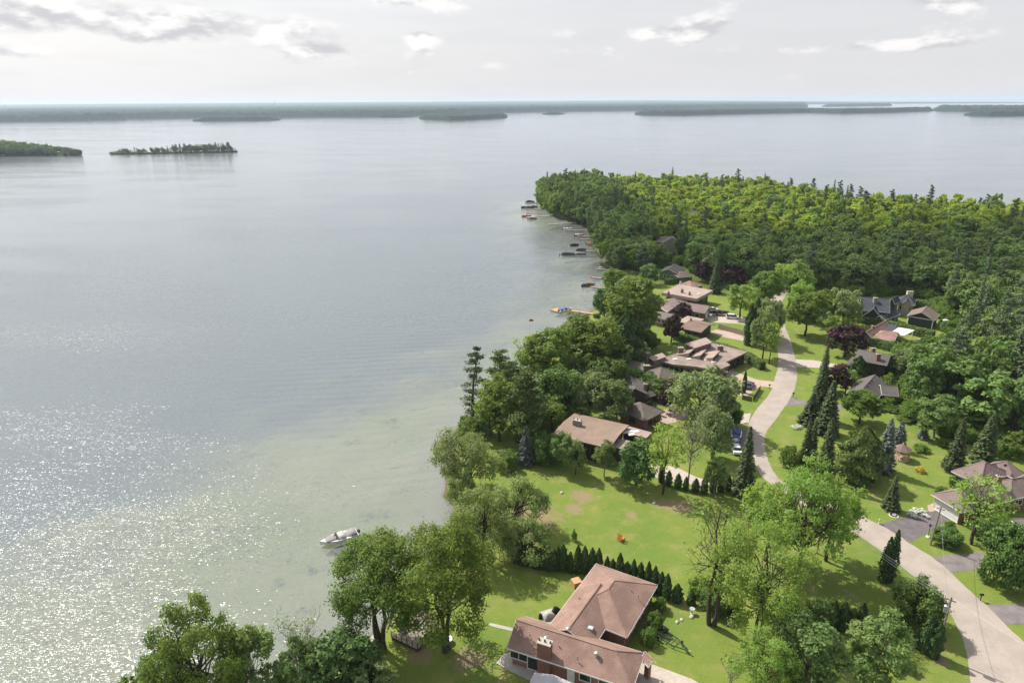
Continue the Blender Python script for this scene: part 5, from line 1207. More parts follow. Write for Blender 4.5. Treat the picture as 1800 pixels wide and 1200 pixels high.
        if not flat:
            for end, hh in ((0, ha), (1, hb)):
                if not hh:
                    u = i + 0.02 if end == 0 else L - i - 0.02; u2 = u + (0.12 if end == 0 else -0.12); k = i / (W / 2)
                    g = MB(); a = [P3(u, i, zw), P3(u, W - i, zw), P3(u, W - i, ze + rise * k - .01), P3(u, W / 2, ze + rise - 0.02), P3(u, i, ze + rise * k - .01)]
                    b = [P3(u2, i, zw), P3(u2, W - i, zw), P3(u2, W - i, ze + rise * k - .01), P3(u2, W / 2, ze + rise - 0.02), P3(u2, i, ze + rise * k - .01)]
                    g.add(a + b, [(0, 1, 2, 3, 4), (9, 8, 7, 6, 5)] + [(q, (q + 1) % 5, 5 + (q + 1) % 5, 5 + q) for q in range(5)])
                    s.part(g, 'gable', gable_mat or wall)
        sides = {0: (p[0], p[1]), 1: (p[1], p[2]), 2: (p[2], p[3]), 3: (p[3], p[0])}
        cen = (Vector(p[0]) + Vector(p[2])) / 2
        for (sd, f, ww, hh, zz, *ex_) in wins:
            a, b = Vector(sides[sd][0]), Vector(sides[sd][1]); d = (b - a).normalized(); c_ = a.lerp(b, f); nn = Vector((d.y, -d.x))
            if nn.dot(c_ - cen) < 0: nn = -nn
            s.opening(c_, d, nn, ww, hh, zz, ex_[0] if ex_ else 'window', trim)
        return P3, L, W
    def opening(s, c, d, nn, w, h, z, kind, trim):
        t = 0.09; pr = 0.06 + (0.04 if True else 0); fr = MB()
        def bx(mb, u0, u1, z0, z1, n0, n1):
            pts = [c + d * u0 + nn * n0, c + d * u1 + nn * n0, c + d * u1 + nn * n1, c + d * u0 + nn * n1]; mb.prism([tuple(q) for q in pts], z0, z1)
        bx(fr, -w / 2, w / 2, z + h - t, z + h, 0, pr); bx(fr, -w / 2, w / 2, z, z + t, 0, pr + 0.03)
        bx(fr, -w / 2, -w / 2 + t, z + t + .001, z + h - t - .001, 0, pr); bx(fr, w / 2 - t, w / 2, z + t + .001, z + h - t - .001, 0, pr)
        if kind == 'garage_door':
            f = s.part(fr, 'garage_door', trim); n = 4
            for k in range(n): q = MB(); bx(q, -w / 2 + t, w / 2 - t, z + t + (h - 2 * t) * k / n + .012, z + t + (h - 2 * t) * (k + 1) / n - .012, 0, 0.05); s.part(q, 'panel', 'trim_white', f)
            return
        if kind == 'door':
            f = s.part(fr, 'door', trim); q = MB(); bx(q, -w / 2 + t, w / 2 - t, z + t, z + h - t, 0, 0.045); s.part(q, 'door_leaf', 'trim_white', f)
            q = MB(); bx(q, w / 2 - t - .2, w / 2 - t - .1, z + 1.0, z + 1.08, 0.045, 0.1); s.part(q, 'handle', 'metal_dark', f); return
        n = max(1, round(w / 1.2))
        for k in range(1, n): u = -w / 2 + w * k / n; bx(fr, u - 0.035, u + 0.035, z + t + .001, z + h - t - .001, 0, pr - 0.01)
        f = s.part(fr, 'window', trim)
        for k in range(n):
            q = MB(); bx(q, -w / 2 + w * k / n + (t if k == 0 else .036), -w / 2 + w * (k + 1) / n - (t if k == n - 1 else .036), z + t + .002, z + h - t - .002, 0, 0.035); s.part(q, 'pane', 'pane', f)
    def chimney(s, x, y, z0, z1, w=0.9, d=0.7, mat='brick_red', rz=0.0, flues=2, cap='concrete'):
        ob = s.part(MB().box((x, y, (z0 + z1) / 2), (w, d, z1 - z0), rz), 'chimney', mat)
        s.part(MB().box((x, y, z1 + 0.06), (w + 0.16, d + 0.16, 0.12), rz), 'chimney_cap', cap, ob)
        for k in range(flues):
            u = (k - (flues - 1) / 2) * w * 0.45; s.part(MB().lathe((x + u * math.cos(rz), y + u * math.sin(rz), z1 + 0.12), [(0.13, 0), (0.12, 0.3)], 8), 'flue', 'wood_dark', ob)
    def vent(s, x, y, z, kind='pipe'):
        if kind == 'pipe': s.part(MB().lathe((x, y, z - 0.25), [(0.07, 0), (0.07, 0.7)], 8), 'vent_pipe', 'metal_galv')
        elif kind == 'box': s.part(MB().box((x, y, z + 0.1), (0.4, 0.4, 0.36), 0.4), 'roof_vent', 'metal_dark')
        elif kind == 'stack':
            s.part(MB().lathe((x, y, z - 0.3), [(0.2, 0), (0.2, 0.75), (0.30, 0.76), (0.30, 0.9), (0.1, 1.0)], 10), 'vent_stack', 'metal_galv')
        elif kind == 'skylight':
            f = s.part(MB().box((x, y, z + 0.06), (1.3, 0.9, 0.2), 0.2), 'skylight', 'trim_white'); s.part(MB().box((x, y, z + 0.175), (1.14, 0.74, 0.03), 0.2), 'pane', 'roof_white', f)

def plan(pts, h, z0, z1, name, mat, parent=None): return h.part(MB().prism([tuple(p) for p in pts], z0, z1), name, mat, parent)

# 1 - brick house in the foreground
h = House('brick_house', 'large red brick house with two pinkish hipped roof wings and chimney', (8.53,76.52))
h.wing((-0.95,72.70), (14.73,65.73), (17.73,71.45), 2.8, 2.0, 'shingle_red', 'brick_red', kind='gh',
       wins=[(0, .06, 2.6, 1.3, 1.0), (0, .19, 1.7, 2.1, 0.1), (0, .52, 1.0, 2.1, 0.1, 'door'), (0, .64, 1.6, 1.2, 1.1), (0, .8, 1.6, 1.2, 1.1), (0, .93, 1.4, 1.2, 1.1), (3, .5, 1.8, 1.2, 1.0), (1, .5, 2.2, 1.2, 1.0)])
BWA = Vector((15.42,74.41)); BWB = Vector((21.77,85.02)); BWC = Vector((12.44,89.11))
h.wing(BWA, BWB, BWC, 2.82, 2.3, 'shingle_red', 'brick_red', kind='hh', wins=[(0, .3, 1.6, 1.2, 1.0), (0, .6, 1.6, 1.2, 1.0), (0, .85, 1.2, 1.2, 1.0), (2, .4, 2.6, 2.0, 0.2), (2, .7, 1.8, 1.3, 1.0), (3, .5, 1.8, 1.2, 1.0)])
h.wing((4.30,75.68), (9.89,84.88), (16.42,82.20), 2.84, 1.95, 'shingle_red', 'brick_red', kind='gg', wins=[])
cx = (4.04,71.09); h.chimney(cx[0], cx[1], -0.2, 5.3, 1.75, 1.0, 'brick_red', -0.42, 3)
for p, k in (((4.28,72.45), 'stack'), ((10.68,69.73), 'stack'), ((7.36,74.10), 'stack'), ((5.96,71.56), 'pipe'), ((14.81,82.76), 'pipe'), ((13.70,81.90), 'box'), ((8.19,69.61), 'pipe'), ((9.48,80.84), 'pipe'), ((9.52,78.03), 'pipe'), ((8.03,77.26), 'pipe'), ((17.30,82.35), 'pipe'), ((18.11,81.24), 'pipe')): h.vent(p[0], p[1], {'pipe': 4.0}.get(k, 4.3), k)
for p, z in (((10.36,75.27), 3.75), ((9.75,72.46), 3.85), ((10.63,72.16), 3.75)):
    f = h.part(MB().box((p[0], p[1], z + .05), (1.1, 0.7, 0.3), -0.4), 'skylight', 'metal_galv'); h.part(MB().box((p[0], p[1], z + 0.215), (0.94, 0.56, 0.03), -0.4), 'pane', 'skylight', f)
h.wing((17.75,71.46), (18.53,70.09), (17.82,68.78), 2.6, 0.9, 'shingle_red', 'brick_red', kind='gg', ov=0.4)

# 2 - grey roof at the bottom edge
h = House('shed', 'pale grey flat roofed shed cut off by the bottom edge', (4.86,68.20), 'shed')
h.wing((1.79,66.37), (2.65,68.63), (7.63,67.04), 2.6, 0.5, 'roof_pale_grey', 'siding_white', kind='gg', wins=[(0, .5, 1.2, 1.0, 1.0)])

# 3 - batten roofed house
h = House('batten_roof_house', 'modern house with wide tan ribbed metal roof by the lawn', (18.67,139.66))
P3, L, W = h.wing((14.24,142.10), (25.73,135.82), (16.69,126.97), 4.3, 0.5, 'metal_roof', 'siding_dark', 'trim_brown', kind='gg', ov=1.1,
                  wins=[(2, .2, 3.0, 2.2, .6), (2, .5, 3.0, 2.2, .6), (2, .8, 3.0, 2.2, .6), (1, .75, 2.4, 2.0, .7)])
rb = MB()
for k in range(1, int(L / 0.6)):
    u = k * 0.6
    for v0, v1, z0, z1 in ((0.02, W / 2 - .02, 4.47, 4.96), (W / 2 + .02, W - .02, 4.96, 4.47)): rb.bar(P3(u, v0, z0), P3(u, v1, z1), 0.05, 0.06)
ob = h.part(rb, 'seam', 'metal_roof'); ob['kind'] = 'stuff'
for k in range(6): q = P3(L * (k + .5) / 6, W - 0.4, 0); h.part(MB().box((q[0], q[1], 2.1), (0.22, 0.22, 4.4)), 'post', 'wood_dark')
cx = (14.21,135.04); h.chimney(cx[0], cx[1], 3.5, 6.1, 1.9, 0.9, 'stone_grey', -0.5, 3)
h.wing((25.51,137.19), (30.43,133.81), (27.93,131.72), 3.2, 0, 'gravel_roof_pink', 'siding_dark', 'trim_brown', kind='f', ov=0.5, fascia=0.45, wins=[(2, .5, 2.0, 1.5, .8)])
h.wing((20.39,133.00), (25.14,130.32), (22.66,126.83), 3.0, 0, 'gravel_roof_pink', 'siding_dark', 'trim_brown', kind='f', ov=0.5, fascia=0.45, wins=[(2, .5, 2.0, 1.5, .8)])
for p in ((24.59,134.00), (25.63,134.26), (25.78,132.90), (27.00,134.24)): h.vent(p[0], p[1], 3.6, 'skylight')
h.vent(*(20.81,129.94), 3.5, 'box')

# 4 - brown hip with two storey block
h = House('brown_hip_house', 'two level house with weathered brown hip roofs behind the trees', (31.17,151.53))
h.wing((30.22,140.60), (35.70,145.65), (31.66,152.84), 2.9, 2.0, 'shingle_taupe', 'brick_red', 'trim_brown', kind='hh', wins=[(0, .35, 1.6, 1.2, 1.0), (0, .7, 1.6, 1.2, 1.0), (3, .5, 1.8, 1.2, 1.0)])
h.wing((26.56,158.58), (26.45,150.47), (32.54,153.81), 5.2, 1.5, 'shingle_grey', 'siding_dark', 'trim_brown', kind='gg', wins=[(2, .3, 1.3, 1.2, 3.6), (2, .7, 1.3, 1.2, 3.6), (0, .5, 1.6, 1.2, 3.6)])
h.wing((30.21,151.08), (35.28,153.71), (33.79,156.17), 3.4, 0.8, 'shingle_grey', 'siding_dark', 'trim_brown', kind='gg', wins=[(0, .4, 1.4, 1.2, 1.2), (0, .75, 1.4, 1.2, 1.2)])
h.chimney(*(28.31,158.26), 4, 7.2, 0.8, 0.7, 'brick_red'); h.chimney(*(32.34,152.89), 3, 7.0, .8, .7, 'brick_brown')

# 5 - mauve hip house with skylight
h = House('mauve_hip_house', 'mauve brown hip roofed house with brick chimney and white skylight', (37.78,175.24))
h.wing((30.42,174.46), (35.35,169.81), (38.76,174.74), 2.9, 1.1, 'shingle_taupe', 'siding_brown', 'trim_brown', kind='gg', wins=[(0, .4, 1.6, 1.2, 1.0), (0, .8, 1.6, 1.2, 1.0)])
h.wing((34.43,169.82), (37.87,163.48), (43.40,169.67), 2.95, 2.1, 'shingle_taupe', 'siding_brown', 'trim_brown', kind='hh', wins=[(1, .5, 1.8, 1.2, 1.0), (0, .5, 1.6, 1.2, 1.0)])
h.chimney(*(35.68,168.70), 2, 5.6, 1.5, 0.9, 'brick_brown'); h.vent(*(33.87,175.62), 3.7, 'skylight')

# 6 - long flat roofed modern house
h = House('flat_roofed_house', 'long modern house with stepped flat gravel roofs and sawtooth clerestories', (53.93,185.91))
main = [(40.59,178.47), (46.53,182.91), (52.05,186.11), (55.12,190.96), (59.04,192.91), (67.85,184.39), (59.08,176.37), (59.68,174.21), (54.93,170.11), (50.20,173.10), (44.09,174.91)]
rf = plan(main, h, 3.0, 3.42, 'roof', 'gravel_roof')
c_ = sum((Vector(p) for p in main), Vector((0, 0))) / len(main)
for k in range(len(main)):
    a, b = Vector(main[k]), Vector(main[(k + 1) % len(main)]); h.part(MB().bar((*a, 3.36), (*b, 3.36), 0.16, 0.34), 'fascia', 'trim_tan', rf)
inset = [tuple(c_ + (Vector(p) - c_) * 0.93) for p in main]
plan(inset, h, -0.3, 3.0, 'wall', 'brick_brown')
a, b = Vector(inset[5]), Vector(inset[6])
for k in range(7): q = a.lerp(b, (k + .5) / 7); h.part(MB().box((q.x + .3, q.y - .25, 1.5), (0.22, 0.22, 3.0)), 'post', 'wood_dark')
d = (b - a).normalized(); nn = Vector((-d.y, d.x)); nn = nn if nn.dot(a - c_) > 0 else -nn
for k in range(5): h.opening(a.lerp(b, (k + .5) / 5), d, nn, (b - a).length / 5.6, 2.3, 0.3, 'window', 'trim_brown')
for i0, i1, n_ in ((7, 8, 2), (8, 9, 4), (9, 10, 4), (10, 0, 3)):
    a, b = Vector(inset[i0]), Vector(inset[i1]); d = (b - a).normalized(); nn = Vector((-d.y, d.x)); nn = nn if nn.dot((a + b) / 2 - c_) > 0 else -nn
    for k in range(n_): h.opening(a.lerp(b, (k + .5) / n_), d, nn, min(2.2, (b - a).length / n_ * 0.6), 1.9, 0.5, 'window', 'trim_brown')
def sawtooth(A, B, C, z0, z1):
    """low edge A-B at z0, high edge over C at z1"""
    A, B, C = Vector(A), Vector(B), Vector(C); D = A + C - B; m = MB()
    m.add([(*A, z0), (*B, z0), (*C, z1), (*D, z1), (*C, z0), (*D, z0)], [(0, 1, 2, 3), (1, 4, 2), (0, 3, 5), (3, 2, 4, 5), (0, 5, 4, 1)])
    r_ = h.part(m, 'clerestory', 'gravel_roof_pink'); h.part(MB().bar((*C, z1 + .02), (*D, z1 + .02), 0.25, 0.2), 'fascia', 'trim_tan', r_)
    o_ = (C - B).normalized() * 0.06; h.part(MB().bar((*(C + o_ - (C - D) * .05), (z0 + z1) / 2 - .05), (*(D + o_ + (C - D) * .05), (z0 + z1) / 2 - .05), 0.05, (z1 - z0) * 0.6), 'pane', 'pane', r_)
for (pa, pb, pc) in (((46.36,182.18), (48.85,185.90), (52.32,183.93)), ((50.11,180.28), (52.88,184.87), (55.32,182.94)), ((53.07,179.32), (56.48,184.80), (58.94,181.95))): sawtooth(pa, pb, pc, 3.44, 4.7)
t1 = [(50.56,186.72), (57.50,191.63), (58.07,187.56), (52.33,183.29)]
h.part(MB().prism([tuple(p) for p in t1], -0.2, 5.0), 'tower', 'brick_brown'); cc = sum((Vector(p) for p in t1), Vector((0, 0))) / 4
r1 = h.part(MB().prism([tuple(cc + (Vector(p) - cc) * 1.1) for p in t1], 5.0, 5.25), 'tower_roof', 'gravel_roof_pink')
t2 = [(38.17,177.86), (42.31,180.96), (42.85,178.22), (39.07,175.19)]
h.part(MB().prism([tuple(p) for p in t2], -0.2, 4.3), 'tower', 'brick_brown'); cc = sum((Vector(p) for p in t2), Vector((0, 0))) / 4
h.part(MB().prism([tuple(cc + (Vector(p) - cc) * 1.1) for p in t2], 4.3, 4.5), 'tower_roof', 'gravel_roof_pink')
h.chimney(*(48.17,183.26), 2, 5.3, 1.3, 1.0, 'brick_brown'); h.chimney(*(60.27,185.55), 2, 4.9, 1.5, 1.0, 'brick_brown'); h.chimney(*(37.64,177.60), 0, 5.9, 1.0, .9, 'brick_brown')
for p in ((45.73,178.74), (49.54,178.68), (54.18,178.15), (55.90,176.35)): h.vent(p[0], p[1], 3.45, 'skylight')

# 7 - carport house
h = House('carport_house', 'low house with wide pinkish gabled carport roof behind the hedge', (61.15,217.64))
h.wing((53.78,207.51), (59.29,202.85), (67.29,210.76), 3.0, 1.0, 'shingle_brown', 'siding_dark', 'trim_tan', kind='gg', ov=1.2, wins=[(0, .4, 2, 1.2, 1)])
h.wing((54.61,214.99), (59.31,211.25), (64.63,217.26), 2.7, 0, 'gravel_roof_pink', 'siding_brown', 'trim_tan', kind='f', wins=[])
h.wing((47.01,220.51), (51.55,216.60), (54.48,222.96), 3.0, 0.8, 'shingle_taupe', 'brick_red', 'trim_white', kind='gg', wins=[(0, .2, 1.2, 1.2, 1.3), (0, .5, 1.2, 1.2, 1.3), (0, .8, 1.2, 1.2, 1.3), (3, .5, 1.6, 1.4, 1.0)])
h.chimney(*(58.50,212.72), 2, 4.4, .6, .6, 'brick_red')

# 8 - ranch house
h = House('ranch_house', 'long mauve roofed ranch house with arched garage gable', (63.07,237.43))
h.wing((57.77,229.64), (66.25,224.02), (70.66,230.75), 2.8, 1.6, 'shingle_mauve', 'brick_brown', kind='gg', gable_mat='siding_white', wins=[(1, .5, 3.0, 2.2, 0.1, 'garage_door'), (0, .5, 1.6, 1.2, 1.0), (0, .75, 1.6, 1.2, 1.0), (0, .3, 1.6, 1.2, 1.0)])
h.wing((52.95,234.37), (59.40,230.67), (62.91,238.54), 2.9, 1.9, 'shingle_mauve', 'siding_brown', kind='hh', wins=[(0, .5, 1.6, 1.2, 1.0)])
h.wing((52.50,231.16), (53.71,225.63), (57.18,229.66), 2.8, 1.5, 'shingle_mauve', 'siding_brown', kind='gg', wins=[(1, .5, 1.6, 1.2, 1.0)])

# 9 - broad flat roof
h = House('broad_flat_house', 'broad house under one big pinkish flat roof with deep fascia', (67.79,252.44))
P3, L, W = h.wing((55.67,244.66), (66.34,236.03), (76.48,246.54), 3.6, 0, 'gravel_roof_pink', 'siding_dark', 'trim_tan', kind='f', ov=1.3, fascia=1.1, wins=[(0, .25, 2.4, 1.6, .8), (0, .7, 2.4, 1.6, .8), (1, .3, 2.4, 2.0, .4), (1, .7, 2.4, 2.0, .4)])
h.chimney(*(63.04,244.22), 4, 5.9, .9, .7, 'brick_red'); h.chimney(*(64.99,241.01), 4, 5.6, .7, .7, 'brick_red'); h.chimney(*(57.33,241.20), 4, 5.8, .8, .7, 'brick_red'); h.vent(*(68.91,242.37), 4.72, 'skylight')

# 10, 11, 12, 13, 14 - houses further along the shore
h = House('red_hip_house', 'small house with reddish hip roof above the broad flat one', (71.48,269.31))
h.wing((64.64,261.56), (69.61,256.24), (74.94,263.96), 2.8, 1.7, 'shingle_red', 'siding_brown', kind='hh', wins=[(0, .5, 1.6, 1.2, 1.0), (1, .5, 1.6, 1.2, 1.0)]); h.chimney(*(65.72,258.05), 3, 5.3, .5, .5, 'trim_white', flues=0)
h = House('green_gable_house', 'house with green gable wall and grey roof under trees', (69.26,288.53))
h.wing((69.68,277.57), (74.95,286.59), (67.84,292.12), 3.2, 1.9, 'shingle_grey', 'siding_green', kind='gg', wins=[(3, .3, 1.4, 1.2, 1.2), (3, .7, 1.4, 1.2, 1.2)])
h.wing((69.29,274.72), (75.85,276.49), (77.91,286.51), 2.7, 1.4, 'shingle_mauve', 'siding_green', kind='hh')
h = House('beige_house', 'tall beige house half hidden in the wood', (81.61,353.48))
h.wing((72.37,338.88), (74.55,333.01), (81.32,344.58), 5.6, 2.0, 'shingle_taupe', 'siding_beige', kind='gg', wins=[(0, .5, 1.5, 1.4, 3.4), (3, .3, 1.4, 1.4, 3.6), (3, .7, 1.4, 1.4, 3.6), (3, .5, 2.4, 1.8, .8)])
h.wing((75.83,334.99), (82.88,336.19), (86.57,349.58), 5.2, 1.9, 'shingle_taupe', 'siding_beige', kind='gg', wins=[(0, .3, 1.3, 1.3, 3.2), (0, .7, 1.3, 1.3, 3.2), (0, .3, 1.3, 1.3, .8), (0, .7, 1.3, 1.3, .8)])
h = House('grey_roof_cottage', 'grey roofed cottage barely showing among the deep wood', (117.57,440.07))
h.wing((101.04,397.32), (107.08,388.87), (112.36,398.96), 9, 2.2, 'shingle_grey', 'siding_white', kind='gg', wins=[(0, .3, 1.3, 1.3, 6.8), (0, .7, 1.3, 1.3, 6.8)])
h = House('white_cottage', 'white walled cottage glimpsed near the wooded tip', (79.33,598.67))
h.wing((66.79,537.90), (71.95,530.24), (76.18,548.84), 9.5, 2.0, 'roof_white', 'siding_white', kind='gg', wins=[(0, .3, 1.3, 1.3, 7.2), (0, .7, 1.3, 1.3, 7.2)])
h = House('white_cottage', 'small white cottage below the one near the tip', (84.86,549.99))
h.wing((74.46,504.66), (78.43,498.06), (81.62,510.86), 8, 2.0, 'roof_pale_grey', 'siding_white', kind='gg', wins=[(0, .3, 1.3, 1.3, 5.8), (0, .7, 1.3, 1.3, 5.8)])

# 15 - navy houses and garage
h = House('navy_house', 'navy clad house with steep dark roof and white trimmed front gable', (128.02,227.05))
h.wing((117.77,220.95), (125.96,217.49), (132.76,227.45), 4.6, 3.0, 'shingle_navy', 'siding_navy', kind='gg', wins=[(0, .12, 2.0, 1.4, 2.6), (0, .92, 1.4, 1.2, 2.6), (1, .3, 1.3, 1.4, 3.0), (1, .7, 1.3, 1.4, 3.0), (1, .5, 2.2, 1.6, .6)])
h.wing((123.47,216.33), (129.99,225.93), (123.91,228.80), 2.4, 3.6, 'shingle_navy', 'siding_navy', kind='gg', fascia=.3, wins=[(3, .5, 4.4, 0.5, 2.0)])
h.wing((123.86,215.69), (132.84,222.54), (133.40,227.23), 2.6, 1.2, 'shingle_navy', 'siding_navy', kind='gg', wins=[(0, .2, 1.2, 1.3, .9), (0, .5, 1.2, 1.3, .9), (0, .8, 1.2, 1.3, .9)])
h.wing((133.35,228.12), (137.20,231.60), (138.55,235.99), 4.4, 1.8, 'shingle_navy', 'siding_navy', kind='gg', wins=[(0, .5, 1.2, 1.3, 2.4)])
h.chimney(*(123.34,222.89), 5, 8.3, 1.2, 1.0, 'stone_grey')
h = House('cream_gable_house', 'slate roofed house with cream gable behind the navy house', (146.83,241.36))
h.wing((135.89,231.51), (140.68,228.57), (148.28,235.59), 3.6, 2.4, 'shingle_navy', 'siding_beige', 'trim_cream', kind='hh', wins=[(0, .3, 1.8, 1.2, 1.6), (0, .7, 1.8, 1.2, 1.6), (1, .5, 1.8, 1.2, 1.6)])
h.wing((139.30,228.26), (143.63,234.62), (140.41,236.17), 3.7, 1.5, 'shingle_navy', 'siding_beige', 'trim_cream', kind='gg')
h.chimney(*(141.82,234.75), 4, 7.2, 2.0, 1.0, 'trim_cream')
h = House('navy_garage', 'navy clad garage with brown roof and white corner boards', (139.42,221.62), 'garage')
P3, L, W = h.wing((138.91,213.49), (144.65,220.33), (139.60,227.14), 3.0, 2.1, 'shingle_brown', 'siding_navy', kind='gg', ov=0.5)
for v in (0.5, W - 0.5): q = P3(0.48, v, 0); h.part(MB().box((q[0], q[1], 1.5), (0.24, 0.24, 3.0)), 'corner_board', 'trim_white')
a, b = P3(0.42, 0.7, 3.0), P3(0.42, W - 0.7, 3.0); h.part(MB().bar(a, b, 0.12, 0.22), 'belt_board', 'trim_white')

# 17 - pink roof with pool
h = House('pink_roof_house', 'house with pinkish roof, dark panel and white flat terrace roof', (118.54,204.87))
h.wing((107.45,199.72), (119.30,210.89), (121.61,207.88), 2.8, 1.7, 'shingle_red', 'siding_brown', kind='gg', wins=[(3, .5, 1.8, 1.2, 1.0)])
h.wing((110.40,197.51), (115.21,193.75), (120.23,200.55), 2.85, 1.7, 'shingle_red', 'siding_brown', kind='hg', wins=[(0, .3, 1.6, 1.2, 1.0), (0, .7, 1.6, 1.2, 1.0), (1, .5, 1.6, 1.2, 1.0)])
plan([(122.57,209.56), (123.06,206.03), (117.55,201.04), (116.52,203.87)], h, 3.2, 3.4, 'dark_roof', 'shingle_navy')
plan([(122.88,205.73), (126.30,202.80), (119.99,197.43), (117.09,200.20)], h, 3.3, 3.5, 'white_roof', 'roof_white')
for p in ((126.50,203.40), (120.34,198.00), (123.24,206.33)): h.part(MB().box((p[0] - .3, p[1] + .1, 1.6), (0.2, 0.2, 3.3)), 'post', 'trim_white')
h.chimney(*(112.64,202.10), 3, 5.2, .7, .7, 'brick_red'); h.vent(*(109.93,196.07), 4.4, 'box'); h.vent(*(117.23,197.63), 4.2, 'box')
pool = empty('swimming_pool', (*(130.85,200.84), 0), 'small turquoise swimming pool with pale rim among the trees', 'pool')
pc = [(128.69,201.42), (131.29,204.07), (134.25,202.38), (131.21,198.72)]; pv = sum((Vector(p) for p in pc), Vector((0, 0))) / 4; po = tuple(pool.location)
MB().prism([tuple(pv + (Vector(p) - pv) * 1.12) for p in pc], 0.0, 0.10).build('rim', MATS['concrete'], pool, off=po)
MB().prism([tuple(p) for p in pc], 0.05, 0.12).build('water', MATS['pool_water'], pool, off=po)

# 18 - dark split level
h = House('split_level_house', 'dark split level house with brick base and tall brick chimney', (100.84,178.39))
h.wing((91.49,170.51), (97.89,165.83), (103.10,173.76), 6.0, 1.6, 'shingle_grey', 'siding_dark', 'trim_brown', kind='gg', wall_low=('brick_red', 2.7), wins=[(0, .3, 2.6, 1.4, 3.6), (0, .48, 1.8, 1.4, 3.6), (0, .82, 2.6, 1.6, 3.4), (0, .2, 1.6, 1.1, 1.0), (1, .5, 1.6, 1.2, 3.8)])
h.wing((90.88,173.31), (92.81,171.17), (96.86,178.00), 3.6, 1.3, 'shingle_grey', 'siding_dark', 'trim_brown', kind='gg')
h.chimney(*(96.79,168.76), -0.2, 8.4, 1.0, 0.8, 'brick_red'); h.chimney(*(97.39,172.56), 6, 8.6, .9, .6, 'brick_red', flues=1)
plan([(104.06,175.64), (105.65,173.90), (104.23,171.82), (102.43,173.11)], h, 2.4, 2.6, 'deck', 'trim_white')
for p in ((105.58,173.98), (104.38,172.32), (102.88,173.60)): h.part(MB().box((p[0], p[1], 1.2), (0.18, 0.18, 2.4)), 'post', 'trim_white')

# 19 - grey bungalow
h = House('grey_bungalow', 'grey shingled bungalow with roof vents and white framed sunroom', (92.82,160.80))
h.wing((88.52,151.50), (96.13,160.51), (89.95,164.00), 2.8, 2.1, 'shingle_grey', 'siding_dark', kind='gg', wins=[(3, .3, 1.8, 1.2, 1.0), (3, .7, 1.8, 1.2, 1.0)])
h.wing((91.35,154.63), (94.98,153.54), (98.65,158.77), 2.86, 1.4, 'shingle_grey', 'siding_dark', kind='gg', wins=[(0, .3, 1.2, 1.7, .7), (0, .52, 1.2, 1.7, .7), (0, .75, 1.6, 1.7, .7), (0, .93, 1.0, 1.7, .7), (1, .5, 1.6, 1.3, .9)])
for p in ((90.59,158.83), (89.30,157.38), (87.85,155.60), (86.16,153.86)): h.vent(p[0], p[1], 4.8, 'box')

# 20 - mauve roof house on the right
h = House('mauve_roof_house', 'long house with mauve hipped roofs, brick corner and white garage door', (89.30,111.82))
h.wing((79.34,103.72), (91.30,107.60), (89.24,113.52), 2.8, 2.2, 'shingle_mauve', 'brick_red', kind='hg', wins=[(3, .5, 5.0, 2.2, 0.1, 'garage_door'), (0, .8, 1.4, 1.2, 1.0), (0, .5, 1.4, 1.2, 1.0)])
h.wing((86.10,117.79), (88.39,112.71), (97.82,115.71), 2.84, 2.4, 'shingle_mauve', 'siding_white', kind='hh', wins=[(0, .2, 1.4, 1.6, .7), (0, .4, 1.4, 1.6, .7), (0, .7, 1.1, 2.1, .1, 'door'), (0, .88, 1.2, 1.6, .7)])
h.wing((90.68,107.61), (98.81,109.61), (101.40,116.09), 2.9, 2.2, 'shingle_mauve', 'brick_red', kind='hg', wins=[(0, .3, 1.8, 1.2, 1.0), (0, .7, 1.8, 1.2, 1.0)])
h.wing((96.37,114.88), (99.62,116.54), (97.27,121.46), 2.86, 2.0, 'shingle_mauve', 'siding_white', kind='hh', wins=[(0, .5, 1.6, 1.2, 1.0)])
h.chimney(*(89.45,110.01), 3, 6.4, .9, .7, 'brick_red'); h.vent(*(95.29,116.39), 4.9, 'box'); h.vent(*(93.20,111.16), 5.0, 'box'); h.vent(*(93.81,116.02), 4.4, 'pipe')
# 21 - right edge
h = House('brick_corner_house', 'grey roofed brick house cut by the right edge', (89.78,101.86))
h.wing((86.52,101.72), (85.94,97.42), (92.27,99.47), 2.8, 1.6, 'shingle_grey', 'brick_red', kind='hg', wins=[(0, .5, 1.8, 1.2, 1.0)])

# ------------------------------------------------------------------ boats, docks, cars, poles and garden things
def hull_mb(L, W, D, n=12):
    """open runabout hull: lofted sections from transom to bow, x forward"""
    m = MB(); vs_ = []; fs = []
    for i in range(n):
        t = i / (n - 1); x = -L / 2 + L * t; w = W / 2 * (1 - max(0, (t - 0.45) / 0.55) ** 2.2) * (0.94 + 0.06 * min(1, t * 4)); sheer = D * (1 + 0.22 * t * t); keel = -0.18 * D + 0.7 * D * max(0, (t - 0.6) / 0.4) ** 2.2
        w = max(w, 0.03)
        vs_ += [(x, 0, keel), (x, w * 0.82, keel + D * 0.35), (x, w, sheer), (x, w * 0.88, sheer + 0.02), (x, 0, sheer + 0.06), (x, -w * 0.88, sheer + 0.02), (x, -w, sheer), (x, -w * 0.82, keel + D * 0.35)]
        if i: fs += [((i - 1) * 8 + k, (i - 1) * 8 + (k + 1) % 8, i * 8 + (k + 1) % 8, i * 8 + k) for k in range(8)]
    fs += [tuple(range(8))[::-1], tuple((n - 1) * 8 + k for k in range(8))]
    return m.add(vs_, fs)
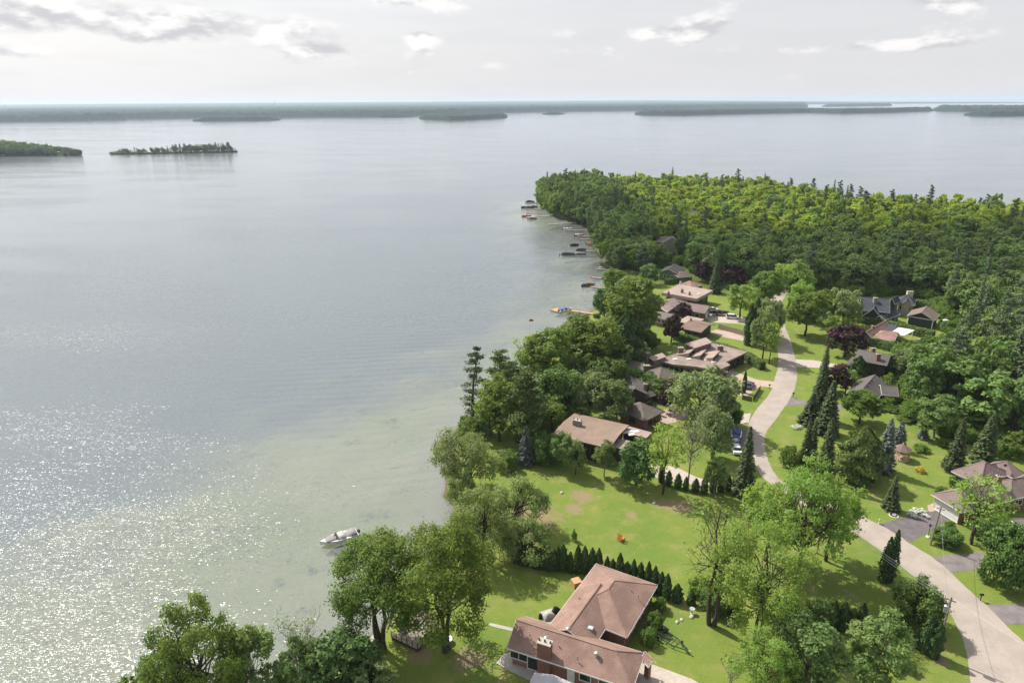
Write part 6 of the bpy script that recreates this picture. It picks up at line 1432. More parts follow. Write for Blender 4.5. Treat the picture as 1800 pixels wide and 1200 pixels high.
def dome(L, W, H, x0, z0, n=8, tail=0.6):
    m = MB(); vs_ = []; fs = []
    for i in range(n):
        t = i / (n - 1); h = H * math.sin(math.pi * (0.04 + 0.92 * t ** tail)) + 0.02; w = W / 2 * (1 - 0.35 * max(0, (t - 0.5) * 2) ** 2)
        for k in range(7): a = math.pi * k / 6; vs_.append((x0 - L / 2 + L * t, w * math.cos(a), z0 + h * math.sin(a) ** 0.7))
        if i: fs += [((i - 1) * 7 + k, (i - 1) * 7 + k + 1, i * 7 + k + 1, i * 7 + k) for k in range(6)] + [((i - 1) * 7 + 6, (i - 1) * 7, i * 7, i * 7 + 6)]
    fs += [tuple(range(7))[::-1], tuple((n - 1) * 7 + k for k in range(7))]
    return m.add(vs_, fs)
def outboard(L):
    m = MB(); m.box((-L / 2 - 0.25, 0, 0.75), (0.55, 0.42, 0.62)); m.box((-L / 2 - 0.22, 0, 0.15), (0.3, 0.2, 0.7)); m.box((-L / 2 - 0.1, 0, 0.5), (0.3, 0.3, 0.2)); return m
def boat(x, y, rz, L, W, label, hullm, coverm, kind='runabout', group=None, name='motor_boat', z=WATER_Z - 0.02):
    o = empty(name, (x, y, z), label, 'boat', group); o.rotation_euler = (0, 0, rz)
    if kind == 'pontoon':
        for s in (-1, 1): MB().tube([(-L / 2, s * W * 0.36, 0.12), (L * 0.4, s * W * 0.36, 0.12), (L / 2, s * W * 0.36, 0.3)], [0.32, 0.32, 0.06], 8).build('pontoon', MATS['metal_galv'], o, True)
        MB().box((0, 0, 0.5), (L * 0.95, W, 0.1)).build('deck', MATS['canvas_grey'], o)
        for s in (-1, 1): MB().box((0, s * W * 0.47, 0.85), (L * 0.9, 0.06, 0.6)).build('side_panel', MATS[hullm], o)
        for e in (-1, 1): MB().box((e * L * 0.44, 0, 0.85), (0.06, W * 0.9, 0.6)).build('end_panel', MATS[hullm], o)
        dome(L * 0.86, W * 0.95, 0.75, 0, 1.1).build('cover', MATS[coverm], o, True); outboard(L).build('outboard_motor', MATS['paint_black'], o); return o
    hull_mb(L, W, 0.85).build('hull', MATS[hullm], o)
    dome(L * 0.30, W * 0.72, 0.3, L * 0.24, 0.93).build('bow_cover', MATS[coverm], o, True)
    dome(L * 0.28, W * 0.86, 0.62, -L * 0.04, 0.90).build('cockpit_cover', MATS['canvas_pale' if coverm == 'canvas_grey' else coverm], o, True)
    dome(L * 0.30, W * 0.86, 0.55, -L * 0.33, 0.90).build('stern_cover', MATS[coverm], o, True)
    w = MB(); w.add([(L * .10, -W * .36, .95), (L * .10, W * .36, .95), (L * .03, W * .33, 1.4), (L * .03, -W * .33, 1.4)], [(0, 1, 2, 3)]); w.bar((L * .04, -W * .33, 1.4), (L * .04, W * .33, 1.4), .05, .05); w.build('windscreen', MATS['pane'], o)
    MB().tube([(-L / 2, -W * .5, .80), (0, -W * .505, .84), (L * .3, -W * .38, .92), (L * .5, 0, 1.05), (L * .3, W * .38, .92), (0, W * .505, .84), (-L / 2, W * .5, .80)], 0.045, 5).build('rub_rail', MATS['metal_dark'], o)
    outboard(L).build('outboard_motor', MATS['paint_black'], o); return o
def heading(a, b): return math.atan2(b[1] - a[1], b[0] - a[0])
a, b = (-28.25,103.15), (-33.10,100.39)
boat((a[0] + b[0]) / 2, (a[1] + b[1]) / 2, heading(a, b), 6.6, 2.5, 'white motor boat with grey covers moored off the deck maples', 'boat_white', 'canvas_grey')

def dock(a, b, w, label, z=WATER_Z + 0.42, mat='wood_dock', name='dock', posts=4, group=None):
    o = empty(name, (a[0], a[1], WATER_Z), label, 'dock', group); A, B = Vector(a), Vector(b); d = (B - A); L = d.length; d.normalize(); nn = Vector((-d.y, d.x))
    n = max(2, int(L / 0.6)); P_ = lambda u, v, zz: (A.x + d.x * u + nn.x * v, A.y + d.y * u + nn.y * v, zz)
    bd = MB()
    for k in range(n): u = L * (k + .5) / n; bd.bar(P_(u, -w / 2, z), P_(u, w / 2, z), L / n * 0.94, 0.05)
    ob = bd.build('deck_boards', MATS[mat], o, off=(a[0], a[1], WATER_Z)); ob['kind'] = 'stuff'
    for s in (-1, 1): MB().bar(P_(0, s * w * 0.45, z - .12), P_(L, s * w * 0.45, z - .12), 0.08, 0.16).build('beam', MATS['wood_grey'], o, off=(a[0], a[1], WATER_Z))
    for k in range(posts):
        for s in (-1, 1):
            u = L * (k + .5) / posts; p = P_(u, s * (w / 2 + .06), 0); MB().tube([(p[0], p[1], WATER_Z - 1.6), (p[0], p[1], z + 0.35)], 0.06, 6).build('post', MATS['metal_galv'], o, off=(a[0], a[1], WATER_Z))
    return o
W_ = -.4
dock((-13.50,92.49), (-18.92,95.77), 2.0, 'pale plank dock behind the deck maples')
DOCKS = [((10.71,184.96), (3.00,189.27), 1.4, 'wood_grey', 'grey dock half hidden by the shore pines'), ((31.45,233.82), (20.92,239.70), 1.4, 'wood_new', 'narrow tan dock leading to the wide swim platform'),
 ((38.67,269.83), (32.96,272.69), 1.3, 'wood_grey', 'short dark dock with one covered boat'), ((41.77,285.82), (34.79,289.02), 1.3, 'wood_dock', 'pale dock with a red float at its end'),
 ((45.94,301.39), (38.65,304.92), 1.2, 'wood_dock', 'pale dock beside the small sailing boat'), ((41.32,332.17), (26.22,333.28), 1.2, 'wood_grey', 'long dark dock with two pontoon boats'),
 ((42.58,342.97), (35.72,343.88), 1.2, 'wood_dock', 'short dock just above the long pontoon dock'), ((44.02,360.46), (40.91,359.80), 1.2, 'wood_new', 'tiny tan dock under overhanging trees'),
 ((43.87,375.58), (38.13,374.95), 1.2, 'wood_dock', 'grey dock below the red boat dock'), ((44.16,384.01), (37.10,384.25), 1.2, 'wood_dock', 'grey dock with a red and white boat'),
 ((43.44,402.03), (31.85,404.34), 1.3, 'wood_dock', 'pale dock with an upturned boat'), ((40.50,429.10), (22.70,423.49), 1.3, 'wood_dock', 'long white dock lying across the dark reflection'),
 ((26.00,457.88), (9.93,452.61), 1.3, 'wood_dock', 'dock with red boats near the tip'), ((21.23,470.38), (9.88,468.34), 1.2, 'wood_grey', 'bare dark dock near the tip'),
 ((21.51,485.98), (9.54,490.56), 1.2, 'wood_grey', 'dock with dark boats near the tip'), ((19.87,517.38), (13.56,520.71), 1.2, 'wood_grey', 'farthest small dock beside the wooded tip')]
for (p, q, w, mt, lab) in DOCKS: dock(p, q, w, lab, mat=mt, group='docks along the shore')
sp = [(14.25,239.68), (16.30,242.55), (19.50,240.29), (17.38,236.76)]
dk = empty('swim_platform', (sp[0][0], sp[0][1], WATER_Z), 'wide tan swim platform out on the water', 'dock'); off = (sp[0][0], sp[0][1], WATER_Z)
A, B, D = Vector(sp[0]), Vector(sp[1]), Vector(sp[3]); pl = MB()
for k in range(16): t0, t1 = k / 16, (k + .93) / 16; pl.prism([tuple(A + (D - A) * t0), tuple(A + (D - A) * t1), tuple(B + (D - A) * t1), tuple(B + (D - A) * t0)], WATER_Z + .4, WATER_Z + .48)
ob = pl.build('deck_boards', MATS['wood_new'], dk, off=off); ob['kind'] = 'stuff'; MB().prism([tuple(p) for p in sp], WATER_Z - .1, WATER_Z + .39).build('float', MATS['wood_grey'], dk, off=off)
BOATS = [((19.64,239.34), 0.5, 5.5, 2.2, 'boat_white', 'canvas_blue', 'runabout', 'blue covered boat beside the swim platform'), ((32.03,274.93), 0.4, 6.0, 2.3, 'paint_slate', 'canvas_black', 'runabout', 'dark covered boat at the short dark dock'),
 ((28.00,334.35), 0.02, 7.5, 2.5, 'paint_slate', 'canvas_black', 'pontoon', 'black pontoon boat at the outer end of the long dock'), ((34.27,334.83), 0.02, 6.2, 2.5, 'paint_slate', 'canvas_grey', 'pontoon', 'grey topped pontoon boat nearer the shore'),
 ((33.81,358.25), 0.2, 4.5, 2.2, 'paint_black', 'canvas_black', 'runabout', 'small black boat moored alone off the shore'), ((36.20,345.75), 0.2, 5, 2.2, 'paint_slate', 'canvas_black', 'runabout', 'dark boat at the short dock above the pontoons'),
 ((35.72,340.88), 0.1, 4.6, 2.0, 'boat_white', 'canvas_black', 'runabout', 'white hulled boat below the short dock'), ((38.60,386.47), 0.3, 5, 2.0, 'paint_red', 'boat_white', 'runabout', 'red and white boat under the trees'),
 ((42.57,361.01), 0.1, 4.5, 2.0, 'boat_white', 'paint_orange', 'runabout', 'white boat with orange cover at the tiny tan dock'), ((34.07,406.72), 0.1, 6, 2.2, 'boat_white', 'boat_white', 'runabout', 'white upturned boat on the pale dock'),
 ((10.37,455.57), 0.1, 6, 2.4, 'paint_red', 'paint_red', 'runabout', 'red boat at the outer end of a far dock'), ((13.83,445.01), 0.0, 6, 2.4, 'paint_slate', 'canvas_grey', 'pontoon', 'grey pontoon boat below the red boat'),
 ((13.24,492.44), 0.1, 7, 2.5, 'paint_slate', 'canvas_black', 'pontoon', 'dark pontoon boat near the wooded tip'), ((9.63,495.36), 0.4, 4.5, 2, 'paint_black', 'canvas_black', 'runabout', 'small dark boat outermost near the tip'),
 ((16.26,497.86), 0.2, 6, 2.4, 'paint_slate', 'canvas_grey', 'pontoon', 'grey boat closest to the trees at the tip'), ((14.48,522.93), 0.1, 7, 2.4, 'paint_slate', 'canvas_black', 'pontoon', 'dark boat at the farthest dock')]
for (p, rz, L, W, hm, cm, kd, lab) in BOATS: boat(p[0], p[1], rz, L, W, lab, hm, cm, kd, 'boats at the docks')
# small sailing boat and float
p = (42.63,307.50); o = empty('sailing_dinghy', (*p, WATER_Z), 'small sailing dinghy with white sail close to shore', 'boat')
hull_mb(4.6, 1.6, 0.5).build('hull', MATS['boat_white'], o); MB().tube([(0.3, 0, 0.4), (0.3, 0, 6.4)], 0.05, 6).build('mast', MATS['metal_galv'], o)
s = MB(); s.add([(0.2, 0.02, 0.9), (-1.9, 0.3, 0.9), (-0.7, 0.35, 3.2), (0.2, 0.05, 6.0), (0.2, -0.02, 0.9), (-1.9, 0.27, 0.9), (-0.7, 0.32, 3.2), (0.2, 0.0, 6.0)], [(0, 1, 2, 3), (7, 6, 5, 4)]); s.build('sail', MATS['trim_white'], o); MB().tube([(0.3, 0, .8), (-2, .3, .8)], .04, 5).build('boom', MATS['metal_galv'], o)
for (p, mt, lab) in (((35.20,290.43), 'paint_red', 'red float at the pale dock end'), ((32.87,273.99), 'paint_orange', 'orange float by the covered boat')):
    o = empty('swim_float', (*p, WATER_Z), lab, 'float'); MB().lathe((0, 0, -.1), [(0.8, 0), (1.0, 0.2), (0.9, 0.45), (0.5, 0.5)], 12).build('tube', MATS[mt], o); MB().lathe((0, 0, .28), [(0.45, 0), (0.45, 0.06)], 12).build('floor', MATS['trim_white'], o)
# lakeside deck
dc = [(-17.37,77.45), (-13.65,82.69), (-10.81,79.62), (-13.35,75.07)]
o = empty('lakeside_deck', (*dc[0], 0), 'raised grey timber deck with railing between the two big maples', 'deck'); off = (*dc[0], 0)
A, B, C, D = [Vector(p) for p in dc]; bd = MB()
for k in range(34):
    t0, t1 = k / 34, (k + .92) / 34; bd.prism([tuple(A.lerp(D, t0)), tuple(A.lerp(D, t1)), tuple(B.lerp(C, t1)), tuple(B.lerp(C, t0))], 0.5, 0.56)
ob = bd.build('deck_boards', MATS['wood_grey'], o, off=off); ob['kind'] = 'stuff'
MB().prism([tuple(p) for p in dc], -0.4, 0.498).build('skirt', MATS['wood_dark'], o, off=off)
for p, q in ((A, D), (D, C)):
    for z in (0.85, 1.15, 1.45): MB().bar((*p, z), (*q, z), 0.05, 0.09).build('rail', MATS['wood_grey'], o, off=off)
    for k in range(6): c = p.lerp(q, k / 5); MB().box((c.x, c.y, 1.0), (0.1, 0.1, 1.0)).build('rail_post', MATS['wood_dark'], o, off=off)
def lounge_chair(p, rz, mt, label, name='deck_chair', sc=1.0, z=0.0):
    o = empty(name, (*p, z), label, 'chair'); o.rotation_euler = (0, 0, rz); o.scale = (sc, sc, sc)
    M_ = Matrix.Rotation(-0.35, 3, 'X')
    for k in range(5): MB().box((-.28 + k * .14, 0, .36), (0.12, 0.6, 0.03)).build('seat_slat', MATS[mt], o)
    for k in range(5): MB().box((-.28 + k * .14, 0.42, .75), (0.12, 0.03, 0.85), ax=Matrix.Rotation(0.3, 3, 'X')).build('back_slat', MATS[mt], o)
    for s in (-1, 1): MB().box((s * .42, .02, .58), (0.13, 0.75, 0.03)).build('armrest', MATS[mt], o)
    for s in (-1, 1):
        for y in (-.28, .3): MB().box((s * .38, y, .28), (0.06, 0.1, 0.57)).build('leg', MATS[mt], o)
lounge_chair((18.74,100.31), 2.4, 'paint_orange', 'orange slatted garden chair alone on the big lawn', sc=1.25)
lounge_chair((-16.31,78.98), 1.0, 'paint_black', 'black deck chair nearest the water on the deck', z=.56); lounge_chair((-15.56,78.30), 1.3, 'paint_black', 'black deck chair nearer the railing on the deck', z=.56)
lounge_chair((63.06,229.12), 0.3, 'trim_white', 'white garden chair left on the patio'); lounge_chair((64.48,228.42), 0.9, 'trim_white', 'white garden chair right on the patio')
lounge_chair((94.38,154.86), 0.9, 'paint_red', 'red garden chair outside the sunroom'); lounge_chair((95.47,155.86), 0.2, 'paint_red', 'red garden chair close to the sunroom wall')
def slat_crate(p, label, mt, s=1.3, rz=.4):
    o = empty('wood_bin', (*p, 0), label, 'bin'); o.rotation_euler = (0, 0, rz)
    for z in (0.15, 0.4, 0.65, 0.9):
        for k in range(4): a = k * math.pi / 2; MB().box((math.cos(a) * s / 2, math.sin(a) * s / 2, z), (0.04, s, 0.2), a).build('slat', MATS[mt], o)
    for sx in (-1, 1):
        for sy in (-1, 1): MB().box((sx * s * .46, sy * s * .46, .5), (.09, .09, 1.0)).build('corner_post', MATS[mt], o)
    MB().box((0, 0, 1.04), (s * 1.06, s * 1.06, .06)).build('lid', MATS[mt], o)
slat_crate((9.87,88.59), 'orange slatted wooden bin behind the brick house', 'wood_new')
# covered patio furniture
for (p, sz, mt, lab, rz) in (((5.21,81.72), (2.0, 1.1, 1.0), 'canvas_pale', 'pale covered sofa on the small patio', .6), ((6.45,82.66), (1.5, .8, 1.2), 'canvas_black', 'black covered grill at the patio edge', .3), ((4.02,81.61), (.7, .7, .8), 'canvas_black', 'small black covered stool at the patio', 0)):
    o = empty('covered_furniture', (*p, 0), lab, 'garden furniture'); o.rotation_euler = (0, 0, rz); dome(sz[0], sz[1], sz[2], 0, 0.02).build('cover', MATS[mt], o, True)
    for sx in (-1, 1): MB().box((sx * sz[0] * .42, 0, .05), (.08, sz[1] * .7, .1)).build('foot', MATS['metal_dark'], o)
o = empty('garden_table', (*(-9.36,76.89), 0), 'round white garden table beside the deck maple', 'table'); MB().lathe((0, 0, .68), [(0.75, 0), (0.78, .03), (0.75, .06)], 18).build('table_top', MATS['trim_white'], o)
MB().lathe((0, 0, 0), [(0.32, 0), (0.06, .06), (0.06, .68)], 10).build('pedestal', MATS['trim_white'], o)

# gazebo
o = empty('gazebo', (*(82.20,128.07), 0), 'small octagonal wooden gazebo with pinkish roof on the lawn', 'gazebo'); R_ = 1.55
MB().lathe((0, 0, 0), [(R_ + .1, 0), (R_ + .1, .18)], 8).build('floor', MATS['gazebo_wood'], o)
rf = MB().lathe((0, 0, 2.25), [(R_ + .38, 0), (R_ + .38, .08), (.22, 1.2), (.22, 1.24)], 8).build('roof', MATS['shingle_brown'], o); MB().lathe((0, 0, 3.45), [(.2, 0), (.14, .25), (.02, .45)], 8).build('finial', MATS['gazebo_wood'], rf)
for k in range(8):
    a = k * math.pi / 4; b = a + math.pi / 4; p, q = (R_ * math.cos(a), R_ * math.sin(a)), (R_ * math.cos(b), R_ * math.sin(b))
    MB().box((*p, 1.2), (0.12, 0.12, 2.2), a).build('post', MATS['gazebo_wood'], o)
    if k != 5:
        MB().bar((*p, .95), (*q, .95), .06, .08).build('rail', MATS['gazebo_wood'], o)
        for f in (.2, .4, .6, .8): MB().box((p[0] + (q[0] - p[0]) * f, p[1] + (q[1] - p[1]) * f, .55), (.05, .05, .76), a).build('baluster', MATS['gazebo_wood'], o)
    MB().bar((*p, 2.16), (*q, 2.16), .06, .14).build('fascia', MATS['trim_white'], o)

# cars
def car(p, rz, mt, label, L=4.7, W=1.85, Hh=1.5, suv=False):
    o = empty('parked_car', (*p, 0.02), label, 'car'); o.rotation_euler = (0, 0, rz)
    def loft(secs, name, mat, sm=True):
        m = MB(); vs_ = []; fs = []
        for i, (x, w, z0, z1) in enumerate(secs):
            vs_ += [(x, -w, z0), (x, -w * 1.02, (z0 + z1) / 2), (x, -w * .93, z1), (x, w * .93, z1), (x, w * 1.02, (z0 + z1) / 2), (x, w, z0)]
            if i: fs += [((i - 1) * 6 + k, (i - 1) * 6 + (k + 1) % 6, i * 6 + (k + 1) % 6, i * 6 + k) for k in range(6)]
        fs += [tuple(range(6))[::-1], tuple((len(secs) - 1) * 6 + k for k in range(6))]; return m.add(vs_, fs).build(name, MATS[mat], o)
    w = W / 2; loft([(-L / 2, w * .86, .38, .80), (-L / 2 + .15, w * .95, .28, .92), (-L * .3, w, .22, .95), (0, w, .22, .93), (L * .28, w, .22, .90), (L / 2 - .25, w * .94, .26, .76), (L / 2, w * .82, .36, .62)], 'body', mt)
    back = -L * (.46 if suv else .36)
    g = loft([(back, w * .80, .93, .96), (back + .35, w * .80, .93, Hh - .06), (-.1, w * .80, .93, Hh - .05), (L * .10, w * .80, .93, Hh - .08), (L * .27, w * .82, .90, .93)], 'glasshouse', 'pane')
    loft([(back + .36, w * .74, Hh - .06, Hh), (-.1, w * .76, Hh - .05, Hh + .03), (L * .11, w * .72, Hh - .08, Hh - .02)], 'roof', mt)
    for x in (-L * .31, L * .31):
        for s in (-1, 1):
            t = MB().tube([(x, s * (w - .2), .33), (x, s * (w + .02), .33)], .33, 14).build('wheel', MATS['rubber'], o); MB().tube([(x, s * (w + .0), .33), (x, s * (w + .035), .33)], .2, 10).build('rim', MATS['metal_galv'], t)
    for s in (-1, 1): MB().box((L / 2 - .1, s * w * .62, .66), (.12, .36, .14)).build('headlight', MATS['lens'], o); MB().box((-L / 2 + .04, s * w * .66, .76), (.08, .3, .16)).build('tail_light', MATS['paint_red'], o)
    return o
car((62.92,166.85), 1.0, 'paint_slate', 'slate coloured car parked on the brick forecourt'); car((76.96,226.83), -0.25, 'paint_white', 'white car on the gravel drive', suv=True, Hh=1.65)
car((48.46,132.01), 1.45, 'paint_white', 'white car behind the roadside spruce'); car((119.81,228.56), 0.6, 'paint_white', 'white car at the corner of the navy house')
car((146.36,218.95), 0.2, 'paint_white', 'white car right of the navy garage', suv=True, Hh=1.65); car((72.33,235.80), 0.2, 'paint_white', 'white car by the ranch house garage')
p, q = (48.89,133.82), (50.74,138.93); boat(*(49.93,136.74), heading(q, p), 6.0, 2.3, 'white boat with blue cover parked beside the road', 'boat_white', 'canvas_blue', name='parked_boat', z=0.55)
boat(*(73.58,230.92), -.15, 6.0, 2.2, 'dark boat parked on the gravel drive', 'paint_black', 'canvas_black', name='parked_boat', z=.5)
for (p, rz, lab) in (((49.93,136.74), heading(q, (48.89,133.82)), 'low trailer under the blue covered boat'), ((73.58,230.92), -.15, 'low trailer under the dark boat')):
    o = empty('boat_trailer', (*p, 0), lab, 'trailer'); o.rotation_euler = (0, 0, rz)
    for s in (-1, 1): MB().bar((-2.6, s * .7, .45), (1.6, s * .7, .45), .1, .1).build('frame_rail', MATS['metal_galv'], o); MB().bar((1.6, s * .7, .45), (3.6, 0, .45), .1, .1).build('tongue', MATS['metal_galv'], o); MB().tube([(-1.0, s * .8, .3), (-1.0, s * 1.0, .3)], .3, 12).build('wheel', MATS['rubber'], o)
    for x in (-2.0, .6): MB().bar((x, -.7, .47), (x, .7, .47), .1, .06).build('cross_bar', MATS['metal_galv'], o)
# empty boat trailer on the lawn
a, b = (20.36,78.38), (23.60,74.91); o = empty('boat_trailer', (*(21.23,77.49), 0), 'empty dark green boat trailer on the lawn by the brick house', 'trailer'); o.rotation_euler = (0, 0, heading(a, b))
simple('trailer_green', (0.03, 0.09, 0.06), (0.02, 0.06, 0.04), .4, 2.0, .5)
for s in (-1, 1):
    MB().bar((-2.2, s * .85, .5), (1.8, s * .85, .5), .1, .14).build('frame_rail', MATS['trailer_green'], o); MB().bar((1.8, s * .85, .5), (4.2, 0, .5), .1, .14).build('tongue', MATS['trailer_green'], o)
    MB().bar((-2.0, s * .5, .85), (1.2, s * .5, .85), .14, .1).build('bunk', MATS['canvas_black'], o)
    for x in (-1.2, -.35):
        w_ = MB().tube([(x, s * .95, .36), (x, s * 1.18, .36)], .36, 14).build('wheel', MATS['rubber'], o); MB().tube([(x, s * 1.16, .36), (x, s * 1.2, .36)], .2, 10).build('rim', MATS['metal_galv'], w_)
    f = MB(); f.box((-.78, s * 1.07, .82), (1.7, .34, .05)); f.box((-1.6, s * 1.07, .68), (.05, .34, .3)); f.box((.05, s * 1.07, .68), (.05, .34, .3)); f.build('mudguard', MATS['paint_black'], o)
    MB().box((-2.25, s * .8, .65), (.06, .25, .14)).build('tail_light', MATS['paint_red'], o)
for x in (-2.15, -1.2, -.35, .6, 1.7): MB().bar((x, -.85, .5), (x, .85, .5), .1, .1).build('cross_bar', MATS['trailer_green'], o)
MB().bar((3.2, 0, .5), (3.0, 0, 1.3), .12, .12).build('winch_post', MATS['trailer_green'], o); MB().box((3.0, 0, 1.3), (.3, .3, .25)).build('winch', MATS['paint_black'], o)
MB().box((4.3, 0, .52), (.35, .2, .16)).build('coupler', MATS['metal_galv'], o); MB().tube([(3.7, .2, 0.02), (3.7, .2, .8)], .05, 8).build('jack', MATS['metal_galv'], o)

# utility poles and wires
def pole(p, h, label, transformer=False, lean=(0, 0)):
    o = empty('utility_pole', (*p, 0), label, 'pole'); MB().tube([(0, 0, -.5), (lean[0] * h, lean[1] * h, h)], [.17, .11], 10).build('post', MATS['pole_wood'], o)
    t = (lean[0] * h, lean[1] * h)
    MB().box((t[0], t[1], h - .5), (.1, 1.2, .12), .8).build('cross_arm', MATS['pole_wood'], o)
    for k in (-.5, 0, .5): MB().lathe((t[0] - k * .72, t[1] + k * .7, h - .44), [(.05, 0), (.07, .08), (.03, .2)], 8).build('insulator', MATS['trim_white'], o)
    if transformer:
        q = MB().lathe((t[0] * .8 - .42, t[1] * .8 - .1, h - 2.3), [(.05, 0), (.30, .02), (.30, 1.05), (.2, 1.12), (.05, 1.15)], 14).build('transformer', MATS['metal_galv'], o); MB().lathe((t[0] * .8 - .42, t[1] * .8 - .1, h - 1.15), [(.05, 0), (.05, .25)], 8).build('bushing', MATS['metal_dark'], q)
    return (p[0] + t[0], p[1] + t[1], h - .2)
t1 = pole((57.98,74.01), 9.4, 'wooden utility pole with grey transformer beside the cedars', True, (.035, .03)); t2 = pole((71.31,98.46), 7.6, 'slim wooden pole by the asphalt driveway', False, (.05, .0))
t3 = pole((51.04,96.34), 9.0, 'wooden utility pole hidden behind the roadside ashes'); t4 = pole((74, 44), 10.0, 'wooden utility pole below the bottom edge'); t5 = pole((64.53,157.37), 10.0, 'wooden utility pole at the middle road bend') if False else None
def wire(a, b, label, sag=.8, r=.022):
    pts = [(a[0] + (b[0] - a[0]) * t, a[1] + (b[1] - a[1]) * t, a[2] + (b[2] - a[2]) * t - sag * 4 * t * (1 - t)) for t in [k / 16 for k in range(17)]]
    o = MB().tube(pts, r, 5).build('overhead_wire', MATS['metal_galv']); tag(o, label, 'wire', 'overhead wires')
for k, w in enumerate(('left', 'middle', 'right')): d = (k - 1) * .5; wire((t1[0] + d, t1[1] + d, t1[2]), (t3[0] + d, t3[1] + d, t3[2]), w + ' overhead wire from the transformer pole toward the ashes', .8 + .1 * k)
wire(t1, t4, 'overhead wire from the transformer pole off the bottom edge', .6); wire((t1[0], t1[1], t1[2] - 1.2), t2, 'overhead wire crossing the road to the slim pole', .9)
# mailboxes, lamp post, hydrant
def mailbox(p, label, mt='paint_black'):
    o = empty('mailbox', (*p, 0), label, 'mailbox'); MB().box((0, 0, .5), (.1, .1, 1.05)).build('post', MATS['wood_dark'], o); m = MB(); m.tube([(-.28, 0, 1.14), (.28, 0, 1.14)], .14, 10); m.box((0, 0, 1.06), (.56, .27, .14)); b = m.build('box', MATS[mt], o); MB().box((.1, .16, 1.2), (.04, .03, .16)).build('flag', MATS['paint_red'], b)
mailbox((70.90,84.64), 'black mailbox on the verge at the right driveway'); mailbox((67.77,165.63), 'dark mailbox by the brick forecourt'); mailbox((71.90,160.06), 'dark mailbox on the verge across the road'); mailbox((72.68,97.66), 'small mailbox below the clipped hedge', 'metal_galv')
o = empty('lamp_post', (*(72.22,100.72), 0), 'short dark lamp post at the driveway corner', 'lamp'); MB().tube([(0, 0, 0), (0, 0, 2.1)], .05, 8).build('post', MATS['metal_dark'], o); MB().lathe((0, 0, 2.1), [(.1, 0), (.2, .1), (.18, .4), (.05, .55)], 8).build('lantern', MATS['metal_dark'], o); MB().lathe((0, 0, 0), [(.35, 0), (.3, .12), (.1, .16)], 10).build('plinth', MATS['trim_white'], o)
o = empty('marker_post', (*(65.72,104.70), 0), 'pale marker post on the verge by the asphalt driveway', 'post'); MB().lathe((0, 0, 0), [(.14, 0), (.14, .1), (.1, .12), (.1, .85), (.13, .88), (.05, 1.0)], 10).build('post', MATS['trim_white'], o); MB().box((0, 0, .7), (.4, .12, .12)).build('collar', MATS['metal_galv'], o)
# flag pole at the shore
o = empty('flagpole', (*(5.42,204.35), 0), 'thin white flagpole with red flag at the water edge', 'flagpole'); MB().tube([(0, 0, -.4), (0, 0, 7.5)], [.06, .04], 8).build('pole', MATS['trim_white'], o); f = MB(); f.add([(0, .02, 7.4), (1.3, .2, 7.3), (1.3, .2, 6.6), (0, .02, 6.7), (0, 0, 7.4), (1.3, .17, 7.3), (1.3, .17, 6.6), (0, 0, 6.7)], [(0, 1, 2, 3), (7, 6, 5, 4), (0, 4, 5, 1), (2, 6, 7, 3), (1, 5, 6, 2)]); f.build('flag', MATS['paint_red'], o)
# fences
def fence(a, b, h, label, mt='wood_grey', bw=.28, name='board_fence'):
    A, B = Vector(a), Vector(b); L = (B - A).length; d = (B - A) / L; o = empty(name, (*a, 0), label, 'fence'); rz = math.atan2(d.y, d.x); o.rotation_euler = (0, 0, rz); n = int(L / bw); r = random.Random(n)
    bm = [MB().box((0, 0, h / 2), (bw * .9, .04, h)).build('board', MATS[mt], o)]; bm[0].location = (bw / 2, 0, 0)
    for k in range(1, n): c = bm[0].copy(); COL.objects.link(c); c.parent = o; c.location = (bw * (k + .5), r.uniform(-.01, .01), r.uniform(-.03, .02))
    for z in (.35, h - .3): MB().bar((0, .05, z), (L, .05, z), .05, .1).build('rail', MATS[mt], o)
fence((68.78,216.27), (75.38,207.40), 1.7, 'grey board fence beside the pink drive', bw=.5); fence((58.40,158.86), (60.53,157.43), 1.3, 'low timber wall below the brick forecourt', 'wood_dark', .5); fence((60.79,157.77), (65.40,165.29), 1.3, 'brown timber wall on the road side of the forecourt', 'siding_brown', .5)
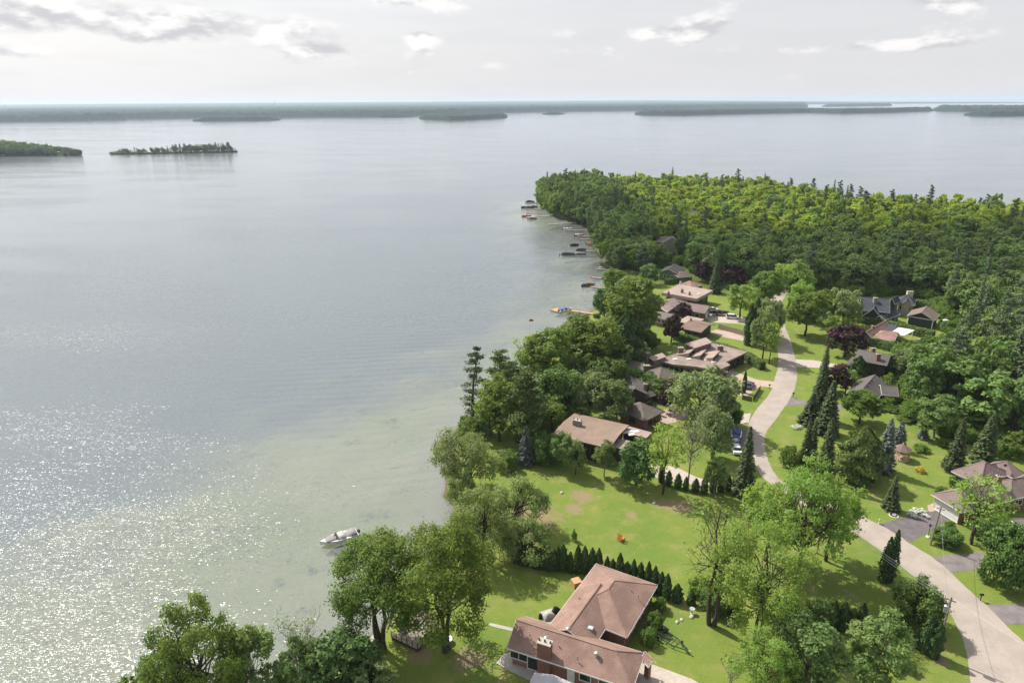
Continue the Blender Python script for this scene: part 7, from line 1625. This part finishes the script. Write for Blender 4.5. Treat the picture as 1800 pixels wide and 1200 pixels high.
# stones and flower rings on the lawn
rs = random.Random(8)
for k, (p, s_, lab) in enumerate((((9.45,115.57), .5, 'pale boulder on the big lawn near the bare patch'), ((26.75,111.77), .5, 'pale stone at the shaded top edge of the lawn'), ((69.88,107.33), .55, 'stone in the round flower ring by the driveway'), ((26.28,81.53), .45, 'flat pale stone on the lawn under the sparse tree'), ((24.64,80.96), .35, 'small flat stone left of the pair under the sparse tree'), ((23.86,80.50), .4, 'flat stone nearest the trailer'))):
    o = MB().lathe((0, 0, -.05), [(s_ * .8, 0), (s_, s_ * .3), (s_ * .75, s_ * .6), (s_ * .3, s_ * .75)], 9, 1.0, .75).build('boulder', MATS['concrete'], smooth=False); o.location = (*p, 0); o.rotation_euler = (0, 0, rs.uniform(0, 6)); tag(o, lab, 'stone')
    for v in o.data.vertices: v.co += Vector((rs.uniform(-.08, .08), rs.uniform(-.08, .08), rs.uniform(-.05, .05))) * s_
o = empty('flower_ring', (*(69.68,107.15), 0), 'round white edged flower ring beside the driveway', 'flower bed')
for k in range(16): a = k * math.pi / 8; MB().box((.75 * math.cos(a), .75 * math.sin(a), .05), (.14, .26, .14), a).build('edging_stone', MATS['trim_white'], o)
MB().lathe((0, 0, 0.01), [(.68, 0), (.64, .06), (.3, .1)], 14).build('soil', MATS['wood_dark'], o)
o = empty('bird_bath', (*(26.46,82.24), 0), 'small bird bath on the lawn under the sparse tree', 'bird bath'); MB().lathe((0, 0, 0), [(.25, 0), (.08, .06), (.08, .75), (.4, .85), (.42, .95), (.36, .93), (.05, .88)], 12).build('basin', MATS['concrete'], o); MB().lathe((0, 0, .88), [(.33, 0), (.33, .02)], 12).build('water', MATS['pool_water'], o)

# distant masts on the far shore
def mast(p, h, label):
    o = empty('radio_mast', (*p, 0), label, 'mast')
    for k in range(3): a = k * 2.094; MB().tube([(9 * math.cos(a), 9 * math.sin(a), 0), (1.5 * math.cos(a), 1.5 * math.sin(a), h)], [1.4, .9], 5).build('leg', MATS['metal_galv'], o)
    for j in range(1, 9): z = h * j / 9; r_ = 9 - 7.5 * j / 9; q = [(r_ * math.cos(k * 2.094), r_ * math.sin(k * 2.094), z) for k in range(3)]; [MB().bar(q[k], q[(k + 1) % 3], .6, .6).build('brace', MATS['metal_galv'], o) for k in range(3)]
mast((-2020, 6190), 92, 'tall radio mast over the far shore left of centre'); mast((-3620, 5180), 60, 'shorter mast above the far left shore')
